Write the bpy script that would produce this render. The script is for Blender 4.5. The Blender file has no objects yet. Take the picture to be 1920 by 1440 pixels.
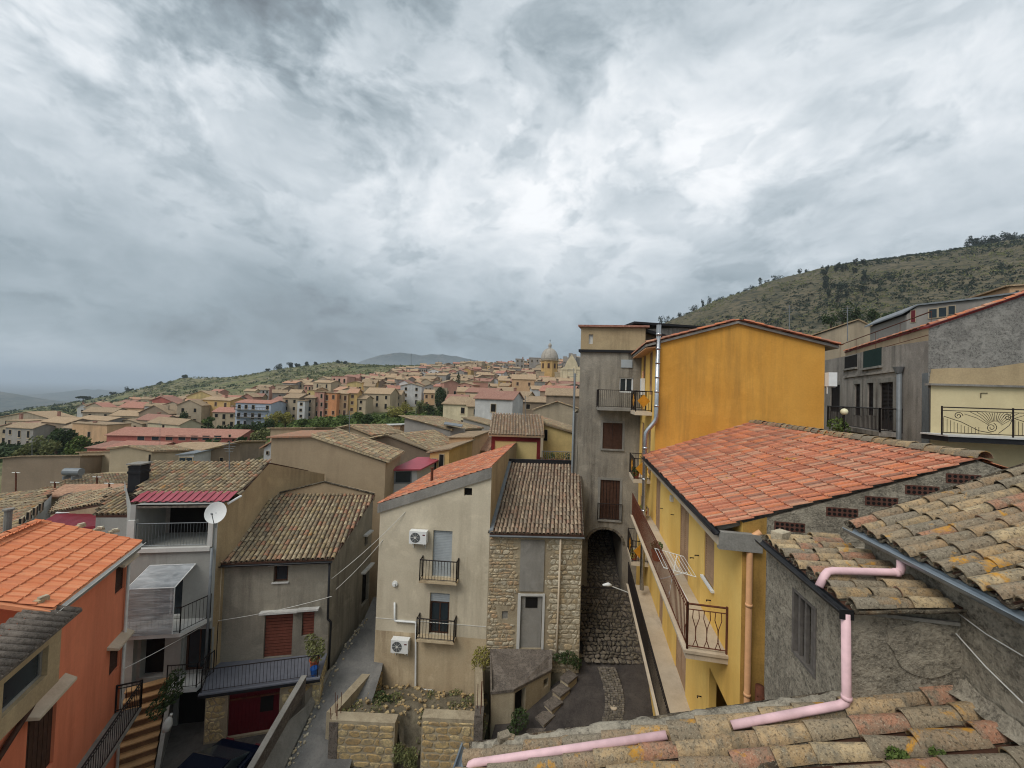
import bpy, bmesh, math, random
import numpy as np
from mathutils import Vector, Matrix, noise as mnoise
rnd = random.Random(7)
pi = math.pi
sc = bpy.context.scene
C = sc.collection
# ---------------------------------------------------------------- camera, sky, sun, exposure
F, ROLL, PITCH = 720.0, 0.033, math.radians(1.4)
RM = Matrix.Rotation(pi/2+PITCH, 3, 'X') @ Matrix.Rotation(ROLL, 3, 'Z')
cd = bpy.data.cameras.new('camera'); cam = bpy.data.objects.new('camera', cd); C.objects.link(cam)
cd.sensor_width = 36; cd.lens = 36*F/1920; cd.clip_start = .05; cd.clip_end = 40000
cam.matrix_world = RM.to_4x4(); sc.camera = cam
sc.view_settings.view_transform = 'Standard'; sc.view_settings.look = 'None'
sc.view_settings.exposure = 0.42
sc.view_settings.gamma = 1
sc.cycles.use_denoising = True; sc.cycles.filter_width = 1.1
sc.cycles.max_bounces = 5; sc.cycles.diffuse_bounces = 2; sc.cycles.volume_bounces = 1

def ray(u, v): return RM @ Vector(((u-960)/F, (720-v)/F, -1))
def P(u, v, Y): d = ray(u, v); return d*(Y/d.y)          # a photo direction at Y metres ahead
def hit(u, v, p, n): d = ray(u, v); return d*(p.dot(n)/d.dot(n))
def proj(p):
    q = RM.transposed() @ Vector(p); return 960-F*q.x/q.z, 720+F*q.y/q.z

class NT:
    """small node helper"""
    def __init__(s, tree): s.t = tree; s.nodes = tree.nodes; s.nodes.clear()
    def n(s, typ, ins=None, **kw):
        nd = s.nodes.new(typ)
        for k, v in kw.items(): setattr(nd, k, v)
        for k, v in (ins or {}).items():
            if isinstance(v, bpy.types.NodeSocket): s.t.links.new(v, nd.inputs[k])
            else: nd.inputs[k].default_value = v
        return nd
    def math(s, op, a, b=0.0, c=0.0, clamp=False):
        nd = s.n('ShaderNodeMath', {0: a, 1: b, 2: c}, operation=op); nd.use_clamp = clamp; return nd.outputs[0]
    def vmath(s, op, a, b=(0, 0, 0)):
        nd = s.n('ShaderNodeVectorMath', {0: a, 1: b}, operation=op)
        return nd.outputs['Value' if op in ('DOT_PRODUCT', 'LENGTH') else 'Vector']
    def mix(s, f, a, b, bt='MIX'):
        nd = s.nodes.new('ShaderNodeMix'); nd.data_type = 'RGBA'; nd.blend_type = bt
        for k, v in ((0, f), (6, a), (7, b)):
            if isinstance(v, bpy.types.NodeSocket): s.t.links.new(v, nd.inputs[k])
            else: nd.inputs[k].default_value = v if k == 0 else (v[0], v[1], v[2], 1)
        return nd.outputs[2]
    def ramp(s, f, pts, inter='LINEAR'):
        nd = s.n('ShaderNodeValToRGB', {0: f}); cr = nd.color_ramp; cr.interpolation = inter
        while len(cr.elements) > 1: cr.elements.remove(cr.elements[-1])
        for i, (p, c) in enumerate(pts):
            e = cr.elements[0] if i == 0 else cr.elements.new(p)
            e.position = p
            e.color = (c, c, c, 1) if isinstance(c, (int, float)) else (c[0], c[1], c[2], 1)
        return nd.outputs[0]
    def noise(s, vec, scale, detail=4, rough=.55, dist=0.0):
        return s.n('ShaderNodeTexNoise', {'Vector': vec, 'Scale': scale, 'Detail': detail, 'Roughness': rough, 'Distortion': dist}).outputs[0]
    def mapr(s, f, a, b, c=0.0, d=1.0):
        return s.n('ShaderNodeMapRange', {0: f, 1: a, 2: b, 3: c, 4: d}).outputs[0]
def L(r, g, b):
    f = lambda c: (c/255/12.92 if c/255 <= .04045 else ((c/255+.055)/1.055)**2.4)
    return (f(r), f(g), f(b))

SUN_EL, SUN_AZ = math.radians(52), math.radians(226)   # azimuth from +Y clockwise
def world():
    w = bpy.data.worlds.new('World'); sc.world = w; w.use_nodes = True
    t = NT(w.node_tree)
    out = t.n('ShaderNodeOutputWorld')
    d = t.n('ShaderNodeTexCoord').outputs['Generated']
    sep = t.n('ShaderNodeSeparateXYZ', {0: d}); z = t.math('MAXIMUM', sep.outputs[2], 0.0)
    q = t.vmath('MULTIPLY', d, (1.0, 1.0, 1.75))
    warp = t.n('ShaderNodeTexNoise', {'Vector': q, 'Scale': 2.2, 'Detail': 3.0}).outputs[1]
    qw = t.vmath('ADD', q, t.vmath('MULTIPLY', t.vmath('SUBTRACT', warp, (.5, .5, .5)), (.30, .30, .22)))
    big = t.noise(t.vmath('ADD', qw, (3.1, 1.7, 0)), 1.9, 4, .5)
    mid = t.noise(t.vmath('ADD', qw, (7.3, 2.2, 1)), 4.6, 10, .56)
    f0 = t.noise(t.vmath('ADD', qw, (1.3, 9.2, 4)), 9.0, 9, .58)
    fin = t.math('SUBTRACT', 1.0, t.math('ABSOLUTE', t.math('MULTIPLY', t.math('SUBTRACT', f0, .5), 3.0)))   # billows
    def layer(off, scale, lo, hi):
        m = t.mapr(t.noise(t.vmath('ADD', qw, off), scale, 12, .55), lo, hi); rim = t.math('MULTIPLY', t.math('MULTIPLY', m, t.math('SUBTRACT', 1.0, m)), 4.0)
        return m, rim
    m1, r1_ = layer((2.7, 8.1, 5.3), 3.4, .48, .58); m2, r2_ = layer((9.1, 4.4, 2.2), 6.8, .52, .60)
    # overcast brightness by elevation: dim slate near the horizon, bright veil, dimmer zenith
    ev = t.ramp(z, [(0, .44), (.04, .39), (.09, .30), (.19, .33), (.27, .43), (.36, .57), (.46, .64), (.55, .65), (.62, .56), (.70, .47), (1, .46)], 'B_SPLINE')
    c = t.math('ADD', t.math('MULTIPLY', t.math('SUBTRACT', big, .5), .7), t.math('ADD', t.math('MULTIPLY', t.math('SUBTRACT', mid, .5), .9), t.math('MULTIPLY', t.math('SUBTRACT', fin, .68), .2)))
    lum = t.math('MULTIPLY', ev, t.math('ADD', 1.0, c))
    lum = t.math('MULTIPLY', lum, t.math('ADD', 1.0, t.math('ADD', t.math('ADD', t.math('MULTIPLY', m1, -.17), t.math('MULTIPLY', r1_, .07)), t.math('ADD', t.math('MULTIPLY', m2, -.11), t.math('MULTIPLY', r2_, .05)))))
    rag = t.noise(t.vmath('ADD', qw, (4.4, 0.6, 2)), 4.2, 12, .57)
    edge = t.mapr(rag, .43, .56)                                  # ragged fragments of lower cloud
    puff = t.mapr(t.noise(t.vmath('ADD', qw, (2.2, 5.1, 8)), 13, 8, .6), .3, .7, .55, 1.3)
    def blob(u, v, sharp, amt, ragged=True):
        """one cloud bank or thin patch seen in the sky"""
        nonlocal lum
        dv = ray(u, v).normalized()
        dt = t.vmath('DOT_PRODUCT', d, tuple(dv))
        g = t.math('POWER', t.math('MAXIMUM', dt, 0.0), sharp)
        if ragged: g = t.math('MULTIPLY', t.math('MULTIPLY', g, t.math('MAXIMUM', edge, .25)), puff)
        lum = t.math('MULTIPLY', lum, t.math('MAXIMUM', t.math('ADD', 1.0, t.math('MULTIPLY', g, amt)), .2))
    blob(480, 20, 30, -.32); blob(660, 120, 60, -.34); blob(820, 30, 80, -.26); blob(1110, 40, 70, -.40); blob(250, 20, 30, -.28)
    blob(980, 310, 14, .24, False); blob(520, 600, 40, -.22, False); blob(250, 440, 30, .10, False); blob(1500, 340, 60, -.25); blob(1600, 440, 30, .30, False); blob(1750, 120, 14, -.14, False); blob(60, 690, 120, .25, False); blob(700, 640, 80, -.15, False)
    lum = t.math('MINIMUM', t.math('MAXIMUM', lum, .17), .82)
    tint = t.ramp(lum, [(.12, (.87, 1.0, 1.10)), (.3, (.84, 1.0, 1.10)), (.5, (.90, 1.0, 1.07)), (.8, (.98, 1.0, 1.02))])
    cl = t.vmath('MULTIPLY', tint, t.n('ShaderNodeCombineXYZ', {0: lum, 1: lum, 2: lum}).outputs[0])
    sky = t.n('ShaderNodeTexSky', sky_type='NISHITA'); sky.sun_disc = False
    sky.sun_elevation = SUN_EL; sky.sun_rotation = SUN_AZ
    skyc = t.vmath('MULTIPLY', sky.outputs[0], (.07, .07, .07))
    col = t.mix(.93, skyc, cl)
    bg = t.n('ShaderNodeBackground', {0: col, 1: 1.0})
    t.t.links.new(bg.outputs[0], out.inputs[0])
    try: w.cycles.sample_map_resolution = 512; w.cycles.sampling_method = 'MANUAL'
    except Exception: pass
world()
sd = bpy.data.lights.new('sun', 'SUN'); sd.energy = 1.5; sd.angle = math.radians(32); sd.color = (1, .97, .92)
sun = bpy.data.objects.new('sun', sd); C.objects.link(sun)
sv = Vector((math.sin(SUN_AZ)*math.cos(SUN_EL), math.cos(SUN_AZ)*math.cos(SUN_EL), math.sin(SUN_EL)))
sun.rotation_euler = sv.to_track_quat('Z', 'Y').to_euler(); sun.location = sv*60

# ---------------------------------------------------------------- materials
MAT = {}
def new_mat(name):
    m = bpy.data.materials.new(name); m.use_nodes = True; t = NT(m.node_tree)
    o = t.n('ShaderNodeOutputMaterial'); b = t.n('ShaderNodeBsdfPrincipled'); t.t.links.new(b.outputs[0], o.inputs[0])
    b.inputs['Specular IOR Level'].default_value = .25
    MAT[name] = m; return m, t, b
def bump(t, b, h, strength, dist):
    bn = t.n('ShaderNodeBump', {'Height': h, 'Strength': strength, 'Distance': dist}); t.t.links.new(bn.outputs[0], b.inputs['Normal'])
def setc(t, b, col, rough=.9):
    if isinstance(col, bpy.types.NodeSocket): t.t.links.new(col, b.inputs[0])
    else: b.inputs[0].default_value = (*col, 1)
    b.inputs['Roughness'].default_value = rough
def pos(t): return t.n('ShaderNodeNewGeometry').outputs['Position']
def stucco(name, base, second=None, stain=.35, stain_col=None, patch=.5, rough_bump=.25, sc_=1.0, grit=.15):
    """weathered render: cloudy tone, vertical runs, patches, grit"""
    m, t, b = new_mat(name); p = pos(t)
    second = second or tuple(c*.78 for c in base)
    stain_col = stain_col or tuple(c*.38+.01 for c in base)
    a = t.noise(p, .55*sc_, 6, .6, .4)
    col = t.mix(t.mapr(a, .38, .66), base, second)
    pa = t.noise(t.vmath('ADD', p, (31, 7, 3)), 1.3*sc_, 8, .68, .6)
    col = t.mix(t.math('MULTIPLY', t.mapr(pa, .52, .62), patch), col, tuple(min(1, c*1.16) for c in base))
    st = t.noise(t.vmath('MULTIPLY', p, (2.6, 2.6, .22)), 1.1*sc_, 6, .65)
    st2 = t.noise(t.vmath('ADD', p, (5, 5, 11)), .35*sc_, 3, .5)
    f = t.math('MULTIPLY', t.mapr(st, .44, .66), t.mapr(st2, .36 if stain > .8 else .4, .56 if stain > .8 else .62))
    col = t.mix(t.math('MULTIPLY', f, stain), col, stain_col)
    g = t.noise(p, 22*sc_, 5, .7)
    col = t.mix(grit, col, t.mix(t.mapr(g, .35, .7), tuple(c*.35 for c in base), tuple(min(1, c*1.3) for c in base)))
    if grit > .3:
        pk = t.noise(t.vmath('ADD', p, (7, 1, 2)), 12*sc_, 9, .74, .3); col = t.mix(t.math('MULTIPLY', t.mapr(pk, .50, .60), .85), col, tuple(c*.32 for c in base))
        pl = t.noise(t.vmath('ADD', p, (1, 17, 2)), 2.1*sc_, 9, .7, .8); col = t.mix(t.math('MULTIPLY', t.mapr(pl, .5, .58), .55), col, tuple(min(1, c*1.22) for c in base))
    setc(t, b, col, .92)
    h = t.math('ADD', t.math('MULTIPLY', g, .4), t.math('MULTIPLY', t.noise(p, 5*sc_, 6, .6), .8))
    bump(t, b, h, rough_bump, .06 if grit > .3 else .03)
    return m
def plain(name, base, rough=.6, var=.12, scale=6, metal=0.0):
    m, t, b = new_mat(name); p = pos(t)
    n_ = t.noise(p, scale, 6, .65)
    col = t.mix(t.mapr(n_, .3, .7), tuple(c*(1-var) for c in base), tuple(min(1, c*(1+var)) for c in base))
    n2 = t.noise(t.vmath('ADD', p, (4, 8, 1)), scale*.3, 5, .6)
    col = t.mix(t.math('MULTIPLY', t.mapr(n2, .52, .75), var*2), col, tuple(c*.4 for c in base))
    setc(t, b, col, rough); b.inputs['Metallic'].default_value = metal
    bump(t, b, n_, .15, .01)
    return m
def rand_id(t):
    oi = t.n('ShaderNodeObjectInfo').outputs['Random']; isl = t.n('ShaderNodeNewGeometry').outputs['Random Per Island']
    return t.math('FRACT', t.math('ADD', t.math('MULTIPLY', oi, 7.13), t.math('MULTIPLY', isl, 5.37)))
def tile_mat(name, pal, lichen=.5, dirt=.5, lcol=(.55, .22, .02), grain=1.0, lthr=.60, crust=1.0):
    """fired clay pieces: each its own tone, grey crust, ochre lichen, dark pores"""
    m, t, b = new_mat(name); p = pos(t); r = rand_id(t)
    col = t.ramp(r, [(i/len(pal), c) for i, c in enumerate(pal)], 'CONSTANT')
    off = t.n('ShaderNodeCombineXYZ', {0: t.math('MULTIPLY', r, 17.0), 1: 0.0, 2: t.math('MULTIPLY', r, 5.0)}).outputs[0]
    pp = t.vmath('ADD', p, off)
    n1 = t.noise(pp, 6*grain, 6, .65, .3)
    col = t.mix(t.math('MULTIPLY', t.mapr(n1, .42, .68), crust), col, L(128, 118, 100))     # grey crust
    n2 = t.noise(pp, 30*grain, 6, .75)
    col = t.mix(t.math('MULTIPLY', t.mapr(n2, .50, .66), dirt), col, L(50, 44, 38))
    n2b = t.noise(t.vmath('ADD', pp, (2, 2, 9)), 48*grain, 4, .7)
    col = t.mix(t.math('MULTIPLY', t.mapr(n2b, .56, .68), .55*min(1, crust+.1)), col, L(196, 184, 158))
    n3 = t.noise(t.vmath('ADD', p, (9, 3, 2)), 1.9*grain, 7, .72, .6)
    col = t.mix(t.math('MULTIPLY', t.mapr(n3, lthr, lthr+.07), lichen), col, lcol)
    n4 = t.noise(t.vmath('ADD', p, (1, 13, 5)), 1.1*grain, 5, .6)
    col = t.mix(t.math('MULTIPLY', t.mapr(n4, .55, .75), .5*dirt), col, L(72, 68, 50))
    setc(t, b, col, .93)
    bump(t, b, t.math('ADD', n2, t.math('MULTIPLY', n1, 1.2)), .5, .012)
    return m
def leaf_mat(name, a, c):
    m, t, b = new_mat(name); r = rand_id(t)
    n_ = t.noise(pos(t), .9, 4)
    col = t.mix(t.math('ADD', t.math('MULTIPLY', r, .6), t.math('MULTIPLY', n_, .4)), a, c)
    setc(t, b, col, .75); return m

stucco('yellow_wall', L(216, 160, 74), L(202, 144, 60), .5, L(136, 104, 60), .35, .2, .7, .10)
stucco('yellow_facade', L(243, 202, 116), L(236, 188, 96), .28, L(150, 104, 52), .3, .12, .7, .06)
stucco('yellow_stained', L(192, 150, 80), L(150, 116, 60), .95, L(52, 42, 24), .2, .3, 1.2, .2)
stucco('rough_grey', L(168, 158, 140), L(138, 130, 114), .6, L(58, 54, 48), .9, .9, 1.6, .45)
stucco('rough_dark', L(172, 162, 144), L(136, 128, 112), .75, L(50, 48, 44), .9, 1.0, 1.8, .5)
stucco('arch_wall', L(158, 150, 136), L(126, 120, 110), .9, L(66, 60, 54), .8, .4, .9, .25)
stucco('beige_wall', L(206, 194, 170), L(188, 176, 152), .5, L(132, 118, 98), .6, .2, .7, .12)
stucco('tan_wall', L(202, 184, 152), L(184, 162, 130), .8, L(122, 98, 74), .6, .25, .8, .16)
stucco('grey_wall', L(154, 147, 132), L(126, 120, 108), .7, L(84, 78, 70), .7, .3, .8, .18)
stucco('light_grey_wall', L(168, 168, 162), L(150, 150, 144), .5, L(100, 98, 90), .4, .15, .6, .08)
stucco('orange_wall', L(230, 138, 102), L(218, 122, 86), .35, L(140, 64, 42), .3, .12, .5, .05)
stucco('dun_wall', L(172, 152, 124), L(154, 134, 108), .4, L(112, 96, 76), .4, .2, .5, .12)
stucco('ochre_side', L(184, 162, 126), L(164, 142, 110), .6, L(96, 80, 60), .5, .3, .8, .2)
stucco('cream_wall', L(216, 200, 158), L(202, 184, 142), .3, L(150, 130, 100), .3, .12, .6, .06)
stucco('blackened_or_shaded_wall', L(168, 160, 150), L(132, 126, 118), 1.0, L(60, 58, 54), .6, .35, .9, .25)
stucco('purple_grey', L(150, 146, 138), L(126, 122, 116), .5, L(78, 74, 72), .6, .5, 1.2, .35)
stucco('concrete', L(150, 146, 138), L(128, 124, 116), .5, L(78, 74, 68), .6, .3, 1.4, .25)
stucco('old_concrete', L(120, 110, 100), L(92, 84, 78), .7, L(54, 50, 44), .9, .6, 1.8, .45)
stucco('white_render', L(206, 204, 198), L(190, 188, 182), .4, L(130, 124, 114), .3, .12, .8, .08)
stucco('mortar', L(176, 162, 136), L(152, 136, 112), .5, L(100, 84, 62), .6, .5, 1.5, .3)
stucco('pale_strip', L(206, 190, 166), L(190, 172, 148), .4, L(140, 120, 98), .3, .1, 1.0, .1)
OLD = [L(160, 138, 108), L(184, 162, 126), L(144, 124, 98), L(170, 134, 102), L(134, 120, 98), L(194, 174, 140), L(168, 148, 118), L(176, 124, 96), L(152, 134, 106), L(176, 154, 114)]
tile_mat('old_tile', OLD, .55, .6)
tile_mat('near_tile', [L(160, 134, 102), L(182, 154, 116), L(148, 124, 96), L(170, 124, 98), L(140, 124, 102), L(190, 166, 128), L(168, 140, 102), L(152, 130, 104), L(156, 138, 112), L(176, 150, 114), L(138, 126, 108)], .9, .85, (.56, .27, .03), 1.5, .59)
tile_mat('brown_tile', [L(160, 134, 112), L(176, 150, 126), L(144, 120, 100), L(166, 132, 110), L(152, 134, 116), L(186, 164, 138)], .08, .6)
tile_mat('red_tile', [L(196, 122, 92), L(206, 132, 102), L(174, 108, 84), L(204, 150, 120), L(188, 118, 90), L(166, 118, 98), L(210, 128, 88)], 1.0, .42, (.42, .22, .04), 1.0, .63, .30)
tile_mat('orange_tile', [L(222, 140, 98), L(216, 132, 90), L(226, 148, 106), L(212, 130, 92)], .03, .06, grain=1.0, crust=.12)
tile_mat('channel_tile', [L(56, 46, 38), L(64, 54, 44), L(46, 40, 34)], .1, .8)  # same clay darkened, putting the shade between tile rows into the colour
tile_mat('stone', [L(202, 184, 152), L(188, 166, 132), L(210, 196, 168), L(192, 160, 124), L(178, 160, 134), L(204, 178, 142), L(196, 186, 164)], .12, .5, (.5, .3, .1), 1.2)
tile_mat('pale_stone', [L(206, 194, 168), L(192, 178, 152), L(214, 204, 180), L(198, 176, 140)], .05, .4, (.5, .3, .1), 1.2)
tile_mat('block_stone', [L(196, 168, 118), L(184, 154, 104), L(206, 182, 134), L(176, 146, 100)], .05, .5, (.3, .2, .1), 1.2)
tile_mat('clad_stone', [L(206, 182, 130), L(214, 190, 140), L(196, 170, 118), L(220, 200, 152)], .0, .2, (.3, .2, .1), 1.2)
tile_mat('cobble', [L(98, 90, 82), L(78, 72, 66), L(122, 112, 102), L(66, 62, 58), L(90, 82, 76)], .05, .75, (.2, .2, .08), 1.2)
tile_mat('sett', [L(112, 106, 98), L(96, 90, 84), L(128, 120, 112), L(86, 80, 76)], .0, .6, (.2, .2, .08), 1.2)
def roof_far(name, base, second, rib=16.0):
    """tiled slope too far off to tell its tiles apart"""
    m, t, b = new_mat(name); p = pos(t)
    n1 = t.noise(p, 1.2, 7, .7); n2 = t.noise(p, 5.5, 5, .75)
    col = t.mix(t.mapr(n1, .35, .65), base, second)
    col = t.mix(t.math('MULTIPLY', t.mapr(n2, .5, .68), .6), col, tuple(c*.35 for c in base))
    n3 = t.noise(t.vmath('ADD', p, (3, 9, 1)), 4.2, 4, .7)
    col = t.mix(t.math('MULTIPLY', t.mapr(n3, .54, .66), .5), col, tuple(min(1, c*1.5) for c in second))
    setc(t, b, col, .95); bump(t, b, n2, .8, .15); return m
roof_far('roof_dun', L(148, 126, 102), L(166, 144, 116)); roof_far('roof_tan', L(164, 138, 110), L(178, 154, 124))
roof_far('roof_red', L(164, 114, 98), L(176, 130, 112)); roof_far('roof_orange', L(184, 138, 110), L(180, 144, 118)); roof_far('roof_brick', L(150, 110, 96), L(160, 122, 106))
FARW = {'beige': L(174, 158, 134), 'sand': L(186, 168, 140), 'grey': L(152, 146, 138), 'brown': L(148, 130, 110), 'orange': L(208, 144, 100), 'pink': L(208, 164, 146),
        'yellow': L(210, 186, 128), 'white': L(198, 196, 192), 'blue_grey': L(178, 186, 198), 'red': L(174, 104, 92), 'peach': L(204, 166, 128), 'cream': L(206, 192, 160), 'rose': L(190, 142, 124), 'ochre': L(200, 164, 108)}
for k, c in FARW.items(): stucco('far_'+k, c, None, .5, None, .5, .1, .35, .1)
plain('white_paint', L(226, 226, 222), .5, .06); plain('off_white', L(206, 204, 196), .55, .1); plain('glass', L(46, 54, 58), .12, .15, 2)
plain('dark', L(26, 24, 22), .9, .2); plain('dark_wood', L(74, 50, 38), .7, .25, 9); plain('red_wood', L(120, 70, 56), .65, .2, 8); plain('shutter_brown', L(166, 134, 104), .6, .12, 8)
plain('iron', L(44, 38, 36), .55, .25, 12, .3); plain('rust', L(96, 56, 40), .85, .3, 14); plain('zinc', L(138, 146, 152), .35, .15, 8, .6); plain('steel', L(190, 190, 190), .25, .1, 6, .9)
plain('black_plastic', L(30, 30, 32), .4, .15, 10); plain('pink_pipe', L(226, 188, 190), .5, .16, 5); plain('peach_pipe', L(222, 168, 122), .5, .1, 8); plain('wine_sheet', L(132, 42, 54), .45, .15, 3)
plain('wine_roof', L(160, 74, 84), .5, .15, 2); plain('red_door', L(92, 26, 32), .5, .15, 4); plain('grey_shutter', L(170, 176, 178), .5, .08, 4); plain('dark_louvre', L(50, 44, 42), .7, .2, 8)
plain('blue_plastic', L(40, 84, 150), .4, .1); plain('terracotta', L(176, 96, 66), .8, .15, 9); plain('grey_metal', L(120, 124, 126), .5, .15, 4, .2); plain('tar', L(34, 34, 36), .7, .2, 6)
plain('ac_grille', L(90, 92, 92), .6, .1); plain('green_cloth', L(30, 52, 48), .9, .2); plain('red_trim', L(112, 36, 34), .7, .15); plain('diamond_panel', L(196, 132, 36), .6, .15, 5)
plain('grey_wood', L(104, 98, 92), .85, .25, 14); plain('car_paint', L(10, 18, 34), .18, .08, 2); plain('rubber', L(22, 22, 22), .9, .1); plain('slate_tile', L(110, 112, 120), .6, .12, 6); plain('step_tile', L(186, 146, 102), .7, .15, 6)
plain('riser_brown', L(122, 92, 66), .8, .2, 6); plain('red_flat', L(200, 120, 94), .85, .14, 5); plain('brick_red', L(96, 64, 54), .9, .2, 12); plain('dome', L(166, 158, 146), .8, .15, 1); plain('cloth_red', L(150, 60, 60), .9, .2)
plain('lamp_glass', L(236, 228, 190), .3, .05)
leaf_mat('leaf_dark', L(34, 46, 26), L(70, 86, 44)); leaf_mat('leaf_mid', L(58, 76, 34), L(104, 118, 58)); leaf_mat('leaf_olive', L(84, 90, 54), L(132, 132, 84)); leaf_mat('leaf_yellow', L(112, 112, 52), L(160, 148, 80)); leaf_mat('leaf_pine', L(28, 38, 26), L(52, 62, 40))
plain('bark', L(84, 70, 56), .95, .25, 10)
def plastic():
    m, t, b = new_mat('plastic_sheet'); p = pos(t)
    w = t.noise(t.vmath('MULTIPLY', p, (.6, .6, 5)), 1.6, 5, .6, 1.0)
    setc(t, b, t.mix(t.mapr(w, .35, .65), L(150, 154, 156), L(198, 202, 204)), .35); bump(t, b, w, .6, .05)
    b.inputs['Alpha'].default_value = .74
plastic()
def ground_mat(name, cols, scale, speck=.4):
    m, t, b = new_mat(name); p = pos(t)
    n1 = t.noise(p, scale, 8, .65, .5); col = t.ramp(t.mapr(n1, .3, .7), [(i/(len(cols)-1), c) for i, c in enumerate(cols)])
    n2 = t.noise(p, scale*14, 6, .75); col = t.mix(t.math('MULTIPLY', t.mapr(n2, .5, .7), speck), col, tuple(c*.45 for c in cols[0]))
    n3 = t.noise(t.vmath('ADD', p, (3, 3, 3)), scale*25, 4, .7); col = t.mix(t.math('MULTIPLY', t.mapr(n3, .6, .7), speck), col, tuple(min(1, c*1.6) for c in cols[-1]))
    setc(t, b, col, .95); bump(t, b, n2, .6, .04); return m
ground_mat('asphalt', [L(96, 94, 92), L(116, 114, 110), L(136, 132, 126)], .9, .35)
ground_mat('lane_dirt', [L(52, 48, 46), L(72, 66, 62), L(86, 80, 74)], 1.2, .5)  # lane tones lowered to put the shade between the houses into the colour
ground_mat('yard', [L(74, 70, 66), L(98, 92, 86), L(66, 64, 60)], .9, .4)
ground_mat('rubble', [L(92, 84, 70), L(122, 112, 94), L(74, 70, 52)], 1.8, .8)
def hill_mat(name, grass, scrub, soil, s1=.02):
    m, t, b = new_mat(name); p = pos(t)
    n1 = t.noise(p, s1, 6, .6, .5); n2 = t.noise(p, s1*6, 8, .7); n3 = t.noise(t.vmath('ADD', p, (50, 9, 0)), s1*1.6, 5, .6)
    col = t.mix(t.mapr(n1, .4, .6), grass, soil)
    col = t.mix(t.mapr(n2, .50, .58), col, scrub)
    col = t.mix(t.math('MULTIPLY', t.mapr(n3, .56, .68), .7), col, tuple(c*.75 for c in scrub))
    setc(t, b, col, 1.0); bump(t, b, n2, .8, 1.5); return m
hill_mat('hillside', L(104, 106, 66), L(64, 70, 44), L(128, 118, 88))
hill_mat('right_hill', L(86, 80, 58), L(52, 53, 40), L(102, 93, 72), .03)
hill_mat('far_hill', L(66, 72, 62), L(46, 54, 48), L(92, 88, 76), .004)
hill_mat('green_slope', L(92, 112, 52), L(62, 78, 38), L(126, 118, 78), .05)

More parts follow.
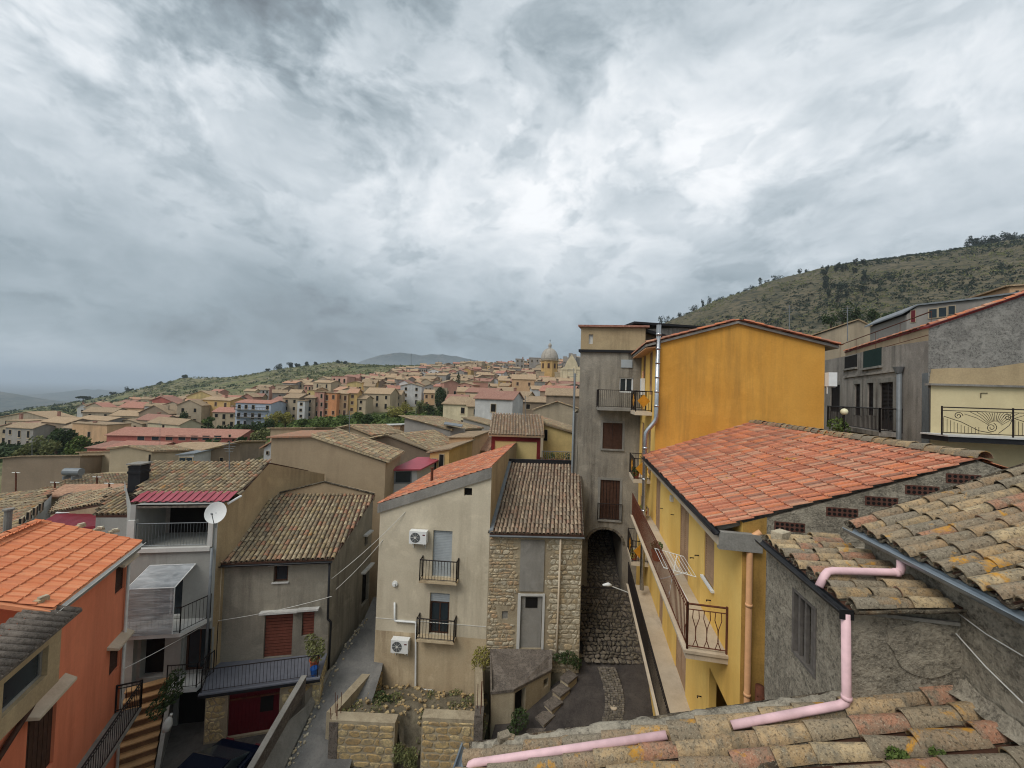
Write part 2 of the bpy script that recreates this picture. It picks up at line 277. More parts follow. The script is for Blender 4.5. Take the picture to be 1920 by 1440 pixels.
# ---------------------------------------------------------------- mesh helpers
class MB:
    def __init__(s): s.v = []; s.f = []; s.m = []; s.cur = 0
    def face(s, pts):
        i = len(s.v); s.v.extend([tuple(p) for p in pts]); s.f.append(tuple(range(i, i+len(pts)))); s.m.append(s.cur)
    def hexa(s, p):
        """8 corners: 0-3 one side, 4-7 the other, same order; welded"""
        i = len(s.v); s.v.extend([tuple(q) for q in p])
        for f in ((3, 2, 1, 0), (4, 5, 6, 7), (0, 1, 5, 4), (1, 2, 6, 5), (2, 3, 7, 6), (3, 0, 4, 7)):
            s.f.append(tuple(i+k for k in f)); s.m.append(s.cur)
    def box(s, c, sx, sy, sz, rz=0.0):
        c = Vector(c); ca, sa = math.cos(rz), math.sin(rz)
        def q(x, y, z): return (c.x+x*ca-y*sa, c.y+x*sa+y*ca, c.z+z)
        a, b, d = sx/2, sy/2, sz/2
        s.hexa([q(-a, -b, -d), q(a, -b, -d), q(a, b, -d), q(-a, b, -d), q(-a, -b, d), q(a, -b, d), q(a, b, d), q(-a, b, d)])
    def obox(s, o, x, y, z):
        """box from corner o with edge vectors x, y, z"""
        o, x, y, z = Vector(o), Vector(x), Vector(y), Vector(z)
        s.hexa([o, o+x, o+x+y, o+y, o+z, o+x+z, o+x+y+z, o+y+z])
    def wbox(s, w, a0, a1, z0, z1, d0, d1):
        s.hexa([w.pt(a0, z0, d1), w.pt(a1, z0, d1), w.pt(a1, z0, d0), w.pt(a0, z0, d0), w.pt(a0, z1, d1), w.pt(a1, z1, d1), w.pt(a1, z1, d0), w.pt(a0, z1, d0)])
    def tube(s, pts, r, seg=8, caps=True):
        pts = [Vector(p) for p in pts]; i0 = len(s.v); n = len(pts); up = None
        rr = r if isinstance(r, (list, tuple)) else [r]*n
        for k, p in enumerate(pts):
            if k == 0: d = pts[1]-p
            elif k == n-1: d = p-pts[k-1]
            else: d = (pts[k+1]-p).normalized()+(p-pts[k-1]).normalized()
            d.normalize()
            if up is None: up = Vector((0, 0, 1)) if abs(d.z) < .9 else Vector((1, 0, 0))
            x = d.cross(up); x.normalize(); y = x.cross(d); up = y
            for j in range(seg):
                a = 2*pi*j/seg; s.v.append(tuple(p+(x*math.cos(a)+y*math.sin(a))*rr[k]))
        for k in range(n-1):
            for j in range(seg):
                s.f.append((i0+k*seg+j, i0+k*seg+(j+1) % seg, i0+(k+1)*seg+(j+1) % seg, i0+(k+1)*seg+j)); s.m.append(s.cur)
        if caps:
            s.f.append(tuple(i0+j for j in range(seg))[::-1]); s.m.append(s.cur)
            s.f.append(tuple(i0+(n-1)*seg+j for j in range(seg))); s.m.append(s.cur)
    def slab(s, poly, t_vec):
        """prism: polygon extruded by a vector"""
        poly = [Vector(p) for p in poly]; t_vec = Vector(t_vec); n = len(poly); i = len(s.v)
        s.v.extend([tuple(p) for p in poly]+[tuple(p+t_vec) for p in poly])
        s.f.append(tuple(range(i, i+n))); s.f.append(tuple(range(i+2*n-1, i+n-1, -1))); s.m += [s.cur]*2
        for k in range(n):
            s.f.append((i+k, i+n+k, i+n+(k+1) % n, i+(k+1) % n)); s.m.append(s.cur)
    def add(s, mesh, M):
        i = len(s.v); s.v.extend([tuple(M @ Vector(v)) for v in mesh[0]]); s.f.extend([tuple(i+k for k in f) for f in mesh[1]]); s.m.extend([s.cur]*len(mesh[1]))
    def mesh(s, name, mats, smooth=False, recalc=True):
        me = bpy.data.meshes.new(name); me.from_pydata(s.v, [], s.f)
        for m in (mats if isinstance(mats, (list, tuple)) else [mats]): me.materials.append(MAT[m])
        if max(s.m, default=0) > 0: me.polygons.foreach_set('material_index', s.m)
        if recalc:
            bm = bmesh.new(); bm.from_mesh(me); bmesh.ops.recalc_face_normals(bm, faces=bm.faces); bm.to_mesh(me); bm.free()
        if smooth: me.polygons.foreach_set('use_smooth', [True]*len(me.polygons))
        me.update(); return me
    def build(s, name, mats, parent=None, smooth=False, recalc=True):
        return link(name, s.mesh(name, mats, smooth, recalc), parent)
def link(name, me, parent=None, M=None):
    o = bpy.data.objects.new(name, me); C.objects.link(o)
    if M is not None: o.matrix_basis = M
    if parent is not None:
        o.parent = parent
        if parent.type == 'EMPTY': o.matrix_parent_inverse = Matrix.Translation(-parent.location)
    return o
LABELS = {}
def tag(o, label, cat, group=None):
    o['label'] = label; o['category'] = cat
    if group: o['group'] = group
    return o
def thing(name, label, cat, loc, group=None):
    o = bpy.data.objects.new(name, None); C.objects.link(o); o.location = Vector(loc); o.empty_display_size = .3
    return tag(o, label, cat, group)
def struct(o): o['kind'] = 'structure'; return o
def stuff(o, label=None, cat=None):
    o['kind'] = 'stuff'
    if label: o['label'] = label
    if cat: o['category'] = cat
    return o

class WF:
    """a vertical wall line from p0 to p1 (outside on the right hand); a along, z up, d outwards"""
    def __init__(s, p0, p1):
        s.p = Vector((p0[0], p0[1])); q = Vector((p1[0], p1[1])); s.L = (q-s.p).length; s.d = (q-s.p)/s.L; s.n = Vector((s.d.y, -s.d.x))
    def pt(s, a, z, d=0.0): q = s.p+s.d*a+s.n*d; return Vector((q.x, q.y, z))
    def px(s, u, v, off=0.0):
        d = ray(u, v); d2 = Vector((d.x, d.y)); t = ((s.p+s.n*off).dot(s.n))/d2.dot(s.n); q = d*t
        return (Vector((q.x, q.y))-s.p).dot(s.d), q.z
    def rect(s, u0, v0, u1, v1, off=0.0):
        um, vm = (u0+u1)/2, (v0+v1)/2
        a0 = s.px(u0, vm, off)[0]; a1 = s.px(u1, vm, off)[0]; z1 = s.px(um, v0, off)[1]; z0 = s.px(um, v1, off)[1]
        return (min(a0, a1), max(a0, a1), z0, z1)
def wall(mb, w, zb, tops, holes=(), reveal=.2, a0=0.0, a1=None):
    """outer face with openings and their reveals; tops = [(a, z)...]"""
    a1 = w.L if a1 is None else a1
    if isinstance(tops, (int, float)): tops = [(a0, tops), (a1, tops)]
    def top(a):
        if a <= tops[0][0]: return tops[0][1]
        for (x0, y0), (x1, y1) in zip(tops, tops[1:]):
            if a <= x1+1e-9: return y0+(y1-y0)*(a-x0)/max(1e-9, x1-x0)
        return tops[-1][1]
    cuts = sorted(set([round(x, 4) for x in [a0, a1]+[t[0] for t in tops if a0 < t[0] < a1]+[h[0] for h in holes]+[h[1] for h in holes]]))
    for x0, x1 in zip(cuts, cuts[1:]):
        if x1-x0 < 1e-4: continue
        hs = sorted([h for h in holes if h[0] < (x0+x1)/2 < h[1]], key=lambda h: h[2]); z = zb
        for h in hs:
            if h[2] > z: mb.face([w.pt(x0, z), w.pt(x1, z), w.pt(x1, h[2]), w.pt(x0, h[2])])
            z = h[3]
        mb.face([w.pt(x0, z), w.pt(x1, z), w.pt(x1, top(x1)), w.pt(x0, top(x0))])
    for h in holes:
        r = h[4] if len(h) > 4 else reveal
        A, B, c, d = h[:4]
        mb.face([w.pt(A, c), w.pt(A, d), w.pt(A, d, -r), w.pt(A, c, -r)]); mb.face([w.pt(B, c), w.pt(B, c, -r), w.pt(B, d, -r), w.pt(B, d)])
        mb.face([w.pt(A, d), w.pt(B, d), w.pt(B, d, -r), w.pt(A, d, -r)]); mb.face([w.pt(A, c), w.pt(A, c, -r), w.pt(B, c, -r), w.pt(B, c)])
def gable(mb, w, zb, tops, holes=(), reveal=.2): wall(mb, w, zb, tops, holes, reveal)

# ------------- windows, doors, railings
def glazed(par, w, h, name='window', frame='white_paint', panes=2, depth=.14, trans=None):
    """casement: frame and mullions in the opening, one pane object per leaf"""
    a0, a1, z0, z1 = h[:4]; mb = MB(); fw = min(.07, (a1-a0)*.12)
    mb.wbox(w, a0, a0+fw, z0, z1, -depth-.05, -depth); mb.wbox(w, a1-fw, a1, z0, z1, -depth-.05, -depth)
    mb.wbox(w, a0+fw, a1-fw, z0, z0+fw, -depth-.05, -depth); mb.wbox(w, a0+fw, a1-fw, z1-fw, z1, -depth-.05, -depth)
    xs = [a0+fw+(a1-a0-2*fw)*i/panes for i in range(panes+1)]
    for x in xs[1:-1]: mb.wbox(w, x-fw*.4, x+fw*.4, z0+fw, z1-fw, -depth-.05, -depth)
    o = mb.build(name, frame, par)
    for x0, x1 in zip(xs, xs[1:]):
        g = MB(); g.wbox(w, x0+fw*.3, x1-fw*.3, z0+fw*.8, z1-fw*.8, -depth-.04, -depth-.025); g.build('pane', 'glass', o)
    return o
def louvre(par, w, h, mat='shutter_brown', depth=.04, leaves=2, solid=.0, name='shutter', pitch=.06):
    """closed slatted shutters"""
    a0, a1, z0, z1 = h[:4]; o = None; W = (a1-a0)/leaves
    for k in range(leaves):
        mb = MB(); x0, x1 = a0+k*W+.008, a0+(k+1)*W-.008; f = .055
        mb.wbox(w, x0, x0+f, z0, z1, -depth-.04, -depth); mb.wbox(w, x1-f, x1, z0, z1, -depth-.04, -depth)
        zs = z0+(z1-z0)*solid
        mb.wbox(w, x0+f, x1-f, z1-f, z1, -depth-.04, -depth); mb.wbox(w, x0+f, x1-f, z0, max(z0+f, zs), -depth-.04, -depth-.006)
        n = int((z1-f-max(z0+f, zs))/pitch)
        for i in range(n):
            z = max(z0+f, zs)+(i+.5)*pitch
            mb.hexa([w.pt(x0+f, z-.012, -depth-.002), w.pt(x1-f, z-.012, -depth-.002), w.pt(x1-f, z+.012, -depth-.038), w.pt(x0+f, z+.012, -depth-.038),
                     w.pt(x0+f, z-.003, -depth-.002), w.pt(x1-f, z-.003, -depth-.002), w.pt(x1-f, z+.021, -depth-.038), w.pt(x0+f, z+.021, -depth-.038)])
        if n:
            mb.wbox(w, x0+f, x1-f, max(z0+f, zs), z1-f, -depth-.05, -depth-.042)
        q = mb.build(name, mat, par)
        o = o or q
    return o
def slatted(par, w, h, mat, depth=.05, n=8, horiz=True, name='door', gap=.024):
    """boarded door, one child per board"""
    a0, a1, z0, z1 = h[:4]; mb = MB(); mb.wbox(w, a0, a1, z0, z1, -depth-.06, -depth-.03); o = mb.build(name, 'dark', par)
    for i in range(n):
        b = MB()
        if horiz: q = (z1-z0)/n; b.wbox(w, a0+.02, a1-.02, z0+i*q+gap/2, z0+(i+1)*q-gap/2, -depth-.029, -depth-rnd.uniform(0, .006))
        else: q = (a1-a0)/n; b.wbox(w, a0+i*q+gap/2, a0+(i+1)*q-gap/2, z0+.02, z1-.02, -depth-.029, -depth-rnd.uniform(0, .006))
        b.build('board', mat, o)
    return o
def roller(par, w, h, mat='grey_shutter', depth=.1, name='roller_shutter', pitch=.07):
    a0, a1, z0, z1 = h[:4]; mb = MB(); n = max(3, int((z1-z0)/pitch)); q = (z1-z0)/n
    for i in range(n):
        mb.wbox(w, a0, a1, z0+i*q+.004, z0+(i+1)*q-.004, -depth-.02, -depth)
    mb.wbox(w, a0, a1, z0, z1, -depth-.04, -depth-.018)
    return mb.build(name, mat, par)
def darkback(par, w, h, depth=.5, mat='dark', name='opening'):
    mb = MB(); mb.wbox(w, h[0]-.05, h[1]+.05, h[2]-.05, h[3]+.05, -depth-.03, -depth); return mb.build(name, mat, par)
def railing(par, pts, h=.95, gap=.11, mat='iron', r=.008, posts=True, name='railing', mid=False, belly=0.0):
    mb = MB(); pts = [Vector(p) for p in pts]; up = Vector((0, 0, h))
    for p, q in zip(pts, pts[1:]):
        L_ = (q-p).length; d = (q-p)/L_; n = max(2, int(L_/gap)); side = Vector((d.y, -d.x, 0))
        mb.tube([p+up, q+up], r*2.2, 6); mb.tube([p+Vector((0, 0, .07)), q+Vector((0, 0, .07))], r*1.5, 4)
        if mid: mb.tube([p+up*.88, q+up*.88], r*1.3, 4)
        for i in range(n+1):
            b = p+d*(L_*i/n)
            if belly:
                s = 1 if i % 2 else -1
                mb.tube([b+Vector((0, 0, .07)), b+Vector((0, 0, h*.25))+d*belly*s, b+Vector((0, 0, h*.5))+d*belly*.8*s, b+Vector((0, 0, h*.7))-d*belly*.2*s, b+up*.88], r*1.1, 4, False)
            else: mb.tube([b+Vector((0, 0, .05)), b+up], r, 4, False)
        if posts:
            for b in (p, q): mb.tube([b, b+up*1.03], r*2.4, 6)
    return mb.build(name, mat, par)
def pipe(par, pts, r, mat, name='downpipe', seg=10, collars=()):
    """pipe with rounded bends"""
    pts = [Vector(p) for p in pts]; out = [pts[0]]
    for a, b, c in zip(pts, pts[1:], pts[2:]):
        k = min(r*1.6, (b-a).length*.45, (c-b).length*.45); p = b+(a-b).normalized()*k; q = b+(c-b).normalized()*k
        out += [p, p.lerp(b, .55).lerp(b.lerp(q, .45), .5), q]
    out.append(pts[-1]); mb = MB(); mb.tube(out, r, seg)
    for i, f in collars:
        a, b = pts[i], pts[i+1]; c = a.lerp(b, f); d = (b-a).normalized(); mb.tube([c-d*r*.5, c+d*r*.5], r*1.16, seg)
    return mb.build(name, mat, par, True)
def gutter(par, p, q, r=.07, mat='zinc', name='gutter', drop=None):
    """half-round channel"""
    p, q = Vector(p), Vector(q); d = (q-p).normalized(); x = d.cross(Vector((0, 0, 1))).normalized(); mb = MB(); N = 7
    prof = [(math.cos(pi+pi*i/N)*r, math.sin(pi+pi*i/N)*r) for i in range(N+1)]
    prof = [(prof[0][0]-.012, prof[0][1]+.006)]+prof+[(prof[-1][0]+.012, prof[-1][1]+.006)]
    for (a, b), (c, e) in zip(prof, prof[1:]):
        s_ = .006
        mb.hexa([p+x*a+Vector((0, 0, b)), q+x*a+Vector((0, 0, b)), q+x*c+Vector((0, 0, e)), p+x*c+Vector((0, 0, e)),
                 p+x*a*.9+Vector((0, 0, b*.9+s_)), q+x*a*.9+Vector((0, 0, b*.9+s_)), q+x*c*.9+Vector((0, 0, e*.9+s_)), p+x*c*.9+Vector((0, 0, e*.9+s_))])
    return mb.build(name, mat, par)

# ------------- tiles
def coppo_geo(ln, r0, r1, th=.013, seg=6, flip=False, lift=.018):
    v, f = [], []
    for (y, r, dz) in ((0, r0, lift), (ln, r1, 0)):
        for k, rr in enumerate((r, r-th)):
            for j in range(seg+1):
                a = pi*j/seg; v.append((-math.cos(a)*rr, y, (math.sin(a)*rr*(.82 if flip else 1.02))*(-1 if flip else 1)+dz))
    n = seg+1
    def I(e, k, j): return e*2*n+k*n+j
    for j in range(seg):
        f += [(I(0, 0, j), I(0, 0, j+1), I(1, 0, j+1), I(1, 0, j)), (I(0, 1, j+1), I(0, 1, j), I(1, 1, j), I(1, 1, j+1)),
              (I(0, 0, j+1), I(0, 0, j), I(0, 1, j), I(0, 1, j+1))]
    f += [(I(0, 0, 0), I(1, 0, 0), I(1, 1, 0), I(0, 1, 0)), (I(0, 0, seg), I(0, 1, seg), I(1, 1, seg), I(1, 0, seg))]
    return v, f
def coppo_lite(ln, r0, r1, lift=.018, seg=4):
    v, f = [], []
    for (y, r, dz) in ((0, r0, lift), (ln, r1, 0)):
        for j in range(seg+1):
            a = pi*j/seg; v.append((-math.cos(a)*r, y, math.sin(a)*r*1.02+dz))
    n = seg+1
    for j in range(seg): f.append((j, j+1, n+j+1, n+j))
    return v, f
def flat_tile_geo(w, ln, th=.02, lift=.036):
    """interlocking tile: one raised roll, a shallow pan and a flat nib"""
    prof = [(0, 0), (.04, .03), (.09, .036), (.13, .03), (.17, .004), (.5, .0), (.62, .016), (.7, .018), (.8, .004), (1.0, .0)]
    v, f = [], []
    for y, dz in ((0, lift), (ln, 0)):
        for x, z in prof: v.append(((x-.5)*w, y, z+dz+.012))
    for x, z in prof: v.append(((x-.5)*w, 0, lift-.016))
    n = len(prof)
    for j in range(n-1): f += [(j, j+1, n+j+1, n+j), (2*n+j, 2*n+j+1, j+1, j)]
    return v, f
def geo_mesh(name, g, mat, smooth=True):
    me = bpy.data.meshes.new(name); me.from_pydata(g[0], [], g[1]); me.materials.append(MAT[mat])
    if smooth: me.polygons.foreach_set('use_smooth', [True]*len(me.polygons))
    me.update()
    try: me.set_sharp_from_angle(angle=math.radians(50))
    except Exception: pass
    return me
def inside(poly, a, b):
    r = False; j = len(poly)-1
    for i in range(len(poly)):
        (xi, yi), (xj, yj) = poly[i], poly[j]
        if (yi > b) != (yj > b) and a < (xj-xi)*(b-yi)/(yj-yi)+xi: r = not r
        j = i
    return r
def frame(O, e, s):
    e = Vector(e).normalized(); s = Vector(s).normalized(); n = e.cross(s).normalized()
    if n.z < 0: n = -n
    return e, s, n
def tiles(par, O, e, s, poly, mat, style='coppo', ws=.215, ls=.335, maxobj=300, jit=1.0, lite=False, channel=True, visible=None):
    """lay tiles on a slope: O corner, e along the eaves, s up the slope, poly in (e, s) metres"""
    O = Vector(O); e, s, n = frame(O, e, s); R3 = Matrix((e, s, n)).transposed().to_4x4()
    A0, A1 = min(p[0] for p in poly), max(p[0] for p in poly); B0, B1 = min(p[1] for p in poly), max(p[1] for p in poly)
    if style == 'coppo':
        geos = [coppo_geo(ls*1.28, ws*.415*k, ws*.335*k) for k in (1.0, .95, 1.05)]; lg = coppo_lite(ls*1.25, ws*.415, ws*.335)
    else:
        geos = [flat_tile_geo(ws*.985, ls*1.14)]; lg = geos[0]
    ents = []; nc = int((A1-A0)/ws+.5); nr = int((B1-B0)/ls+.5)
    for i in range(nc):
        cj = rnd.uniform(-.012, .012)*jit
        for j in range(nr):
            a, b = A0+(i+.5)*ws, B0+j*ls
            if not inside(poly, a, min(b+ls*.5, B1-.01)): continue
            jx, jy, jr, jt = (rnd.uniform(-1, 1)*jit for _ in range(4))
            big = rnd.random() < .06*jit
            p = O+e*(a+cj+jx*.008)+s*(b+jy*.03*(2 if big else 1))+n*(.012+.004*jx)
            M = Matrix.Translation(p) @ R3 @ Matrix.Rotation(jr*(.10 if big else .035), 4, 'Z') @ Matrix.Rotation(jt*.015, 4, 'X')
            ents.append((p.length, M))
    ents.sort(key=lambda t: t[0])
    objs = [] if maxobj == 0 else ents[:maxobj]; rest = ents[len(objs):]
    if objs:
        meshes = [geo_mesh('tile', g, mat) for g in geos]
        for k, (_, M) in enumerate(objs): link('tile', meshes[k % len(meshes)], par, M)
    if rest:
        mb = MB(); g = lg if (lite or True) else geos[0]
        for _, M in rest: mb.add(g, M)
        stuff(mb.build('tiles', mat, par, True, False))
    if channel and style == 'coppo':
        mb = MB(); g = coppo_geo(ls*1.2, ws*.43, ws*.38, .01, 4, True, .0)
        for i in range(nc+1):
            for j in range(nr):
                a, b = A0+i*ws, B0+j*ls
                if inside(poly, min(max(a, A0+.01), A1-.01), min(b+ls*.5, B1-.01)):
                    p = O+e*a+s*(b+rnd.uniform(-.02, .02))+n*(ws*.24)
                    mb.add(g, Matrix.Translation(p) @ R3)
        if mb.v: stuff(mb.build('channel_tiles', 'channel_tile', par, True, False))
def ridge(par, p, q, mat, r=.11, ln=.38):
    """row of ridge tiles"""
    p, q = Vector(p), Vector(q); d = (q-p).normalized(); x = d.cross(Vector((0, 0, 1))).normalized(); n = x.cross(d)
    R3 = Matrix((x, d, n)).transposed().to_4x4(); me = geo_mesh('ridge_tile', coppo_geo(ln*1.2, r, r*.85), mat)
    for i in range(int((q-p).length/ln)):
        link('ridge_tile', me, par, Matrix.Translation(p+d*(i*ln)+Vector((0, 0, .02+rnd.uniform(-.01, .01)))) @ R3 @ Matrix.Rotation(rnd.uniform(-.06, .06), 4, 'Z'))
def stones(par, O, e, s, poly, mat, row=(.16, .28), length=(.2, .5), proud=.04, gap=.018, holes=(), maxobj=300, jit=.25, name='stone', near=None):
    """irregular coursed stones, each its own object; rough, bevelled face"""
    O = Vector(O); e, s, n = frame(O, e, s)
    if near is not None and n.dot(-O) < 0: n = -n
    B0, B1 = min(p[1] for p in poly), max(p[1] for p in poly); A0, A1 = min(p[0] for p in poly), max(p[0] for p in poly)
    b = B0; ents = []; ph = rnd.uniform(0, 50); r_i = 0; amp = (row[0]+row[1])*.5*jit*.55
    def wav(a, k): return mnoise.noise(Vector((a*1.9+ph, k*3.7, 1)))*amp*2 if B0 < k_b[k] < B1-.02 else 0.0
    k_b = [B0]
    while k_b[-1] < B1-.03: k_b.append(min(k_b[-1]+rnd.uniform(*row), B1))
    for k in range(len(k_b)-1):
        a = A0-rnd.uniform(0, length[0]); sl0 = 0.0
        while a < A1-.02:
            l = rnd.uniform(*length) if rnd.random() > .15*jit*2 else rnd.uniform(length[0]*.5, length[0]); sl1 = rnd.uniform(-1, 1)*amp*1.2
            x0, x1 = max(a, A0), min(a+l, A1); s0, s1 = (sl0 if a > A0 else 0), (sl1 if a+l < A1 else 0); a += l; sl0 = sl1
            if x1-x0 < .05: continue
            y0, y1 = k_b[k], k_b[k+1]
            if not inside(poly, (x0+x1)/2, (y0+y1)/2): continue
            if any(hh[0]-.03 < x1 and x0 < hh[1]+.03 and hh[2]-.03 < y1 and y0 < hh[3]+.03 for hh in holes): continue
            ents.append([(x0-s0, y0+wav(x0, k)), (x1-s1, y0+wav(x1, k)), (x1+s1, y1+wav(x1, k+1)), (x0+s0, y1+wav(x0, k+1))])
    ents.sort(key=lambda t: (O+e*t[0][0]+s*t[0][1]).length)
    mbr = MB()
    for k, c in enumerate(ents):
        cx_, cy_ = sum(p[0] for p in c)/4, sum(p[1] for p in c)/4; ext = max(.06, c[1][0]-c[0][0]); eh = max(.05, c[2][1]-c[1][1])
        def shr(p, g, j=0.0): return (p[0]+(g if p[0] < cx_ else -g)*rnd.uniform(1-j, 1+j), p[1]+(g if p[1] < cy_ else -g)*rnd.uniform(1-j, 1+j))
        q4 = [shr(p, gap/2, .5) for p in c]; q8 = []
        for i in range(4):   # clip the corners: eight-sided stones
            p, nx = q4[i], q4[(i+1) % 4]; t0, t1 = rnd.uniform(.10, .28), rnd.uniform(.72, .90); q8 += [(p[0]+(nx[0]-p[0])*t0, p[1]+(nx[1]-p[1])*t0), (p[0]+(nx[0]-p[0])*t1, p[1]+(nx[1]-p[1])*t1)]
        pr = proud*rnd.uniform(.4, 1.25); iv = min(.03, eh*.16, ext*.16)
        base = [O+e*p[0]+s*p[1]-n*.01 for p in q8]; top = [O+e*r_[0]+s*r_[1]+n*(pr*rnd.uniform(.8, 1.2)) for r_ in (shr(p, iv, .3) for p in q8)]; cen = O+e*cx_+s*cy_+n*pr*rnd.uniform(1.0, 1.35)
        mb = MB() if k < maxobj else mbr; i = len(mb.v); mb.v.extend([tuple(p) for p in base+top+[cen]])
        for q in range(8):
            q2 = (q+1) % 8; mb.f += [(i+q, i+q2, i+8+q2, i+8+q), (i+8+q, i+8+q2, i+16)]; mb.m += [0, 0]
        if k < maxobj: mb.build(name, mat, par, False, True)
    if mbr.v: stuff(mbr.build(name+'s', mat, par, False, True))

# ------------- vegetation
def leaves(mb, c, rx, ry, rz, n, size, R=rnd):
    for _ in range(n):
        while True:
            x, y, z = (R.uniform(-1, 1) for _ in range(3)); q = x*x+y*y+z*z
            if q < 1: break
        k = (q**.5)**-.35 if q > .01 else 1
        p = Vector((c[0]+x*rx*k, c[1]+y*ry*k, c[2]+z*rz*k)); d = Vector((R.gauss(0, 1), R.gauss(0, 1), R.gauss(0, .8))).normalized(); t = d.orthogonal().normalized(); b = d.cross(t); s = size*R.uniform(.6, 1.3)
        mb.face([p-t*s, p+b*s*.5, p+t*s, p-b*s*.5])
def plant(name, label, cat, base, blobs, n, size, mat, group=None, stem=None, pot=None):
    """leafy plant: stems, foliage, optional pot; blobs = [(dx,dy,dz,rx,ry,rz)]"""
    base = Vector(base); t = thing(name, label, cat, base, group); mb = MB(); tot = sum(b[3]*b[4]*b[5] for b in blobs)
    for b in blobs: leaves(mb, (base.x+b[0], base.y+b[1], base.z+b[2]), b[3], b[4], b[5], max(8, int(n*b[3]*b[4]*b[5]/tot)), size)
    mb.build('foliage', mat, t, False, False)
    sm = MB()
    for b in blobs: sm.tube([base+Vector((rnd.uniform(-.02, .02), rnd.uniform(-.02, .02), 0)), base+Vector((b[0]*.5, b[1]*.5, b[2]*.55)), base+Vector((b[0], b[1], b[2]))], [stem or .012, (stem or .012)*.7, (stem or .012)*.3], 5)
    sm.build('stem', 'bark', t)
    if pot:
        r, h, pm = pot; pb = MB(); pb.tube([base+Vector((0, 0, -h)), base+Vector((0, 0, -.03)), base+Vector((0, 0, -.03)), base+Vector((0, 0, .0))], [r*.7, r*.95, r*1.06, r*1.06], 12); pb.build('pot', pm, t, False)
    return t
def tree(name, label, base, h, r, mat, kind='round', group=None, n=500, size=.3, cat='tree'):
    base = Vector(base); t = thing(name, label, cat, base, group); tr = MB(); cr = MB(); R = rnd
    if kind == 'cypress':
        tr.tube([base-Vector((0, 0, .5)), base+Vector((0, 0, h*.9))], [r*.25, .02], 6)
        for i in range(10):
            f = i/9; rr = r*(.55+.9*f)*(1-f)**.6*1.3+.1
            leaves(cr, (base.x+R.uniform(-.1, .1)*r, base.y+R.uniform(-.1, .1)*r, base.z+h*(.08+.86*f)), rr, rr, h*.09, n//10, size)
    elif kind == 'umbrella':
        top = base+Vector((R.uniform(-.3, .3), 0, h*.7)); tr.tube([base-Vector((0, 0, .5)), base+Vector((.2, 0, h*.4)), top], [r*.10, r*.07, r*.05], 6)
        for i in range(6):
            a = i*pi/3+R.uniform(-.3, .3); q = top+Vector((math.cos(a)*r*.55, math.sin(a)*r*.55, h*.12)); tr.tube([top, q], [r*.04, r*.02], 5)
            leaves(cr, (q.x, q.y, q.z+h*.04), r*.48, r*.48, h*.13, n//7, size)
        leaves(cr, (top.x, top.y, top.z+h*.2), r*.6, r*.6, h*.14, n//5, size)
    else:
        top = base+Vector((R.uniform(-.1, .1)*r, R.uniform(-.1, .1)*r, h*.55)); tr.tube([base-Vector((0, 0, .5)), base+Vector((0, 0, h*.25)), top], [r*.10, r*.08, r*.04], 6)
        for i in range(9):
            a = R.uniform(0, 2*pi); rr = R.uniform(.2, .62)*r; q = Vector((base.x+math.cos(a)*rr, base.y+math.sin(a)*rr, base.z+h*R.uniform(.3, .85)))
            tr.tube([base+Vector((0, 0, h*.28)), q], [r*.04, r*.015], 4); k = R.uniform(.3, .5)
            leaves(cr, q, r*k, r*k, h*k*.45, n//9, size)
    tr.build('trunk', 'bark', t); cr.build('crown', mat, t, False, False); return t
NUMW = ['leftmost', 'second', 'third', 'fourth', 'fifth', 'sixth', 'seventh', 'eighth', 'ninth', 'tenth', 'eleventh', 'twelfth', 'thirteenth', 'fourteenth', 'fifteenth', 'sixteenth', 'seventeenth', 'eighteenth', 'nineteenth', 'twentieth']
def ordin(k):
    return NUMW[k]+(' from the left' if k else '') if k < 20 else f'{k+1}th from the left'
def relabel(ents, fmt):
    """ents = [(u, object, look)]: number the alike ones from left to right"""
    by = {}
    for u, o, look in ents: by.setdefault(look, []).append((u, o))
    for look, l in by.items():
        l.sort(key=lambda t: t[0])
        for k, (u, o) in enumerate(l): o['label'] = fmt.format(look=look) + ('' if len(l) == 1 else ', '+ordin(k))
# ================================================================ near buildings
TH = math.radians(10.6)
u1 = Vector((math.sin(TH), math.cos(TH), 0)); v1 = Vector((math.cos(TH), -math.sin(TH), 0)); UP = Vector((0, 0, 1))
def clad(mb, par, name, mat): return mb.build(name, mat, par)
def solid_walls(mb, pts, zb, zt):
    """plain outer faces round a footprint (counter-clockwise seen from above)"""
    n = len(pts)
    for i in range(n):
        a, b = Vector(pts[i]), Vector(pts[(i+1) % n]); t0 = zt[i] if isinstance(zt, (list, tuple)) else zt; t1 = zt[(i+1) % n] if isinstance(zt, (list, tuple)) else zt
        mb.face([(a.x, a.y, zb), (b.x, b.y, zb), (b.x, b.y, t1), (a.x, a.y, t0)])

# ---------------- low yellow house with the interlocking-tile roof
A = P(1393, 965, 7.5); A.z = 0
def Y_(s, w, z): return A+u1*s+v1*w+UP*z
ZB = -12.9; SL = 9.35; EZ = -2.5; TS = .376; RW = 3.8; RZ = EZ+TS*(RW+.45)
yh = thing('yellow_house', 'low yellow house with red tiled roof and long iron balcony above the lane', 'house', Y_(4, 2, ZB))
fw = WF(Y_(SL, 0, 0), Y_(0, 0, 0))
def hs(s0, s1, z0, z1): return (SL-s1, SL-s0, z0, z1)
H_up = [hs(1.58, 2.32, -4.42, -3.02), hs(3.77, 4.80, -5.30, -3.06), hs(7.95, 8.87, -5.30, -3.10)]
lowd = [fw.rect(1266, 1180, 1286, 1306), fw.rect(1236, 1085, 1243, 1160)]
lowd = [(min(h[0], SL-1)+0, h[1], -8.48, -6.25) for h in lowd]
gl = hs(.35, 1.75, -8.3, -6.3)
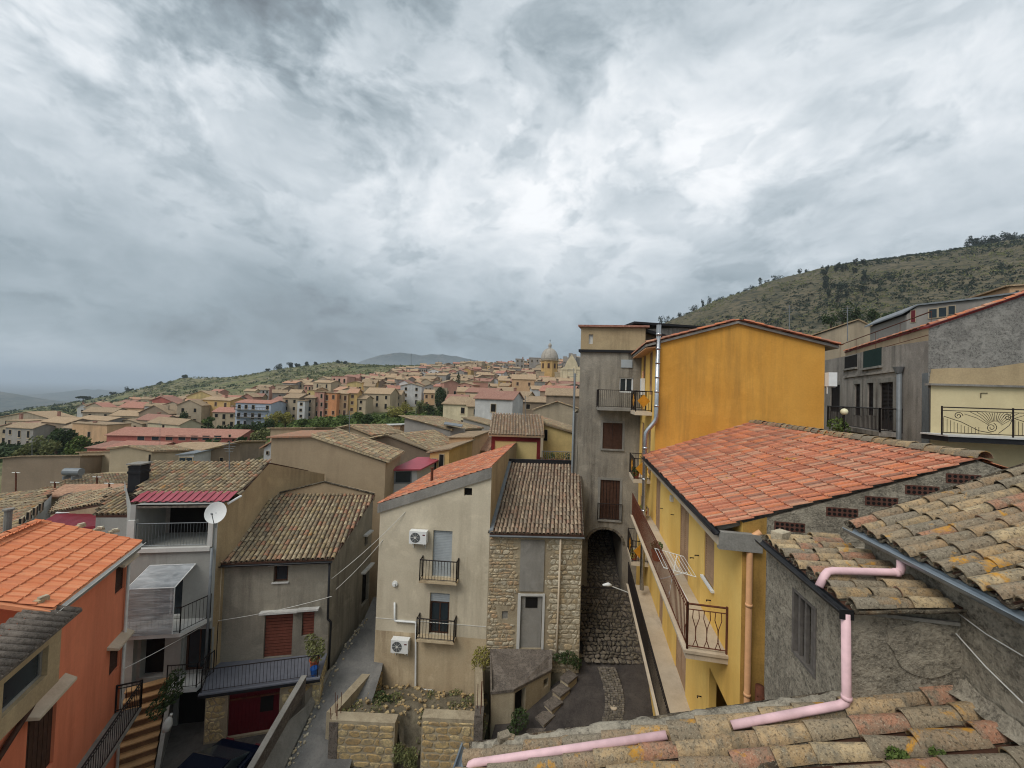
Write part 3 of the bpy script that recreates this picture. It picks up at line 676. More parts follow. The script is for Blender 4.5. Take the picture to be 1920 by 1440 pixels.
mb = MB(); wall(mb, fw, ZB, EZ-.02+.17, H_up+lowd+[gl], .16)
mb.build('street_facade', 'yellow_facade', yh)
mb = MB(); solid_walls(mb, [Y_(SL, 0, 0), Y_(SL, 7.6, 0), Y_(0, 7.6, 0)][::-1], ZB, -2.4)
mb.build('back_wall', 'yellow_wall', yh)
ew = WF(Y_(0, 0, 0), Y_(0, 7.6, 0))
mb = MB(); wall(mb, ew, ZB, [(0, EZ+.14), (RW, RZ-.12), (7.6, EZ+.2)], a1=.42); mb.build('corner_strip', 'yellow_stained', yh)
pw = MB(); wall(pw, ew, ZB, [(.42, EZ+.26), (RW, RZ-.03), (7.6, EZ+.2)], a0=.42)
for x0, x1 in ((.42, RW), (RW, 7.6)):   # parapet thickness
    z0, z1 = (EZ+.26, RZ-.03) if x0 < 1 else (RZ-.03, EZ+.2)
    pw.face([ew.pt(x0, z0), ew.pt(x1, z1), ew.pt(x1, z1, -.12), ew.pt(x0, z0, -.12)])
party = pw.build('party_wall', 'rough_dark', yh)
def hollow_brick(a, z, rz=.0):
    mb = MB(); mb.wbox(ew, a, a+.52, z, z+.17, -.02, .008); mb.cur = 1
    for r in range(2):
        for k in range(6):
            cx = a+.05+k*.084; cz = z+.045+r*.078; pts = [ew.pt(cx+math.cos(j*pi/3)*.032, cz+math.sin(j*pi/3)*.032, .010) for j in range(6)]
            mb.slab(pts, ew.pt(0, 0, .0)-ew.pt(0, 0, .002))
    return mb.build('hollow_brick', ['brick_red', 'dark'], party)
for a in (.55, 1.42, 2.05, 2.68, 3.3, 4.05):
    zz = (EZ+.3+(RZ-EZ-.24)*(a+.26-.42)/(RW-.42)) if a < RW-.2 else RZ-.1-(a-RW)*.3
    hollow_brick(a, zz-.40)
# broken render clumps on the party wall
for (a, z, sx, sz) in ((.62, -3.05, .45, .25), (.9, -3.55, .6, .3), (1.3, -3.2, .5, .2), (2.0, -2.7, .7, .18), (.55, -3.75, .22, .34)):
    mb = MB(); n = 9; ring = [ew.pt(a+math.cos(2*pi*k/n)*sx*.5*rnd.uniform(.75, 1.1), z+math.sin(2*pi*k/n)*sz*.5*rnd.uniform(.75, 1.1), .0) for k in range(n)]
    mb.slab(ring, Vector((ew.n.x, ew.n.y, 0))*rnd.uniform(.03, .06)); mb.build('render_patch', 'rough_grey', party)
rf = MB(); rf.slab([Y_(.13, -.45, EZ), Y_(SL, -.45, EZ), Y_(SL, RW, RZ), Y_(.13, RW, RZ)], (0, 0, -.12)); rf.slab([Y_(.05, RW, RZ-.01), Y_(SL, RW, RZ-.01), Y_(SL, 7.9, EZ), Y_(.05, 7.9, EZ)], (0, 0, -.12))
yroof = rf.build('roof', 'concrete', yh)
sdir = (v1*(RW+.45)+UP*(RZ-EZ)); SLn = sdir.length
tiles(yroof, Y_(-.03, -.5, EZ-.02), u1, sdir, [(0, 0), (SL+.03, 0), (SL+.03, SLn+.05), (0, SLn+.05)], 'red_tile', 'flat', .215, .352, 300, .5)
tiles(yroof, Y_(SL, 8.0, EZ-.02), -u1, -v1*(7.9-RW)+UP*(RZ-EZ), [(0, 0), (SL, 0), (SL, 4.4), (0, 4.4)], 'red_tile', 'flat', .215, .352, 0, .5)
ridge(yroof, Y_(-.1, RW, RZ+.0), Y_(SL, RW, RZ+.0), 'near_tile', .13, .36)
gutter(yh, Y_(-.15, -.53, EZ-.02), Y_(SL, -.53, EZ-.05), .075, 'black_plastic')
sf = MB(); sf.slab([Y_(-.1, -.47, EZ-.14), Y_(SL, -.47, EZ-.14), Y_(SL, .02, EZ-.14), Y_(-.1, .02, EZ-.14)], (0, 0, -.16)); sf.build('eaves_soffit', 'pale_strip', yh)
mb = MB(); mb.wbox(ew, -.46, .30, EZ-.36, EZ-.03, .02, .14); mb.build('eaves_end_block', 'concrete', yh)
louvre(yh, fw, H_up[0], 'shutter_brown', .02, 1, .12); louvre(yh, fw, H_up[1], 'shutter_brown', .02, 2, .30); louvre(yh, fw, H_up[2], 'shutter_brown', .02, 2, .2)
for h in lowd: louvre(yh, fw, h, 'shutter_brown', .02, 2, .2)
glazed(yh, fw, gl, 'veranda_window', 'grey_metal', 2, .5); darkback(yh, fw, gl, .9)
for h in H_up[:1]: mb = MB(); mb.wbox(fw, h[0]-.06, h[1]+.06, h[2]-.05, h[2], -.02, .07); mb.build('sill', 'white_paint', yh)
pipe(yh, [Y_(-.08, .28, EZ+.02), Y_(-.08, .10, EZ-.12), Y_(-.08, .10, -6.8), Y_(-.08, -.05, -7.05), Y_(-.08, -.05, -12.6)], .055, 'peach_pipe', 'downpipe', 10, ((1, .3), (1, .7)))
pipe(yh, [Y_(-.16, .28, -5.3), Y_(-.16, .28, -12.6)], .075, 'rust', 'iron_standpipe')
for z, sg in ((-5.45, 1), (-5.85, -1)):
    mb = MB(); mb.tube([Y_(-.2, .28-.06*sg, z), Y_(-.26, .28+.2*sg, z-.06), Y_(-.26, .28+.42*sg, z-.04), Y_(-.26, .28+.47*sg, z+.03), Y_(-.26, .28+.42*sg, z+.07)], .02, 6); mb.build('iron_hook', 'rust', yh)
for s_, z in ((3.2, -4.35), (1.75, -4.75), (2.75, -4.1), (5.6, -3.9), (7.4, -4.2), (2.3, -7.4), (2.4, -8.0)):
    mb = MB(); mb.tube([Y_(s_, 0, z), Y_(s_, -.1, z), Y_(s_-.09, -.12, z+.02)], .014, 5); mb.build('shutter_stay', 'iron', yh)
mb = MB(); mb.wbox(fw, SL-5.9, SL-5.72, -3.5, -3.32, 0, .09); mb.build('junction_box', 'off_white', yh)
def balcony(par, s0, s1, out, z, th, rail_mat, belly=.0, front_gap=.12, floor='pale_strip'):
    mb = MB(); mb.slab([Y_(s0, 0, z), Y_(s1, 0, z), Y_(s1, -out, z), Y_(s0, -out, z)], (0, 0, -th)); mb.slab([Y_(s0-.03, .02, z+.025), Y_(s1, .02, z+.025), Y_(s1, -out-.05, z+.025), Y_(s0-.03, -out-.05, z+.025)], (0, 0, -.06))
    o = mb.build('balcony', floor, par)
    railing(o, [Y_(s1, -out+.03, z+.02), Y_(s0+.04, -out+.03, z+.02)], .95, front_gap, rail_mat, .009, True, 'front_railing', True)
    railing(o, [Y_(s0+.04, -out+.03, z+.02), Y_(s0+.04, -.02, z+.02)], .95, .105, rail_mat, .009, True, 'end_railing', True, belly)
    return o
b1 = balcony(yh, .62, 10.0, .82, -5.32, .16, 'rust', .06)
b2 = balcony(yh, 1.2, 10.2, .90, -8.5, .18, 'iron', .0, .10)
mb = MB(); mb.wbox(fw, 0, SL-.1, -9.4, -9.2, .01, .05); mb.build('string_course', 'pale_strip', yh)

# ---------------- tall yellow house behind it
Cc = Y_(SL, 0, 0); un = u1
q = hit(1546, 700, Cc, un); HW = (q-Cc).dot(v1); ap = hit(1382, 607, Cc, un); AW = (ap-Cc).dot(v1); AZ = ap.z
el = hit(1234, 645, Cc, un).z; er = hit(1546, 648, Cc, un).z; HD = 5.2
def T_(s, w, z): return Cc+u1*s+v1*w+UP*z
th_ = thing('tall_yellow_house', 'tall ochre-yellow gable house with steel flue rising behind the red tiled roof', 'house', T_(2, 4, ZB))
gw = WF(T_(0, 0, 0), T_(0, HW, 0)); mb = MB(); wall(mb, gw, ZB, [(0, el), (AW, AZ), (HW, er)]); mb.build('gable_wall', 'yellow_wall', th_)
tw = WF(T_(HD, 0, 0), T_(0, 0, 0)); TH_ = [(HD-1.9, HD-1.1, .15, 2.2), (HD-3.9, HD-3.1, .15, 2.2), (HD-1.9, HD-1.1, -3.6, -1.3), (HD-3.9, HD-3.1, -3.6, -1.3), (HD-1.9, HD-1.1, -7.4, -5.1), (HD-3.9, HD-3.1, -7.4, -5.1)]
mb = MB(); wall(mb, tw, ZB, el, TH_, .15); wall(mb, WF(T_(0, HW, 0), T_(HD, HW, 0)), ZB, er); wall(mb, WF(T_(HD, HW, 0), T_(HD, 0, 0)), ZB, [(0, er), (HW-AW, AZ), (HW, el)]); mb.build('wall', 'yellow_facade', th_)
for h in TH_: louvre(th_, tw, h, 'shutter_brown', .03, 2, .2)
mb = MB(); sl = (AZ-el)/AW; sr = (AZ-er)/(HW-AW)
mb.slab([T_(-.12, -.5, el-sl*.5+.1), T_(HD+.1, -.5, el-sl*.5+.1), T_(HD+.1, AW, AZ+.1), T_(-.12, AW, AZ+.1)], (0, 0, -.1)); mb.slab([T_(-.12, AW, AZ+.1), T_(HD+.1, AW, AZ+.1), T_(HD+.1, HW+.45, er-sr*.45+.1), T_(-.12, HW+.45, er-sr*.45+.1)], (0, 0, -.1))
tr_ = mb.build('roof', 'concrete', th_)
tiles(tr_, T_(-.15, -.55, el-sl*.55+.11), u1, v1+UP*sl, [(0, 0), (HD+.3, 0), (HD+.3, (AW+.55)*math.hypot(1, sl)), (0, (AW+.55)*math.hypot(1, sl))], 'red_tile', 'flat', .215, .35, 0, .5)
tiles(tr_, T_(HD+.15, HW+.5, er-sr*.5+.11), -u1, -v1+UP*sr, [(0, 0), (HD+.3, 0), (HD+.3, (HW-AW+.5)*math.hypot(1, sr)), (0, (HW-AW+.5)*math.hypot(1, sr))], 'red_tile', 'flat', .215, .35, 0, .5)
for w0, w1, z0, z1 in ((-.5, AW, el-sl*.5+.14, AZ+.14), (HW+.45, AW, er-sr*.45+.14, AZ+.14)): ridge(tr_, T_(-.12, w0, z0), T_(-.12, w1, z1), 'red_tile', .075, .36)
mb = MB(); mb.slab([T_(-.02, -.48, el-sl*.5-.02), T_(HD, -.48, el-sl*.5-.02), T_(HD, .0, el-.1), T_(-.02, 0, el-.1)], (0, 0, -.05)); mb.build('eaves_soffit', 'peach_pipe', th_)
f0 = hit(1231, 618, Y_(SL-.12, 0, 0), un)
pipe(th_, [T_(-.14, .02, f0.z+.2), T_(-.14, -.0, -.95), T_(-.14, -.42, -1.5), T_(-.14, -.42, -8.2)], .095, 'steel', 'flue', 12, ((0, .1), (0, .25), (0, .4), (0, .55), (0, .7), (0, .85), (2, .1), (2, .3), (2, .5)))
for z in (-.1-.55, -3.75, -7.5):
    mb = MB(); mb.slab([T_(.9, 0, z), T_(2.6, 0, z), T_(2.6, -.75, z), T_(.9, -.75, z)], (0, 0, -.16)); o = mb.build('balcony', 'pale_strip', th_)
    railing(o, [T_(2.6, -.02, z), T_(2.6, -.72, z), T_(.92, -.72, z), T_(.92, -.02, z)], .95, .14, 'iron', .009, True)
    for (c, dx) in ((T_(.91, -.38, z+.5), v1), (T_(1.75, -.73, z+.5), u1)):
        p = MB(); p.slab([c-dx*.28, c+UP*.3, c+dx*.28, c-UP*.3], dx.cross(UP)*.03); p.build('diamond_panel', 'diamond_panel', o)

# ---------------- arch building at the end of the lane
gp0, gp1 = P(1083, 850, 21.6), P(1199, 850, 21.2)
ar = thing('arch_building', 'tall stained grey building over the dark archway at the lane end', 'building', ((gp0+gp1)/2).xy.to_3d()+UP*ZB)
aw = WF(gp0, gp1)
hA = aw.rect(1101, 992, 1166, 1130); hA = (hA[0], hA[1], -13.0, hA[3])
hw = [aw.rect(1130, 793, 1167, 842), aw.rect(1125, 900, 1162, 975), aw.rect(1161, 708, 1187, 736)]
ztop = aw.px(1140, 661)[1]
mb = MB(); wall(mb, aw, ZB, ztop, [(*hA, 5.0)]+hw, .18)
# spandrels of the arch
r = (hA[1]-hA[0])/2; cx = (hA[0]+hA[1])/2; cz = hA[3]-r*.85
N = 16; arc = [(cx+math.cos(pi*k/N)*r, cz+math.sin(pi*k/N)*r*.85) for k in range(N+1)]
for k in range(N):
    (x0, z0), (x1, z1) = arc[k], arc[k+1]
    mb.face([aw.pt(x0, z0), aw.pt(x0, hA[3]), aw.pt(x1, hA[3]), aw.pt(x1, z1)]); mb.face([aw.pt(x0, z0), aw.pt(x1, z1), aw.pt(x1, z1, -5), aw.pt(x0, z0, -5)])
for x0, x1 in ((hA[0], hA[0]), (hA[1], hA[1])): pass
wall(mb, WF(gp1, gp1+Vector((.4, 9, 0))), ZB, ztop); wall(mb, WF(gp0+Vector((1.9, 9, 0)), gp0), ZB, ztop)
mb.build('wall', 'arch_wall', ar)
vb = MB()
for k in range(N):   # voussoirs round the arch
    (x0, z0), (x1, z1) = arc[k], arc[k+1]; g = .12
    def o_(x, z, kk): return (x+(x-cx)*.16*kk, z+(z-cz)*.16*kk)
    p = [aw.pt(*o_(x0, z0, 0), .0), aw.pt(*o_(x1, z1, 0), .0), aw.pt(*o_(x1, z1, 1), .0), aw.pt(*o_(x0, z0, 1), .0)]
    s_ = MB(); s_.slab([v.lerp(sum(p, Vector())/4, .06) for v in p], Vector((aw.n.x, aw.n.y, 0))*.03); s_.build('voussoir', 'cobble', ar)
louvre(ar, aw, hw[0], 'dark_wood', .03, 2, 1.0); slatted(ar, aw, hw[1], 'dark_wood', .05, 6, False, 'door'); glazed(ar, aw, hw[2], 'window', 'white_paint', 2, .06)
for h, m_ in ((hw[0], 'arch_wall'), (hw[1], 'arch_wall')):
    mb = MB(); mb.wbox(aw, h[0]-.1, h[1]+.1, h[2]-.08, h[2]-.003, -.02, .08); mb.wbox(aw, h[0]-.12, h[0]-.002, h[2], h[3]+.12, 0, .03); mb.wbox(aw, h[1]+.002, h[1]+.12, h[2], h[3]+.12, 0, .03); mb.wbox(aw, h[0]-.001, h[1]+.001, h[3]+.002, h[3]+.12, 0, .03); mb.build('window_surround', 'concrete', ar)
h = hw[1]; railing(ar, [aw.pt(h[0]-.12, h[2], .08), aw.pt(h[1]+.12, h[2], .08)], .9, .1, 'iron', .008, True)
h = hw[2]; mb = MB(); mb.wbox(aw, h[0]-1.2, aw.L-.1, h[2]-1.0, h[2]-.85, 0, .9); o = mb.build('balcony', 'concrete', ar); railing(o, [aw.pt(h[0]-1.2, h[2]-.85, 0), aw.pt(h[0]-1.2, h[2]-.85, .88), aw.pt(aw.L-.15, h[2]-.85, .88)], .95, .1, 'iron', .008)
a_, z_ = aw.px(1175, 682); mb = MB(); mb.wbox(aw, a_-.3, a_+.3, z_-.22, z_+.22, 0, .05); mb.build('blue_panel', 'grey_shutter', ar)
mb = MB(); mb.slab([aw.pt(-.12, ztop+.002, .12), aw.pt(aw.L, ztop+.002, .12), aw.pt(aw.L+.5, ztop+.002, -9), aw.pt(1.85, ztop+.002, -9)], (0, 0, .14)); mb.build('roof_edge', 'tar', ar)
# lower left flank of that building
lp0 = P(1073, 900, 21.9); mb = MB(); zl = aw.px(1085, 775)[1]; lw = WF(lp0, gp0+(gp0-gp1).normalized()*.02); wall(mb, lw, ZB, zl); mb.face([lw.pt(0, zl), lw.pt(lw.L, zl), lw.pt(lw.L+1.2, zl, -6), lw.pt(1.25, zl, -6)]); wall(mb, WF(lp0+Vector((1.3, 6, 0)), lp0), ZB, zl); mb.build('side_block', 'arch_wall', ar)
pipe(ar, [lw.pt(.1, aw.px(1085, 700)[1], .12), lw.pt(.1, -6.2, .12), lw.pt(.5, -6.7, .12)], .06, 'grey_metal', 'downpipe', 8)
# penthouse on top
pp = [P(1089, 640, 24.5), P(1210, 640, 24.0)]; w_ = WF(*pp); zt = w_.px(1150, 614)[1]; hh = [w_.rect(1104, 627, 1112, 645)]
mb = MB(); wall(mb, w_, ztop-1, zt, hh, .15); wall(mb, WF(pp[1], pp[1]+Vector((0, 5, 0))), ztop-1, zt); wall(mb, WF(pp[0]+Vector((1.1, 5, 0)), pp[0]), ztop-1, zt); o = mb.build('penthouse', 'ochre_side', ar); darkback(o, w_, hh[0], .12, 'off_white', 'window')
mb = MB(); mb.slab([w_.pt(-.2, zt+.002, .2), w_.pt(w_.L+.2, zt+.002, .2), w_.pt(w_.L+.2, zt+.002, -5), w_.pt(1.0, zt+.002, -5)], (0, 0, .12)); mb.build('penthouse_roof', 'roof_red', ar)

# ---------------- rooftops right behind the tall yellow house
sb = thing('dark_eaved_house', 'grey house with black eave and stained wall behind the yellow gable', 'house', P(1280, 640, 26).xy.to_3d()+UP*-6)
w_ = WF(P(1195, 640, 25), P(1345, 640, 26)); mb = MB(); wall(mb, w_, -8, [(0, w_.px(1200, 618)[1]), (w_.L, w_.px(1345, 612)[1])]); wall(mb, WF(P(1345, 640, 26), P(1345, 640, 26)+Vector((0, 6, 0))), -8, w_.px(1345, 612)[1]); mb.build('wall', 'blackened_or_shaded_wall', sb)
z_ = w_.px(1250, 613)[1]; mb = MB(); mb.wbox(w_, -.4, w_.L+.3, z_+.02, z_+.16, -6, .3); mb.build('roof', 'tar', sb)
p_ = P(1196, 612, 24.2); q_ = P(1265, 632, 24.2); mb = MB(); mb.slab([p_, q_, q_+Vector((.3, 2.5, .25)), p_+Vector((.3, 2.5, .25))], (0, 0, -.18)); mb.build('eave_board', 'tar', sb)
# ---------------- beige house in the middle
bp0, bp1 = P(705, 1150, 17.7), P(914, 1120, 17.3); bd = Vector((.139, .99, 0))
bw = WF(bp0, bp1); bh = thing('beige_house', 'tall beige house with single-slope red roof and two small iron balconies', 'house', ((bp0+bp1)/2).xy.to_3d()+UP*-15)
zl_, zr_ = bw.px(708, 948)[1], bw.px(918, 884)[1]; BD = 9.0
hB = [bw.rect(811, 995, 847, 1082), bw.rect(805, 1112, 842, 1190), bw.rect(870, 915, 885, 930)]
zsplit = bw.px(810, 1190)[1]
mb = MB(); wall(mb, bw, zsplit, [(0, zl_), (bw.L, zr_)], hB[:1]+[(hB[1][0], hB[1][1], max(hB[1][2], zsplit+.01), hB[1][3])]+hB[2:], .2)
b0b, b1b = bp0+bd*BD, bp1+bd*BD
wall(mb, WF(b0b, bp0), -15.6, zl_); wall(mb, WF(b1b, b0b), -15.6, [(0, zr_), (bw.L, zl_)]); mb.build('wall', 'beige_wall', bh)
mb = MB(); wall(mb, bw, -15.6, zsplit); mb.build('lower_wall', 'tan_wall', bh)
mb = MB(); wall(mb, WF(bp1, b1b), -15.6, zr_+.25); mb.build('side_wall', 'ochre_side', bh)
n3 = Vector((bw.n.x, bw.n.y, 0)); d3 = Vector((bw.d.x, bw.d.y, 0)); R0 = bw.pt(-.12, zl_-.03, .06); R1_ = bw.pt(bw.L-.02, zr_+.08, .06)
mb = MB(); mb.slab([R0, R1_, R1_+bd*BD, R0+bd*BD], (0, 0, .1)); br = mb.build('roof', 'red_flat', bh)
es = (R1_-R0); tiles(br, R0+UP*.1+bd*BD, -bd, es, [(0, 0), (BD, 0), (BD, es.length), (0, es.length)], 'red_tile', 'flat', .2, .3, 0, .3)
mb = MB(); mb.hexa([bw.pt(-.1, zl_-.32, 0), bw.pt(bw.L, zr_-.28, 0), bw.pt(bw.L, zr_-.28, .08), bw.pt(-.1, zl_-.32, .08), bw.pt(-.1, zl_+.09, 0), bw.pt(bw.L, zr_+.2, 0), bw.pt(bw.L, zr_+.2, .09), bw.pt(-.1, zl_+.09, .09)]); mb.build('verge_band', 'concrete', bh)
roller(bh, bw, hB[0], 'grey_shutter', .1); h = hB[1]; h = (h[0], h[1], zsplit+.02, h[3])
zs = h[3]-.42; roller(bh, bw, (h[0], h[1], zs, h[3]), 'grey_shutter', .1); glazed(bh, bw, (h[0], h[1], h[2], zs), 'balcony_door', 'dark_wood', 2, .12); darkback(bh, bw, hB[2], .2, 'dark', 'vent_opening')
for h, nm in ((hB[0], 'upper'), (hB[1], 'lower')):
    zb_ = h[2]-.02; mb = MB(); mb.wbox(bw, h[0]-.45, h[1]+.35, zb_-.1, zb_, 0, .42); o = mb.build('balcony', 'tan_wall', bh)
    railing(o, [bw.pt(h[0]-.43, zb_, .02), bw.pt(h[0]-.43, zb_, .4), bw.pt(h[1]+.33, zb_, .4), bw.pt(h[1]+.33, zb_, .02)], .9, .13, 'iron', .011, True, 'railing')
def ac_unit(label, w, u, v, s=1.0, off=.05):
    a, z = w.px(u, v, .2); t = thing('air_conditioner', label, 'air conditioner', w.pt(a, z-.3, .2), 'air conditioner units on house walls'); W, H = .78*s, .55*s
    mb = MB(); mb.wbox(w, a-W/2, a+W/2, z-H/2, z+H/2, off, off+.3); mb.build('casing', 'white_paint', t)
    mb = MB(); c = w.pt(a-W*.14, z, off+.302); mb.tube([c, c+Vector((w.n.x, w.n.y, 0))*.012], H*.4, 16); g = mb.build('fan_grille', 'ac_grille', t)
    mb = MB(); mb.tube([c+Vector((w.n.x, w.n.y, 0))*.013, c+Vector((w.n.x, w.n.y, 0))*.02], H*.1, 10)
    for k in range(4): dd = Vector((w.d.x, w.d.y, 0))*math.cos(k*pi/4)+UP*math.sin(k*pi/4); mb.tube([c-dd*H*.4+Vector((w.n.x, w.n.y, 0))*.014, c+dd*H*.4+Vector((w.n.x, w.n.y, 0))*.014], .006, 4)
    mb.build('fan_guard', 'off_white', t)
    mb = MB(); mb.wbox(w, a+W*.28, a+W*.42, z+H*.18, z+H*.27, off+.3, off+.304); mb.build('badge', 'red_door', t)
    mb = MB()
    for dx in (-W*.35, W*.35): mb.wbox(w, a+dx-.02, a+dx+.02, z-H/2-.04, z-H/2, 0, off+.3); mb.wbox(w, a+dx-.02, a+dx+.02, z-H/2-.3, z-H/2-.04, 0, .03)
    mb.build('bracket', 'off_white', t); return t
ac_unit('white air conditioner high on the beige wall left of the closed roller shutter', bw, 785, 1006); ac_unit('white air conditioner low on the beige wall beside the white drain pipe', bw, 751, 1209)
def wp(u, v, d=.07): a, z = bw.px(u, v, d); return bw.pt(a, z, d)
tag(pipe(None, [wp(740, 1130), wp(740, 1164), wp(780, 1167), wp(779, 1292), wp(812, 1295)], .045, 'white_paint', 'drain_pipe', 8), 'white plastic drain pipe stepping down the beige house wall', 'pipe')
a_, z_ = bw.px(741, 1094); mb = MB(); mb.tube([bw.pt(a_, z_, 0), bw.pt(a_, z_, .06)], .13, 14); mb.tube([bw.pt(a_, z_, .06), bw.pt(a_, z_, .16)], .05, 8); mb.build('wall_vent', 'white_paint', bh)
mb = MB(); p_ = P(810, 888, 19.5); mb.tube([p_-UP*.5, p_+UP*.25], .07, 8); mb.tube([p_+UP*.25, p_+UP*.32], .1, 8); mb.build('flue', 'rust', bh)
mb = MB(); zc = bw.px(800, 1166)[1]; mb.wbox(bw, 0, bw.L-.02, zc-.012, zc+.012, 0, .012); mb.build('cable_line', 'off_white', bh)

# ---------------- stone house beside it
sp0, sp1 = bp1.copy(), P(1089, 1120, 17.45); sw = WF(sp0, sp1)
sh = thing('stone_house', 'rough stone house with old clay tile roof between beige house and lane', 'house', ((sp0+sp1)/2).xy.to_3d()+UP*-14)
zE = sw.px(1005, 1003)[1]; SD = 5.3; SLP = .40
hS = [sw.rect(975, 1117, 1016, 1216), sw.rect(941, 1146, 952, 1161)]; door = (hS[0][0], hS[0][1], hS[0][2], hS[0][3])
mb = MB(); wall(mb, sw, -14.2, zE, [door, hS[1]], .12); s0b, s1b = sp0+bd*SD, sp1+bd*SD
wall(mb, WF(sp1, s1b), -14.2, [(0, zE), (SD, zE+SLP*SD)]); sm = mb.build('wall', 'mortar', sh)
ren = sw.rect(975, 1012, 1020, 1108); mb = MB(); n = 14; cx, cz = (ren[0]+ren[1])/2, (ren[2]+ren[3])/2
mb.wbox(sw, ren[0], ren[1], ren[2], ren[3], .0, .05); mb.build('rendered_panel', 'concrete', sh)
e3 = Vector((sw.d.x, sw.d.y, 0)); O_ = sw.pt(0, -12.4, 0)
hl = [(door[0]-.13, door[1]+.13, -12.4+12.4, door[3]+12.4+.12), (ren[0], ren[1], ren[2]+12.4, ren[3]+12.4), (hS[1][0]-.05, hS[1][1]+.05, hS[1][2]+12.35, hS[1][3]+12.45)]
amid = door[1]
stones(sm, O_, e3, UP, [(0.02, 0), (door[0]-.05, 0), (door[0]-.05, zE+12.3), (.02, zE+12.3)], 'stone', (.11, .22), (.13, .38), .028, .02, hl, 170, .55, 'stone', True)
stones(sm, O_, e3, UP, [(door[1]+.03, 0), (sw.L, 0), (sw.L, zE+12.3), (door[1]+.03, zE+12.3)], 'pale_stone', (.16, .27), (.2, .46), .028, .022, hl, 170, .45, 'stone', True)
mb = MB(); mb.wbox(sw, door[0]-.13, door[0], door[2], door[3]+.1, .0, .05); mb.wbox(sw, door[1], door[1]+.1, door[2], door[3]+.1, 0, .05); mb.wbox(sw, door[0], door[1], door[3], door[3]+.09, 0, .05); mb.build('door_surround', 'white_render', sh)
mb = MB(); zt = door[3]-.55; mb.wbox(sw, door[0]+.02, door[1]-.02, door[2], door[3], -.1, -.06); o = mb.build('door', 'concrete', sh)
mb = MB(); mb.wbox(sw, door[0]+.22, door[1]-.22, zt, door[3]-.1, -.06, -.04); mb.build('fanlight', 'dark', o)
darkback(sh, sw, hS[1], .05, 'concrete', 'blocked_window')
mb = MB(); E0 = sw.pt(.0, zE, .12); E1 = sw.pt(sw.L+.05, zE, .12); bk = bd*(SD+.1)+UP*(SLP*(SD+.1)); mb.slab([E0, E1, E1+bk, E0+bk], (0, 0, .08)); sr_ = mb.build('roof', 'dark_wood', sh)
tiles(sr_, E0+UP*.08, E1-E0, bk, [(0, 0), ((E1-E0).length, 0), ((E1-E0).length, bk.length), (0, bk.length)], 'brown_tile', 'coppo', .18, .30, 300, 1.0)
mb = MB(); mb.slab([E0+bk+UP*.05, E1+bk+UP*.05, E1+bk+UP*.32, E0+bk+UP*.32], bd*.1); mb.build('ridge_board', 'tar', sh)
mb = MB(); mb.hexa([E0+UP*.08-e3*.02, E0+UP*.08+e3*.14, E0+bk+UP*.08+e3*.14, E0+bk+UP*.08-e3*.02, E0+UP*.2-e3*.02, E0+UP*.2+e3*.14, E0+bk+UP*.2+e3*.14, E0+bk+UP*.2-e3*.02]); mb.build('flashing', 'grey_metal', sh)
gutter(sh, sw.pt(0, zE-.0, .2), sw.pt(sw.L+.05, zE-.02, .2), .06, 'grey_metal')
pipe(sh, [sw.pt(sw.px(1050, 1010)[0], zE-.05, .16), sw.pt(sw.px(1047, 1100)[0], -10, .09), sw.pt(sw.px(1043, 1215)[0], -11.9, .09)], .045, 'pale_strip', 'downpipe', 8)
# ---------------- shed in front of the stone house
fz = -14.6
foot = [P(921, 1218, 17.15), P(922, 1298, 15.2), P(964, 1293, 15.3), P(1033, 1257, 16.6), P(1033, 1222, 17.2)]
tz_ = [p.z for p in foot]; tz_[0] = tz_[4] = (tz_[0]+tz_[4])/2; tz = tz_
shd = thing('shed', 'small concrete lean-to shed with dark doorway against the stone house', 'shed', (foot[1].x+.5, foot[1].y+1, fz))
w_ = WF(foot[2], foot[3]); hD = [(.06, .62, -14.2, tz[2]-.16), (w_.L-.42, w_.L-.14, tz[3]-.55, tz[3]-.22)]
mb = MB(); wall(mb, WF(foot[1], foot[2]), fz, [(0, tz[1]), (5, tz[2])]); wall(mb, w_, fz, [(0, tz[2]), (w_.L, tz[3])], hD, .25); wall(mb, WF(foot[0], foot[1]), fz, [(0, tz[0]), (9, tz[1])]); mb.build('wall', 'mortar', shd)
for h in hD: darkback(shd, w_, h, .24, 'dark', 'opening')
cen = sum((Vector((p.x, p.y, 0)) for p in foot), Vector())/5
mb = MB(); mb.slab([Vector((p.x, p.y, z-.06))+(Vector((p.x, p.y, 0))-cen)*.04 for p, z in zip(foot, tz)], (0, 0, .1)); mb.build('roof', 'old_concrete', shd)

# ---------------- ruined enclosure in front of the beige house
ep0, ep1 = P(616, 1400, 14.3), P(904, 1400, 14.2); ewf = WF(ep0, ep1); zt0 = ewf.px(640, 1356)[1]; zt1 = ewf.px(880, 1345)[1]
en = thing('ruined_wall', 'roofless tan block wall enclosure full of rubble below the beige house', 'wall', ((ep0+ep1)/2).xy.to_3d()+UP*-17)
gp = (ewf.px(739, 1400)[0], ewf.px(789, 1400)[0]); core = MB()
for a0, a1 in ((0, gp[0]), (gp[1], ewf.L)): core.wbox(ewf, a0, a1, -17, zt0+(zt1-zt0)*((a0+a1)/2/ewf.L), -.4, 0)
back0 = P(704, 1207, 17.5); lw_ = WF(back0, ep0+Vector((0, .42, 0))); zlb = -12.55
core.hexa([lw_.pt(0, -17, 0), lw_.pt(lw_.L, -17, 0), lw_.pt(lw_.L, -17, .35), lw_.pt(0, -17, .35), lw_.pt(0, zlb, 0), lw_.pt(lw_.L, zt0-.02, 0), lw_.pt(lw_.L, zt0-.02, .35), lw_.pt(0, zlb, .35)])
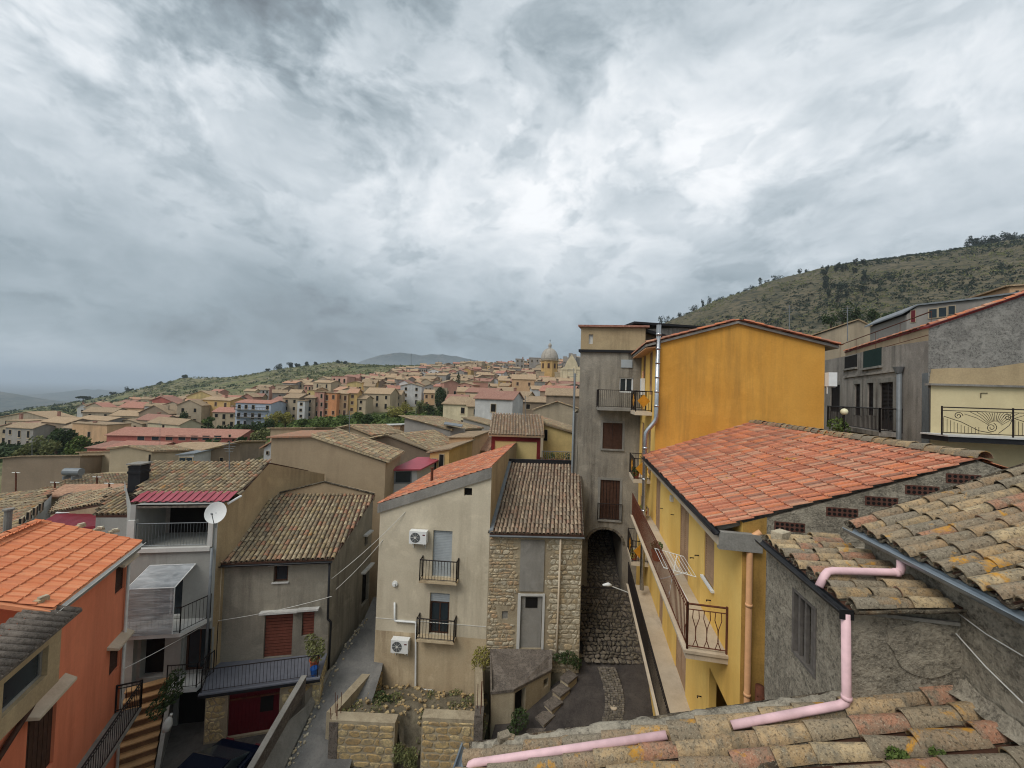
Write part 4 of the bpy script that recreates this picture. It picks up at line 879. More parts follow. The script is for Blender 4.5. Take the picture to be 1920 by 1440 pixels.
rb0 = P(905, 1200, 17.15); rw_ = WF(ep1+Vector((-.0, .42, 0)), rb0); core.hexa([rw_.pt(0, -17, -.3), rw_.pt(rw_.L, -17, -.3), rw_.pt(rw_.L, -17, 0), rw_.pt(0, -17, 0), rw_.pt(0, zt1-.02, -.3), rw_.pt(rw_.L, -11.7, -.3), rw_.pt(rw_.L, -11.7, 0), rw_.pt(0, zt1-.02, 0)])
cw = core.build('wall', 'mortar', en); O_ = ewf.pt(0, -17, 0); e3 = Vector((ewf.d.x, ewf.d.y, 0))
for a0, a1 in ((.3, gp[0]-.02), (gp[1]+.02, ewf.L-.3)):
    hT = zt0+(zt1-zt0)*((a0+a1)/2/ewf.L)+17-.1; stones(cw, O_, e3, UP, [(a0, 1.0), (a1, 1.0), (a1, hT), (a0, hT)], 'block_stone', (.20, .3), (.3, .6), .025, .016, (), 150, .35, 'block', True)
lo = lw_.pt(0, -17, -.0)
for i in range(1): pass
lw2 = WF(ep0+Vector((.37, .42, 0)), back0+Vector((.37, 0, 0)))
stones(cw, lw2.pt(0, -14.6, 0), Vector((lw2.d.x, lw2.d.y, 0)), UP, [(0, 0), (lw2.L, 0), (lw2.L, 2.0), (0, 1.5)], 'block_stone', (.2, .3), (.3, .55), .025, .016, (), 80, .3, 'block', True)
mb = MB()
for a0, a1 in ((0, .32), (ewf.L-.32, ewf.L)): mb.wbox(ewf, a0, a1, -17, zt0+.03 if a0 == 0 else zt1+.1, -.42, .03)
mb.build('corner_pillar', 'old_concrete', en)
for (a, d) in ((.05, 0), (.25, 0), (.05, -.3), (.25, -.3), (.15, -.15)):
    mb = MB(); q_ = ewf.pt(a, zt0, d-.03); mb.tube([q_-UP*.1, q_+Vector((rnd.uniform(-.05, .05), rnd.uniform(-.05, .05), rnd.uniform(.5, .95)))], .012, 5); mb.build('rebar', 'rust', en)
for (a, d) in ((ewf.L-.1, -.05), (ewf.L-.25, -.3), (ewf.L-.1, -.35)):
    mb = MB(); q_ = ewf.pt(a, zt1, d); mb.tube([q_-UP*.1, q_+Vector((0, 0, rnd.uniform(.8, 1.4)))], .012, 5); mb.build('rebar', 'rust', en)
# rubble fill
mb = MB(); nx, ny = 26, 18; grid = []
for j in range(ny+1):
    for i in range(nx+1):
        fx, fy = i/nx, j/ny; a = .05+fx*(ewf.L-.1); base = ewf.pt(a, 0, -.38-fy*3.1); g_ = mnoise.noise(base*1.7)*.22+mnoise.noise(base*5)*.08
        ingap = gp[0] < a < gp[1]; z = zt0-.25-.95*fy+g_-(1.1*max(0, 1-fy*2.2) if ingap else 0); grid.append((base.x, base.y, z))
mb.v = grid
for j in range(ny):
    for i in range(nx): k = j*(nx+1)+i; mb.f.append((k, k+1, k+nx+2, k+nx+1)); mb.m.append(0)
o = mb.build('rubble_fill', 'rubble', None, True); struct(o)
mb = MB()
for _ in range(300):
    k = rnd.choice(grid); s_ = rnd.uniform(.03, .11); mb.box((k[0]+rnd.uniform(-.1, .1), k[1]+rnd.uniform(-.1, .1), k[2]+.02), s_*1.4, s_, s_*.8, rnd.uniform(0, 3))
stuff(mb.build('loose_stones', 'block_stone', None), 'loose pale stones scattered on the rubble', 'stones')
mb = MB()
for j in range(7): q_ = ewf.pt(gp[0], 0, -.1-j*.1); mb.face([ewf.pt(gp[0], zt0-1.0-1.5*(1-j/6), -.02-j*.12), ewf.pt(gp[1], zt0-1.0-1.5*(1-j/6), -.02-j*.12), ewf.pt(gp[1], zt0-1.0-1.5*(1-(j+1)/6), -.02-(j+1)*.12), ewf.pt(gp[0], zt0-1.0-1.5*(1-(j+1)/6), -.02-(j+1)*.12)])
mb.face([ewf.pt(gp[0], -17, -.0), ewf.pt(gp[1], -17, 0), ewf.pt(gp[1], zt0-2.5, -.02), ewf.pt(gp[0], zt0-2.5, -.02)])
struct(mb.build('earth_bank', 'rubble'))
mb = MB()
for i in range(34): a = rnd.uniform(gp[0]+.1, gp[1]-.1); zz = zt0-rnd.uniform(.8, 2.9); p_ = ewf.pt(a, zz+.06, .02); r_ = rnd.uniform(.12, .26); leaves(mb, p_, r_, r_*.8, r_*.8, 80, .04)
for _ in range(26): k_ = rnd.choice(grid); leaves(mb, (k_[0], k_[1], k_[2]+.08), .22, .22, .14, 70, .045)
stuff(mb.build('weeds', 'leaf_olive', None, False, False), 'weeds over the rubble and in the gap of the block wall', 'weeds')
plant('bramble', 'dark green bush in the corner under the beige wall by the alley', 'bush', P(712, 1318, 16.2), [(0, 0, .1, .35, .35, .3), (.25, .1, 0, .3, .3, .22)], 420, .05, 'leaf_dark')
plant('dry_shrub', 'dry brown twiggy shrub on the rubble', 'bush', P(742, 1310, 16.4)-UP*.1, [(0, 0, .1, .3, .3, .15)], 160, .04, 'leaf_olive')
plant('wall_shrub', 'leafy yellow-green shrub at the corner between beige and stone houses', 'bush', P(903, 1240, 16.9)-UP*.2, [(0, 0, .35, .4, .35, .5), (-.2, 0, .1, .25, .25, .3)], 620, .05, 'leaf_yellow')
plant('ivy_bush', 'dark green ivy hanging at the foot of the stone house by the lane', 'bush', P(1068, 1236, 17.2), [(0, 0, .05, .4, .25, .3), (-.45, -.1, .1, .3, .2, .22), (.3, 0, -.15, .25, .2, .3)], 700, .05, 'leaf_dark')
plant('shed_bush', 'dark bush beside the shed doorway at the lane edge', 'bush', P(975, 1352, 14.9), [(0, 0, .1, .35, .3, .35), (-.25, -.2, -.1, .25, .2, .3)], 520, .05, 'leaf_dark')
# ---------------- grey house with the garage (left of the alley)
g0, g1 = P(410, 1150, 16.4), P(617, 1150, 17.2); gB = P(697, 1000, 21.6); gBl = P(508, 950, 20.9)
gf = WF(g0, g1); gt = thing('grey_garage_house', 'grey plaster house with old tile roof above a red garage door', 'house', ((g0+g1)/2).xy.to_3d()+UP*-15.4)
zE = gf.px(516, 1052)[1]; hG = [gf.rect(495, 1149, 548, 1232), gf.rect(566, 1144, 589, 1192), gf.rect(513, 1059, 540, 1091)]
zTer = hG[0][2]-.02
mb = MB(); wall(mb, gf, -15.4, zE, hG, .2); rs = WF(g1, gB); zR = zE+.38*4.2
hs_ = [rs.rect(684, 1003, 690, 1022), rs.rect(679, 1070, 691, 1130)]
wall(mb, rs, -15.4, [(0, zE), (rs.L, zR)], hs_, .2); wall(mb, WF(gBl, g0), -15.4, [(0, zR), ((gBl-g0).xy.length, zE)]); wall(mb, WF(gB, gBl), -15.4, zR); mb.build('wall', 'grey_wall', gt)
slatted(gt, gf, hG[0], 'red_wood', .08, 14, True, 'shutter_door'); slatted(gt, gf, hG[1], 'red_wood', .08, 9, True, 'shutter'); glazed(gt, gf, hG[2], 'window', 'dark_wood', 1, .1)
for h in hs_: darkback(gt, rs, h, .15, 'dark', 'opening')
for h, w in ((hG[0], gf), (hG[1], gf), (hG[2], gf)):
    mb = MB(); mb.wbox(w, h[0]-.16, h[1]+.2, h[3]+.05, h[3]+.13, 0, .22); mb.build('lintel_canopy', 'white_render', gt)
for h in hs_: mb = MB(); mb.wbox(rs, h[0]-.2, h[1]+.2, h[3]+.05, h[3]+.13, 0, .22); mb.build('lintel_canopy', 'white_render', gt)
h = hG[2]; mb = MB(); mb.wbox(gf, h[0]-.05, h[1]+.05, h[2]-.05, h[2], -.02, .06); mb.build('sill', 'white_render', gt)
E0, E1 = gf.pt(-.05, zE, .2), gf.pt(gf.L+.12, zE, .2); T0 = Vector((gBl.x, gBl.y, zR)); T1 = Vector((gB.x, gB.y, zR))
mb = MB(); mb.slab([E0, E1, T1+Vector((.1, 0, 0)), T0], (0, 0, .07)); gr = mb.build('roof', 'dark_wood', gt)
ee = (E1-E0).normalized(); up_ = ((T0+T1)/2-(E0+E1)/2); up_ = (up_-ee*up_.dot(ee)); ss = up_.normalized()
def loc2(p): return ((p-E0).dot(ee), (p-E0).dot(ss))
tiles(gr, E0+UP*.07, ee, ss, [(0, 0), ((E1-E0).length, 0), loc2(T1+Vector((.1, 0, 0))), loc2(T0)], 'old_tile', 'coppo', .2, .31, 300, 1.0)
pw_ = MB(); pl_ = [T0+Vector((.1, .02, -.3)), T1+Vector((-.0, .02, -.3)), T1+Vector((0, .02, .12)), P(608, 904, (gB.y+gBl.y)/2+.02), T0+Vector((.1, .02, .1))]; pw_.slab(pl_, (0, .25, 0)); pw_.build('rear_gable', 'dun_wall', gt)
ap = P(608, 903, (gB.y+gBl.y)/2+.0)
for a, b in ((T0+Vector((.05, 0, .1)), ap), (T1+Vector((.05, 0, .12)), ap)): m2 = MB(); m2.tube([a, b], .05, 6); m2.build('gable_coping', 'channel_tile', gt)
gutter(gt, gf.pt(0, zE-.0, .27), gf.pt(gf.L+.1, zE-.03, .27), .06, 'black_plastic')
pipe(gt, [gf.pt(gf.L-.02, zE-.05, .2), gf.pt(gf.L-.02, zE-2.6, .1), gf.pt(gf.L+.12, zE-2.7, .1), gf.pt(gf.L+.1, -13.0, .1)], .05, 'black_plastic', 'downpipe', 8)
pipe(gt, [gf.pt(.06, zE-.05, .15), gf.pt(.06, zTer, .12)], .045, 'pale_strip', 'downpipe', 8)
# terrace and garage
t0, t1 = P(386, 1300, 14.9), P(601, 1270, 15.9); tf = WF(t0, t1); zS = tf.px(480, 1268)[1]; zS = min(zS, zTer); hT = tf.rect(427, 1290, 523, 1376); zY = hT[2]-.05
mb = MB(); wall(mb, tf, zY-1, zS-.02, [hT], .15); wall(mb, WF(t1, g1), zY-1, zS-.02); wall(mb, WF(g0+Vector((-.3, 0, 0)), t0), zY-1, zS-.02); gm = mb.build('garage_wall', 'mortar', gt)
stones(gm, tf.pt(0, zY, 0), Vector((tf.d.x, tf.d.y, 0)), UP, [(0.01, 0), (tf.L, 0), (tf.L, zS-zY-.1), (.01, zS-zY-.1)], 'clad_stone', (.15, .27), (.17, .38), .016, .014, [(hT[0]-.02, hT[1]+.02, 0, hT[3]-zY+.02)], 280, .7, 'stone', True)
tt = WF(t1, g1); stones(gm, tt.pt(0, zY, 0), Vector((tt.d.x, tt.d.y, 0)), UP, [(0.01, 0), (tt.L, 0), (tt.L, zS-zY-.1), (.01, zS-zY-.1)], 'clad_stone', (.15, .27), (.17, .38), .016, .014, (), 110, .7, 'stone', True)
mb = MB(); a0, a1, z0, z1 = hT; mb.wbox(tf, a0, a1, z0, z1, -.14, -.1)
for k in range(14): x = a0+(a1-a0)*(k+.5)/14; mb.wbox(tf, x-.01, x+.01, z0+.05, z1-.3, -.1, -.088)
gd = mb.build('garage_door', 'red_door', gt); mb = MB(); mb.wbox(tf, a0+.02, a1-.02, z1-.42, z1-.36, -.1, -.05); mb.build('door_rail', 'rust', gd)
hx = tf.rect(487, 1305, 511, 1336); mb = MB(); mb.wbox(tf, *hx, -.1, -.07); wk = mb.build('wicket_window', 'dark', gd)
mb = MB(); mb.slab([tf.pt(-.15, zS, .18), tf.pt(tf.L, zS, .18), Vector((g1.x, g1.y, zS)), Vector((g0.x-.2, g0.y, zS))], (0, 0, -.14)); mb.slab([tf.pt(-.17, zS+.03, .2), tf.pt(tf.L, zS+.03, .2), tf.pt(tf.L, zS+.03, .0), tf.pt(-.17, zS+.03, .0)], (0, 0, -.1)); te = mb.build('terrace', 'slate_tile', gt)
mb = MB(); mb.wbox(tf, -.18, tf.L+.02, zS-.13, zS-.02, .185, .205); mb.build('terrace_edge', 'tar', gt)
railing(te, [Vector((g0.x-.15, g0.y, zS+.03)), tf.pt(-.12, zS+.03, .1), tf.pt(tf.L-.1, zS+.03, .1)], .85, .12, 'iron', .008, True)
plant('potted_oleander', 'bushy potted shrub on the terrace corner above the garage', 'potted plant', P(590, 1238, 16.2)+UP*.05, [(0, 0, .5, .38, .35, .4), (.15, -.1, .3, .3, .3, .3), (-.2, 0, .75, .25, .25, .3)], 620, .06, 'leaf_olive', None, .015, (.2, .34, 'terracotta'))
o = thing('blue_bucket', 'small blue plastic bucket beside the potted shrub on the terrace', 'bucket', tf.pt(tf.L-.25, zS+.03, .0)); mb = MB(); q_ = tf.pt(tf.L-.25, zS+.03, -.02); mb.tube([q_, q_+UP*.28], [.11, .15], 12); mb.build('body', 'blue_plastic', o); mb = MB(); mb.tube([q_+UP*.26, q_+UP*.3], .16, 12); mb.build('rim', 'blue_plastic', o)

# ---------------- pale balcony house
l0, l1 = P(236, 1110, 15.4), P(400, 1110, 15.9); lf = WF(l0, l1)
lg = thing('pale_balcony_house', 'pale grey house with loggia, plastic-screened balcony and wine-red canopy', 'house', ((l0+l1)/2).xy.to_3d()+UP*-16)
zLog = lf.px(320, 1028)[1]; zB2 = lf.px(315, 1162)[1]; zTop = lf.px(330, 945)[1]; zEn = lf.px(290, 1270)[1]
lo = (*[lf.px(252, 1000)[0], lf.px(392, 1000)[0]], zLog+.02, zTop-.02, 1.7)
hl = [(lf.px(290, 1110)[0], lf.px(342, 1110)[0], zB2+.05, zB2+2.15), (lf.px(263, 1230)[0], lf.px(310, 1230)[0], zEn, zB2-.5, .35), (lf.px(345, 1220)[0], lf.px(396, 1220)[0], zEn+.1, zB2-.45, .35), (lf.px(240, 1230)[0], lf.px(256, 1230)[0], zEn+.8, zB2-.6, .3)]
mb = MB(); wall(mb, lf, -16, zTop, [lo]+hl, .2); lB = P(505, 880, 20.3)
wall(mb, WF(P(228, 1000, 19), l0), -16, zTop); lgw = mb.build('wall', 'light_grey_wall', lg)
darkback(lg, lf, lo[:4], 1.7, 'blackened_or_shaded_wall', 'loggia_back'); mb = MB(); mb.wbox(lf, lo[0], lo[1], zTop-.16, zTop-.08, -1.9, -.02); mb.build('loggia_ceiling', 'old_concrete', lg); mb = MB(); x0 = lo[0]+.2; mb.wbox(lf, x0, x0+1.5, zLog+.05, zTop-.1, -1.69, -1.66); mb.wbox(lf, lo[1]-.55, lo[1]-.15, zLog+.9, zTop-.25, -1.69, -1.66); mb.build('loggia_door', 'dark', lg)  # back wall gets a darker render to stand in for the loggia's shade
for h, nm in ((hl[0], 'balcony_door'), (hl[2], 'door'), (hl[3], 'window')): glazed(lg, lf, h, nm, 'white_paint' if nm == 'balcony_door' else 'dark_wood', 2, .15); 
darkback(lg, lf, hl[1], .3); darkback(lg, lf, hl[2], .3); darkback(lg, lf, hl[3], .29)  # shallow dark panels stand in for the unlit inside of these openings
mb = MB(); mb.wbox(lf, lo[0]-.25, lo[1]+.1, zLog-.12, zLog+.04, -.1, .1); o = mb.build('loggia_ledge', 'white_render', lg); railing(lg, [lf.pt(lo[0]+.02, zLog+.04, -.04), lf.pt(lo[1]-.02, zLog+.04, -.04)], .95, .11, 'grey_metal', .008)
mb = MB(); mb.wbox(lf, lo[0]-.22, lo[0]+.02, zLog+.04, zLog+1.15, -.15, .06); mb.build('loggia_pier', 'white_render', lg); mb = MB(); mb.wbox(lf, lo[1]-.02, lo[1]+.16, zLog+.04, zLog+1.3, -.15, .06); mb.build('loggia_pier', 'white_render', lg)
bo = 1.0; mb = MB(); mb.slab([lf.pt(-.05, zB2, 0), lf.pt(lf.L-.02, zB2, 0), lf.pt(lf.L-.55, zB2, bo), lf.pt(-.05, zB2, bo)], (0, 0, -.14)); bb = mb.build('balcony', 'white_render', lg)
railing(bb, [lf.pt(0, zB2, .02), lf.pt(0, zB2, bo-.04), lf.pt(lf.L-.58, zB2, bo-.04), lf.pt(lf.L-.06, zB2, .04)], .95, .12, 'iron', .009)
# plastic sheeting frame on the balcony
sx0, sx1 = lf.px(266, 1110)[0]+.15, lf.px(358, 1110)[0]+.02; fr = thing('plastic_screen', 'translucent plastic sheet screen on a light frame on the pale balcony', 'screen', lf.pt((sx0+sx1)/2, zB2, .5))
zf = zB2+1.75; zk = zB2+2.2; mb = MB()
for x in (sx0, sx1): mb.tube([lf.pt(x, zB2, bo+.02), lf.pt(x, zf, bo+.02), lf.pt(x+.12, zk, .05)], .022, 6)
mb.tube([lf.pt(sx0, zf, bo+.02), lf.pt(sx1, zf, bo+.02)], .022, 6); mb.tube([lf.pt(sx0+.12, zk, .05), lf.pt(sx1+.12, zk, .05)], .022, 6); mb.build('frame', 'white_paint', fr)
mb = MB(); NX, NZ = 16, 18
for nm, c00, c10, c11, c01 in (('front_sheet', lf.pt(sx0, zB2+.02, bo+.045), lf.pt(sx1, zB2+.02, bo+.045), lf.pt(sx1, zf, bo+.045), lf.pt(sx0, zf, bo+.045)), ('top_sheet', lf.pt(sx0, zf, bo+.045), lf.pt(sx1, zf, bo+.045), lf.pt(sx1+.12, zk+.02, .05), lf.pt(sx0+.12, zk+.02, .05))):
    mb = MB()
    for j in range(NZ+1):
        for i in range(NX+1):
            fx, fz_ = i/NX, j/NZ; p = (c00*(1-fx)+c10*fx)*(1-fz_)+(c01*(1-fx)+c11*fx)*fz_; k = mnoise.noise(Vector((fx*3, fz_*9, 3)))*.035; mb.v.append(tuple(p+Vector((lf.n.x, lf.n.y, .3))*k))
    for j in range(NZ):
        for i in range(NX): k = j*(NX+1)+i; mb.f.append((k, k+1, k+NX+2, k+NX+1)); mb.m.append(0)
    mb.build(nm, 'plastic_sheet', fr, True)
# entrance level: pillars, small balcony
mb = MB(); mb.wbox(lf, hl[1][0]-.35, hl[1][0]-.12, zEn-.1, zB2-.15, -.05, .2); mb.wbox(lf, hl[1][1]+.02, hl[1][1]+.6, zEn-2.5, zB2-.15, -.05, .1); mb.build('pillar', 'light_grey_wall', lg)
mb = MB(); mb.slab([lf.pt(hl[2][0]-.1, zEn+.02, 0), lf.pt(lf.L+.2, zEn+.02, 0), lf.pt(lf.L+.0, zEn+.02, .8), lf.pt(hl[2][0]-.1, zEn+.02, .8)], (0, 0, -.15)); b3 = mb.build('lower_balcony', 'white_render', lg)
railing(b3, [lf.pt(hl[2][0]-.08, zEn+.02, .78), lf.pt(lf.L-.02, zEn+.02, .78), lf.pt(lf.L+.18, zEn+.02, .05)], .9, .12, 'iron', .009)
darkback(lg, lf, (hl[1][1]+.55, lf.L, -15.9, zEn-.4), -.02, 'dark', 'cellar_dark_panel')  # dark slab on the wall face stands in for the unlit cellar
# tiled roof, right flank wall, canopy
r0 = P(262, 928, 16.6); r1 = P(447, 930, 17.0); zEv = r0.z-.1; ri0 = P(300, 869, 19.6); ri1 = P(505, 868, 20.2)
zRi = (ri0.z+ri1.z)/2; E0 = Vector((r0.x-.2, r0.y, zEv)); E1 = Vector((r1.x, r1.y, zEv)); T0 = Vector((ri0.x-.5, ri0.y, zRi)); T1 = Vector((ri1.x, ri1.y, zRi))
mb = MB(); mb.slab([E0, E1, T1, T0], (0, 0, .07)); mb.slab([T0, T1, T1+Vector((.5, 3, -1)), T0+Vector((.5, 3, -1))], (0, 0, .07)); lr = mb.build('roof', 'dark_wood', lg)
ee = (E1-E0).normalized(); up_ = (T0+T1)/2-(E0+E1)/2; ss = (up_-ee*up_.dot(ee)).normalized()
tiles(lr, E0+UP*.07, ee, ss, [loc2(E0), loc2(E1), loc2(T1), loc2(T0)], 'old_tile', 'coppo', .205, .32, 300, 1.0)
sd = WF(l1, (T1.x, T1.y)); mb = MB(); cn = WF(l1, E1); wall(mb, WF(l1, (E1.x, E1.y)), -16, zEv); wall(mb, WF(E1, T1), -16, [(0, zEv), ((T1-E1).xy.length, zRi)]); wall(mb, WF(T1, T1+Vector((1.0, 4, 0))), -16, [(0, zRi), (4, zRi-1.3)]); mb.build('side_wall', 'ochre_side', lg)
mb = MB(); pa = [P(244, 941, 15.6), P(428, 940, 16.1), P(446, 922, 17.2), P(268, 922, 16.8)]
N = 26
for k in range(N):
    a = pa[0].lerp(pa[1], k/N); b = pa[0].lerp(pa[1], (k+1)/N); c = pa[3].lerp(pa[2], (k+1)/N); d = pa[3].lerp(pa[2], k/N); up_ = UP*(.035 if k % 2 else 0); dn = UP*-.012
    mb.hexa([a+up_, b+up_, c+up_, d+up_, a+up_+dn, b+up_+dn, c+up_+dn, d+up_+dn])
mb.build('canopy', 'wine_roof', lg)
mb = MB(); mb.tube([P(428, 944, 16.2), P(452, 930, 17.0)], .05, 8); mb.build('canopy_pipe', 'white_paint', lg)
pipe(lg, [lf.pt(lf.L-.08, zLog, .1), lf.pt(lf.L-.1, zEn, .1)], .05, 'grey_metal', 'downpipe', 8)
# strip of party tiles between the two houses
mb = MB(); a, b = P(424, 1022, 17.3), P(512, 915, 21.0); nn = 9
for k in range(nn): p = a.lerp(b, k/nn); mb.add(coppo_geo(.5, .12, .1), Matrix.Translation(p) @ Matrix((Vector((b-a).normalized().cross(UP)).normalized(), (b-a).normalized(), UP)).transposed().to_4x4())
stuff(mb.build('verge_tiles', 'old_tile', gr, True))
# chimney
ch = P(259, 915, 17.6); mb = MB(); mb.box((ch.x, ch.y, ch.z+.45), .5, .5, 1.2, .1); mb.box((ch.x, ch.y, ch.z+.75), .56, .56, .1, .1); mb.box((ch.x, ch.y, ch.z+1.0), .54, .54, .08, .1); o = mb.build('chimney', 'tar', lg); mb = MB(); mb.box((ch.x, ch.y, ch.z+1.12), .62, .62, .06, .1); mb.build('chimney_cap', 'concrete', o)
# satellite dish
dc = P(404, 961, 15.5); dt = thing('satellite_dish', 'white satellite dish on the corner of the pale balcony house', 'satellite dish', dc-UP*.6)
nd = Vector((.35, -.85, .35)).normalized(); x = nd.cross(UP).normalized(); y = x.cross(nd); mb = MB(); rings, seg = 5, 22; mb.v.append(tuple(dc-nd*.08))
for i in range(1, rings+1):
    r_ = .40*i/rings
    for j in range(seg): a = 2*pi*j/seg; mb.v.append(tuple(dc+x*math.cos(a)*r_*.92+y*math.sin(a)*r_*1.05-nd*.08*(1-(i/rings)**2)))
for j in range(seg): mb.f.append((0, 1+j, 1+(j+1) % seg)); mb.m.append(0)
for i in range(rings-1):
    for j in range(seg): b = 1+i*seg; mb.f.append((b+j, b+seg+j, b+seg+(j+1) % seg, b+(j+1) % seg)); mb.m.append(0)
mb.build('reflector', 'white_paint', dt, True)
mb = MB(); mb.tube([dc-y*.4, dc+nd*.42-y*.1], .014, 6); mb.tube([dc+nd*.40-y*.1, dc+nd*.5-y*.08], .035, 8); mb.build('feed_arm', 'grey_metal', dt); mb = MB(); mb.tube([dc-nd*.08, dc-nd*.15-UP*.15, dc-nd*.15-UP*.6], .022, 6); mb.build('mast', 'grey_metal', dt)
# ---------------- outside stair to the entrance
st = thing('outdoor_stair', 'steep tan-tiled outdoor stair between the orange and pale houses', 'stairs', P(235, 1430, 14.0)-UP*1.5)
sa, sb_ = P(279, 1264, 15.3), P(232, 1460, 13.0); n = 12; dr = Vector((sb_.x-sa.x, sb_.y-sa.y, 0)); lat = Vector((dr.y, -dr.x, 0)).normalized()
if lat.x < 0: lat = -lat
for k in range(n):
    f0_, f1_ = k/n, (k+1)/n; p = sa+dr*f0_; q_ = sa+dr*f1_*1.0; z = zEn-.02-(zEn+14.7)*f0_
    mb = MB(); mb.slab([Vector((p.x, p.y, z))-lat*.6, Vector((p.x, p.y, z))+lat*.6, Vector((q_.x, q_.y, z))+lat*.6, Vector((q_.x, q_.y, z))-lat*.6], (0, 0, -.9)); so = mb.build('step', 'riser_brown', st); mb = MB(); ex_ = dr.normalized()*.06; mb.slab([Vector((p.x, p.y, z+.045))-lat*.62, Vector((p.x, p.y, z+.045))+lat*.62, Vector((q_.x, q_.y, z+.045))+lat*.62+ex_, Vector((q_.x, q_.y, z+.045))-lat*.62+ex_], (0, 0, -.04)); mb.build('tread', 'step_tile', so)
mb = MB(); a_ = sa+lat*.68; b_ = sa+dr+lat*.68; mb.hexa([Vector((a_.x, a_.y, -16)), Vector((b_.x, b_.y, -16)), Vector((b_.x+.16, b_.y, -16)), Vector((a_.x+.16, a_.y, -16)), Vector((a_.x, a_.y, zEn+.35)), Vector((b_.x, b_.y, -14.2)), Vector((b_.x+.16, b_.y, -14.2)), Vector((a_.x+.16, a_.y, zEn+.35))]); mb.build('stair_parapet', 'concrete', st)
plant('climbing_bush', 'green climbing bush on the stair parapet by the dark cellar', 'bush', P(320, 1300, 14.6)-UP*.4, [(0, 0, .5, .35, .35, .5), (-.2, -.3, .1, .3, .3, .35), (.1, .1, .9, .3, .25, .3)], 700, .06, 'leaf_dark')
o = thing('white_sack', 'crumpled white sack on the yard by the stair foot', 'sack', P(312, 1362, 14.2)); mb = MB(); q_ = P(312, 1364, 14.2); mb.tube([q_-UP*.1, q_+Vector((.02, .03, .08)), q_+Vector((.05, .02, .25)), q_+Vector((.12, 0, .4))], [.13, .15, .11, .03], 9); mb.build('bag', 'off_white', o, True); mb = MB(); mb.tube([q_+Vector((.12, 0, .4)), q_+Vector((.16, 0, .48))], [.03, .05], 8); mb.build('knot', 'off_white', o, True)

# ---------------- orange house
od = Vector((-.40, .9165, 0)); oB = P(233, 1150, 13.6); oA = oB-od*8.5; of = WF(oA, oB)
oh = thing('orange_house', 'bright orange house with new orange tile roof at the left edge', 'house', ((oA+oB)/2).xy.to_3d()+UP*-16)
zO = of.px(200, 1048)[1]; on = Vector((of.n.x, of.n.y, 0))
hO = [of.rect(217, 1056, 234, 1108), of.rect(206, 1208, 224, 1258), of.rect(50, 1322, 102, 1460)]
mb = MB(); wall(mb, of, -16.5, zO, hO, .12); W2 = 6.2; wall(mb, WF(oB, oB-on*W2), -16.5, zO); wall(mb, WF(oA-on*W2, oA), -16.5, zO); mb.build('wall', 'orange_wall', oh)
for h in hO[:2]: louvre(oh, of, h, 'dark_wood', .05, 1, .1)
slatted(oh, of, hO[2], 'dark_wood', .06, 6, False, 'shutter_door')
for h in hO:
    mb = MB(); mb.hexa([of.pt(h[0]-.22, h[3]+.08, 0), of.pt(h[1]+.3, h[3]+.08, 0), of.pt(h[1]+.22, h[3]-.02, .28), of.pt(h[0]-.16, h[3]-.02, .28), of.pt(h[0]-.22, h[3]+.18, 0), of.pt(h[1]+.3, h[3]+.18, 0), of.pt(h[1]+.22, h[3]+.05, .28), of.pt(h[0]-.16, h[3]+.05, .28)]); mb.build('window_canopy', 'pale_strip', oh)
# roof: eaves along the wall, ridge to the left, hip towards the camera
ov = .3; e0 = oB+on*ov+od*.15; zr = zO+.95; RWd = 2.3
near = of.px(62, 1150)[0]; Lr = of.L-near+.15
O_ = Vector((e0.x, e0.y, zO-.05)); up_ = -on*(RWd+ov)+UP*(zr-zO+.05); Ls = up_.length
mb = MB(); mb.slab([O_, O_-od*Lr, O_-od*(Lr)+up_, O_+up_], (0, 0, -.1)); t_ = O_+up_; mb.slab([t_, t_-od*Lr, t_-od*Lr-on*3.2-UP*1.3, t_-on*3.2-UP*1.3], (0, 0, -.1)); orf = mb.build('roof', 'orange_tile', oh)
tiles(orf, O_, -od, up_, [(0, 0), (Lr, 0), (Lr, Ls), (0, Ls)], 'orange_tile', 'flat', .24, .36, 300, .4)
dn = -on*3.2-UP*1.3
tiles(orf, t_-od*Lr+dn, od, -dn, [(0, 0), (Lr, 0), (Lr, dn.length), (0, dn.length)], 'orange_tile', 'flat', .24, .36, 0, .4)
ridge(orf, t_-od*Lr, t_, 'orange_tile', .12, .36)
gutter(oh, O_+on*.06-UP*.03+od*.02, O_-od*Lr+on*.06-UP*.06, .06, 'off_white')
mb = MB(); mb.slab([O_-UP*.11, O_-od*Lr-UP*.11, O_-od*Lr-on*ov-UP*.11, O_-on*ov-UP*.11], (0, 0, -.14)); mb.build('eaves_soffit', 'concrete', oh)
for u, v in ((77, 1130), (150, 990), (185, 996), (213, 1000)):
    d_ = hit(u, v, O_, (-od).cross(up_).normalized()); o = thing('roof_stone', 'flat grey stone weighing down the orange tiles', 'stone', d_, 'stones lying on the orange roof'); mb = MB(); mb.box(d_+UP*.06, .26, .15, .09, rnd.uniform(0, 2)); mb.build('slab', 'pale_stone', o); mb = MB(); mb.box(d_+UP*.13+on*.03, .16, .11, .06, rnd.uniform(0, 2)); mb.build('chip', 'pale_stone', o)
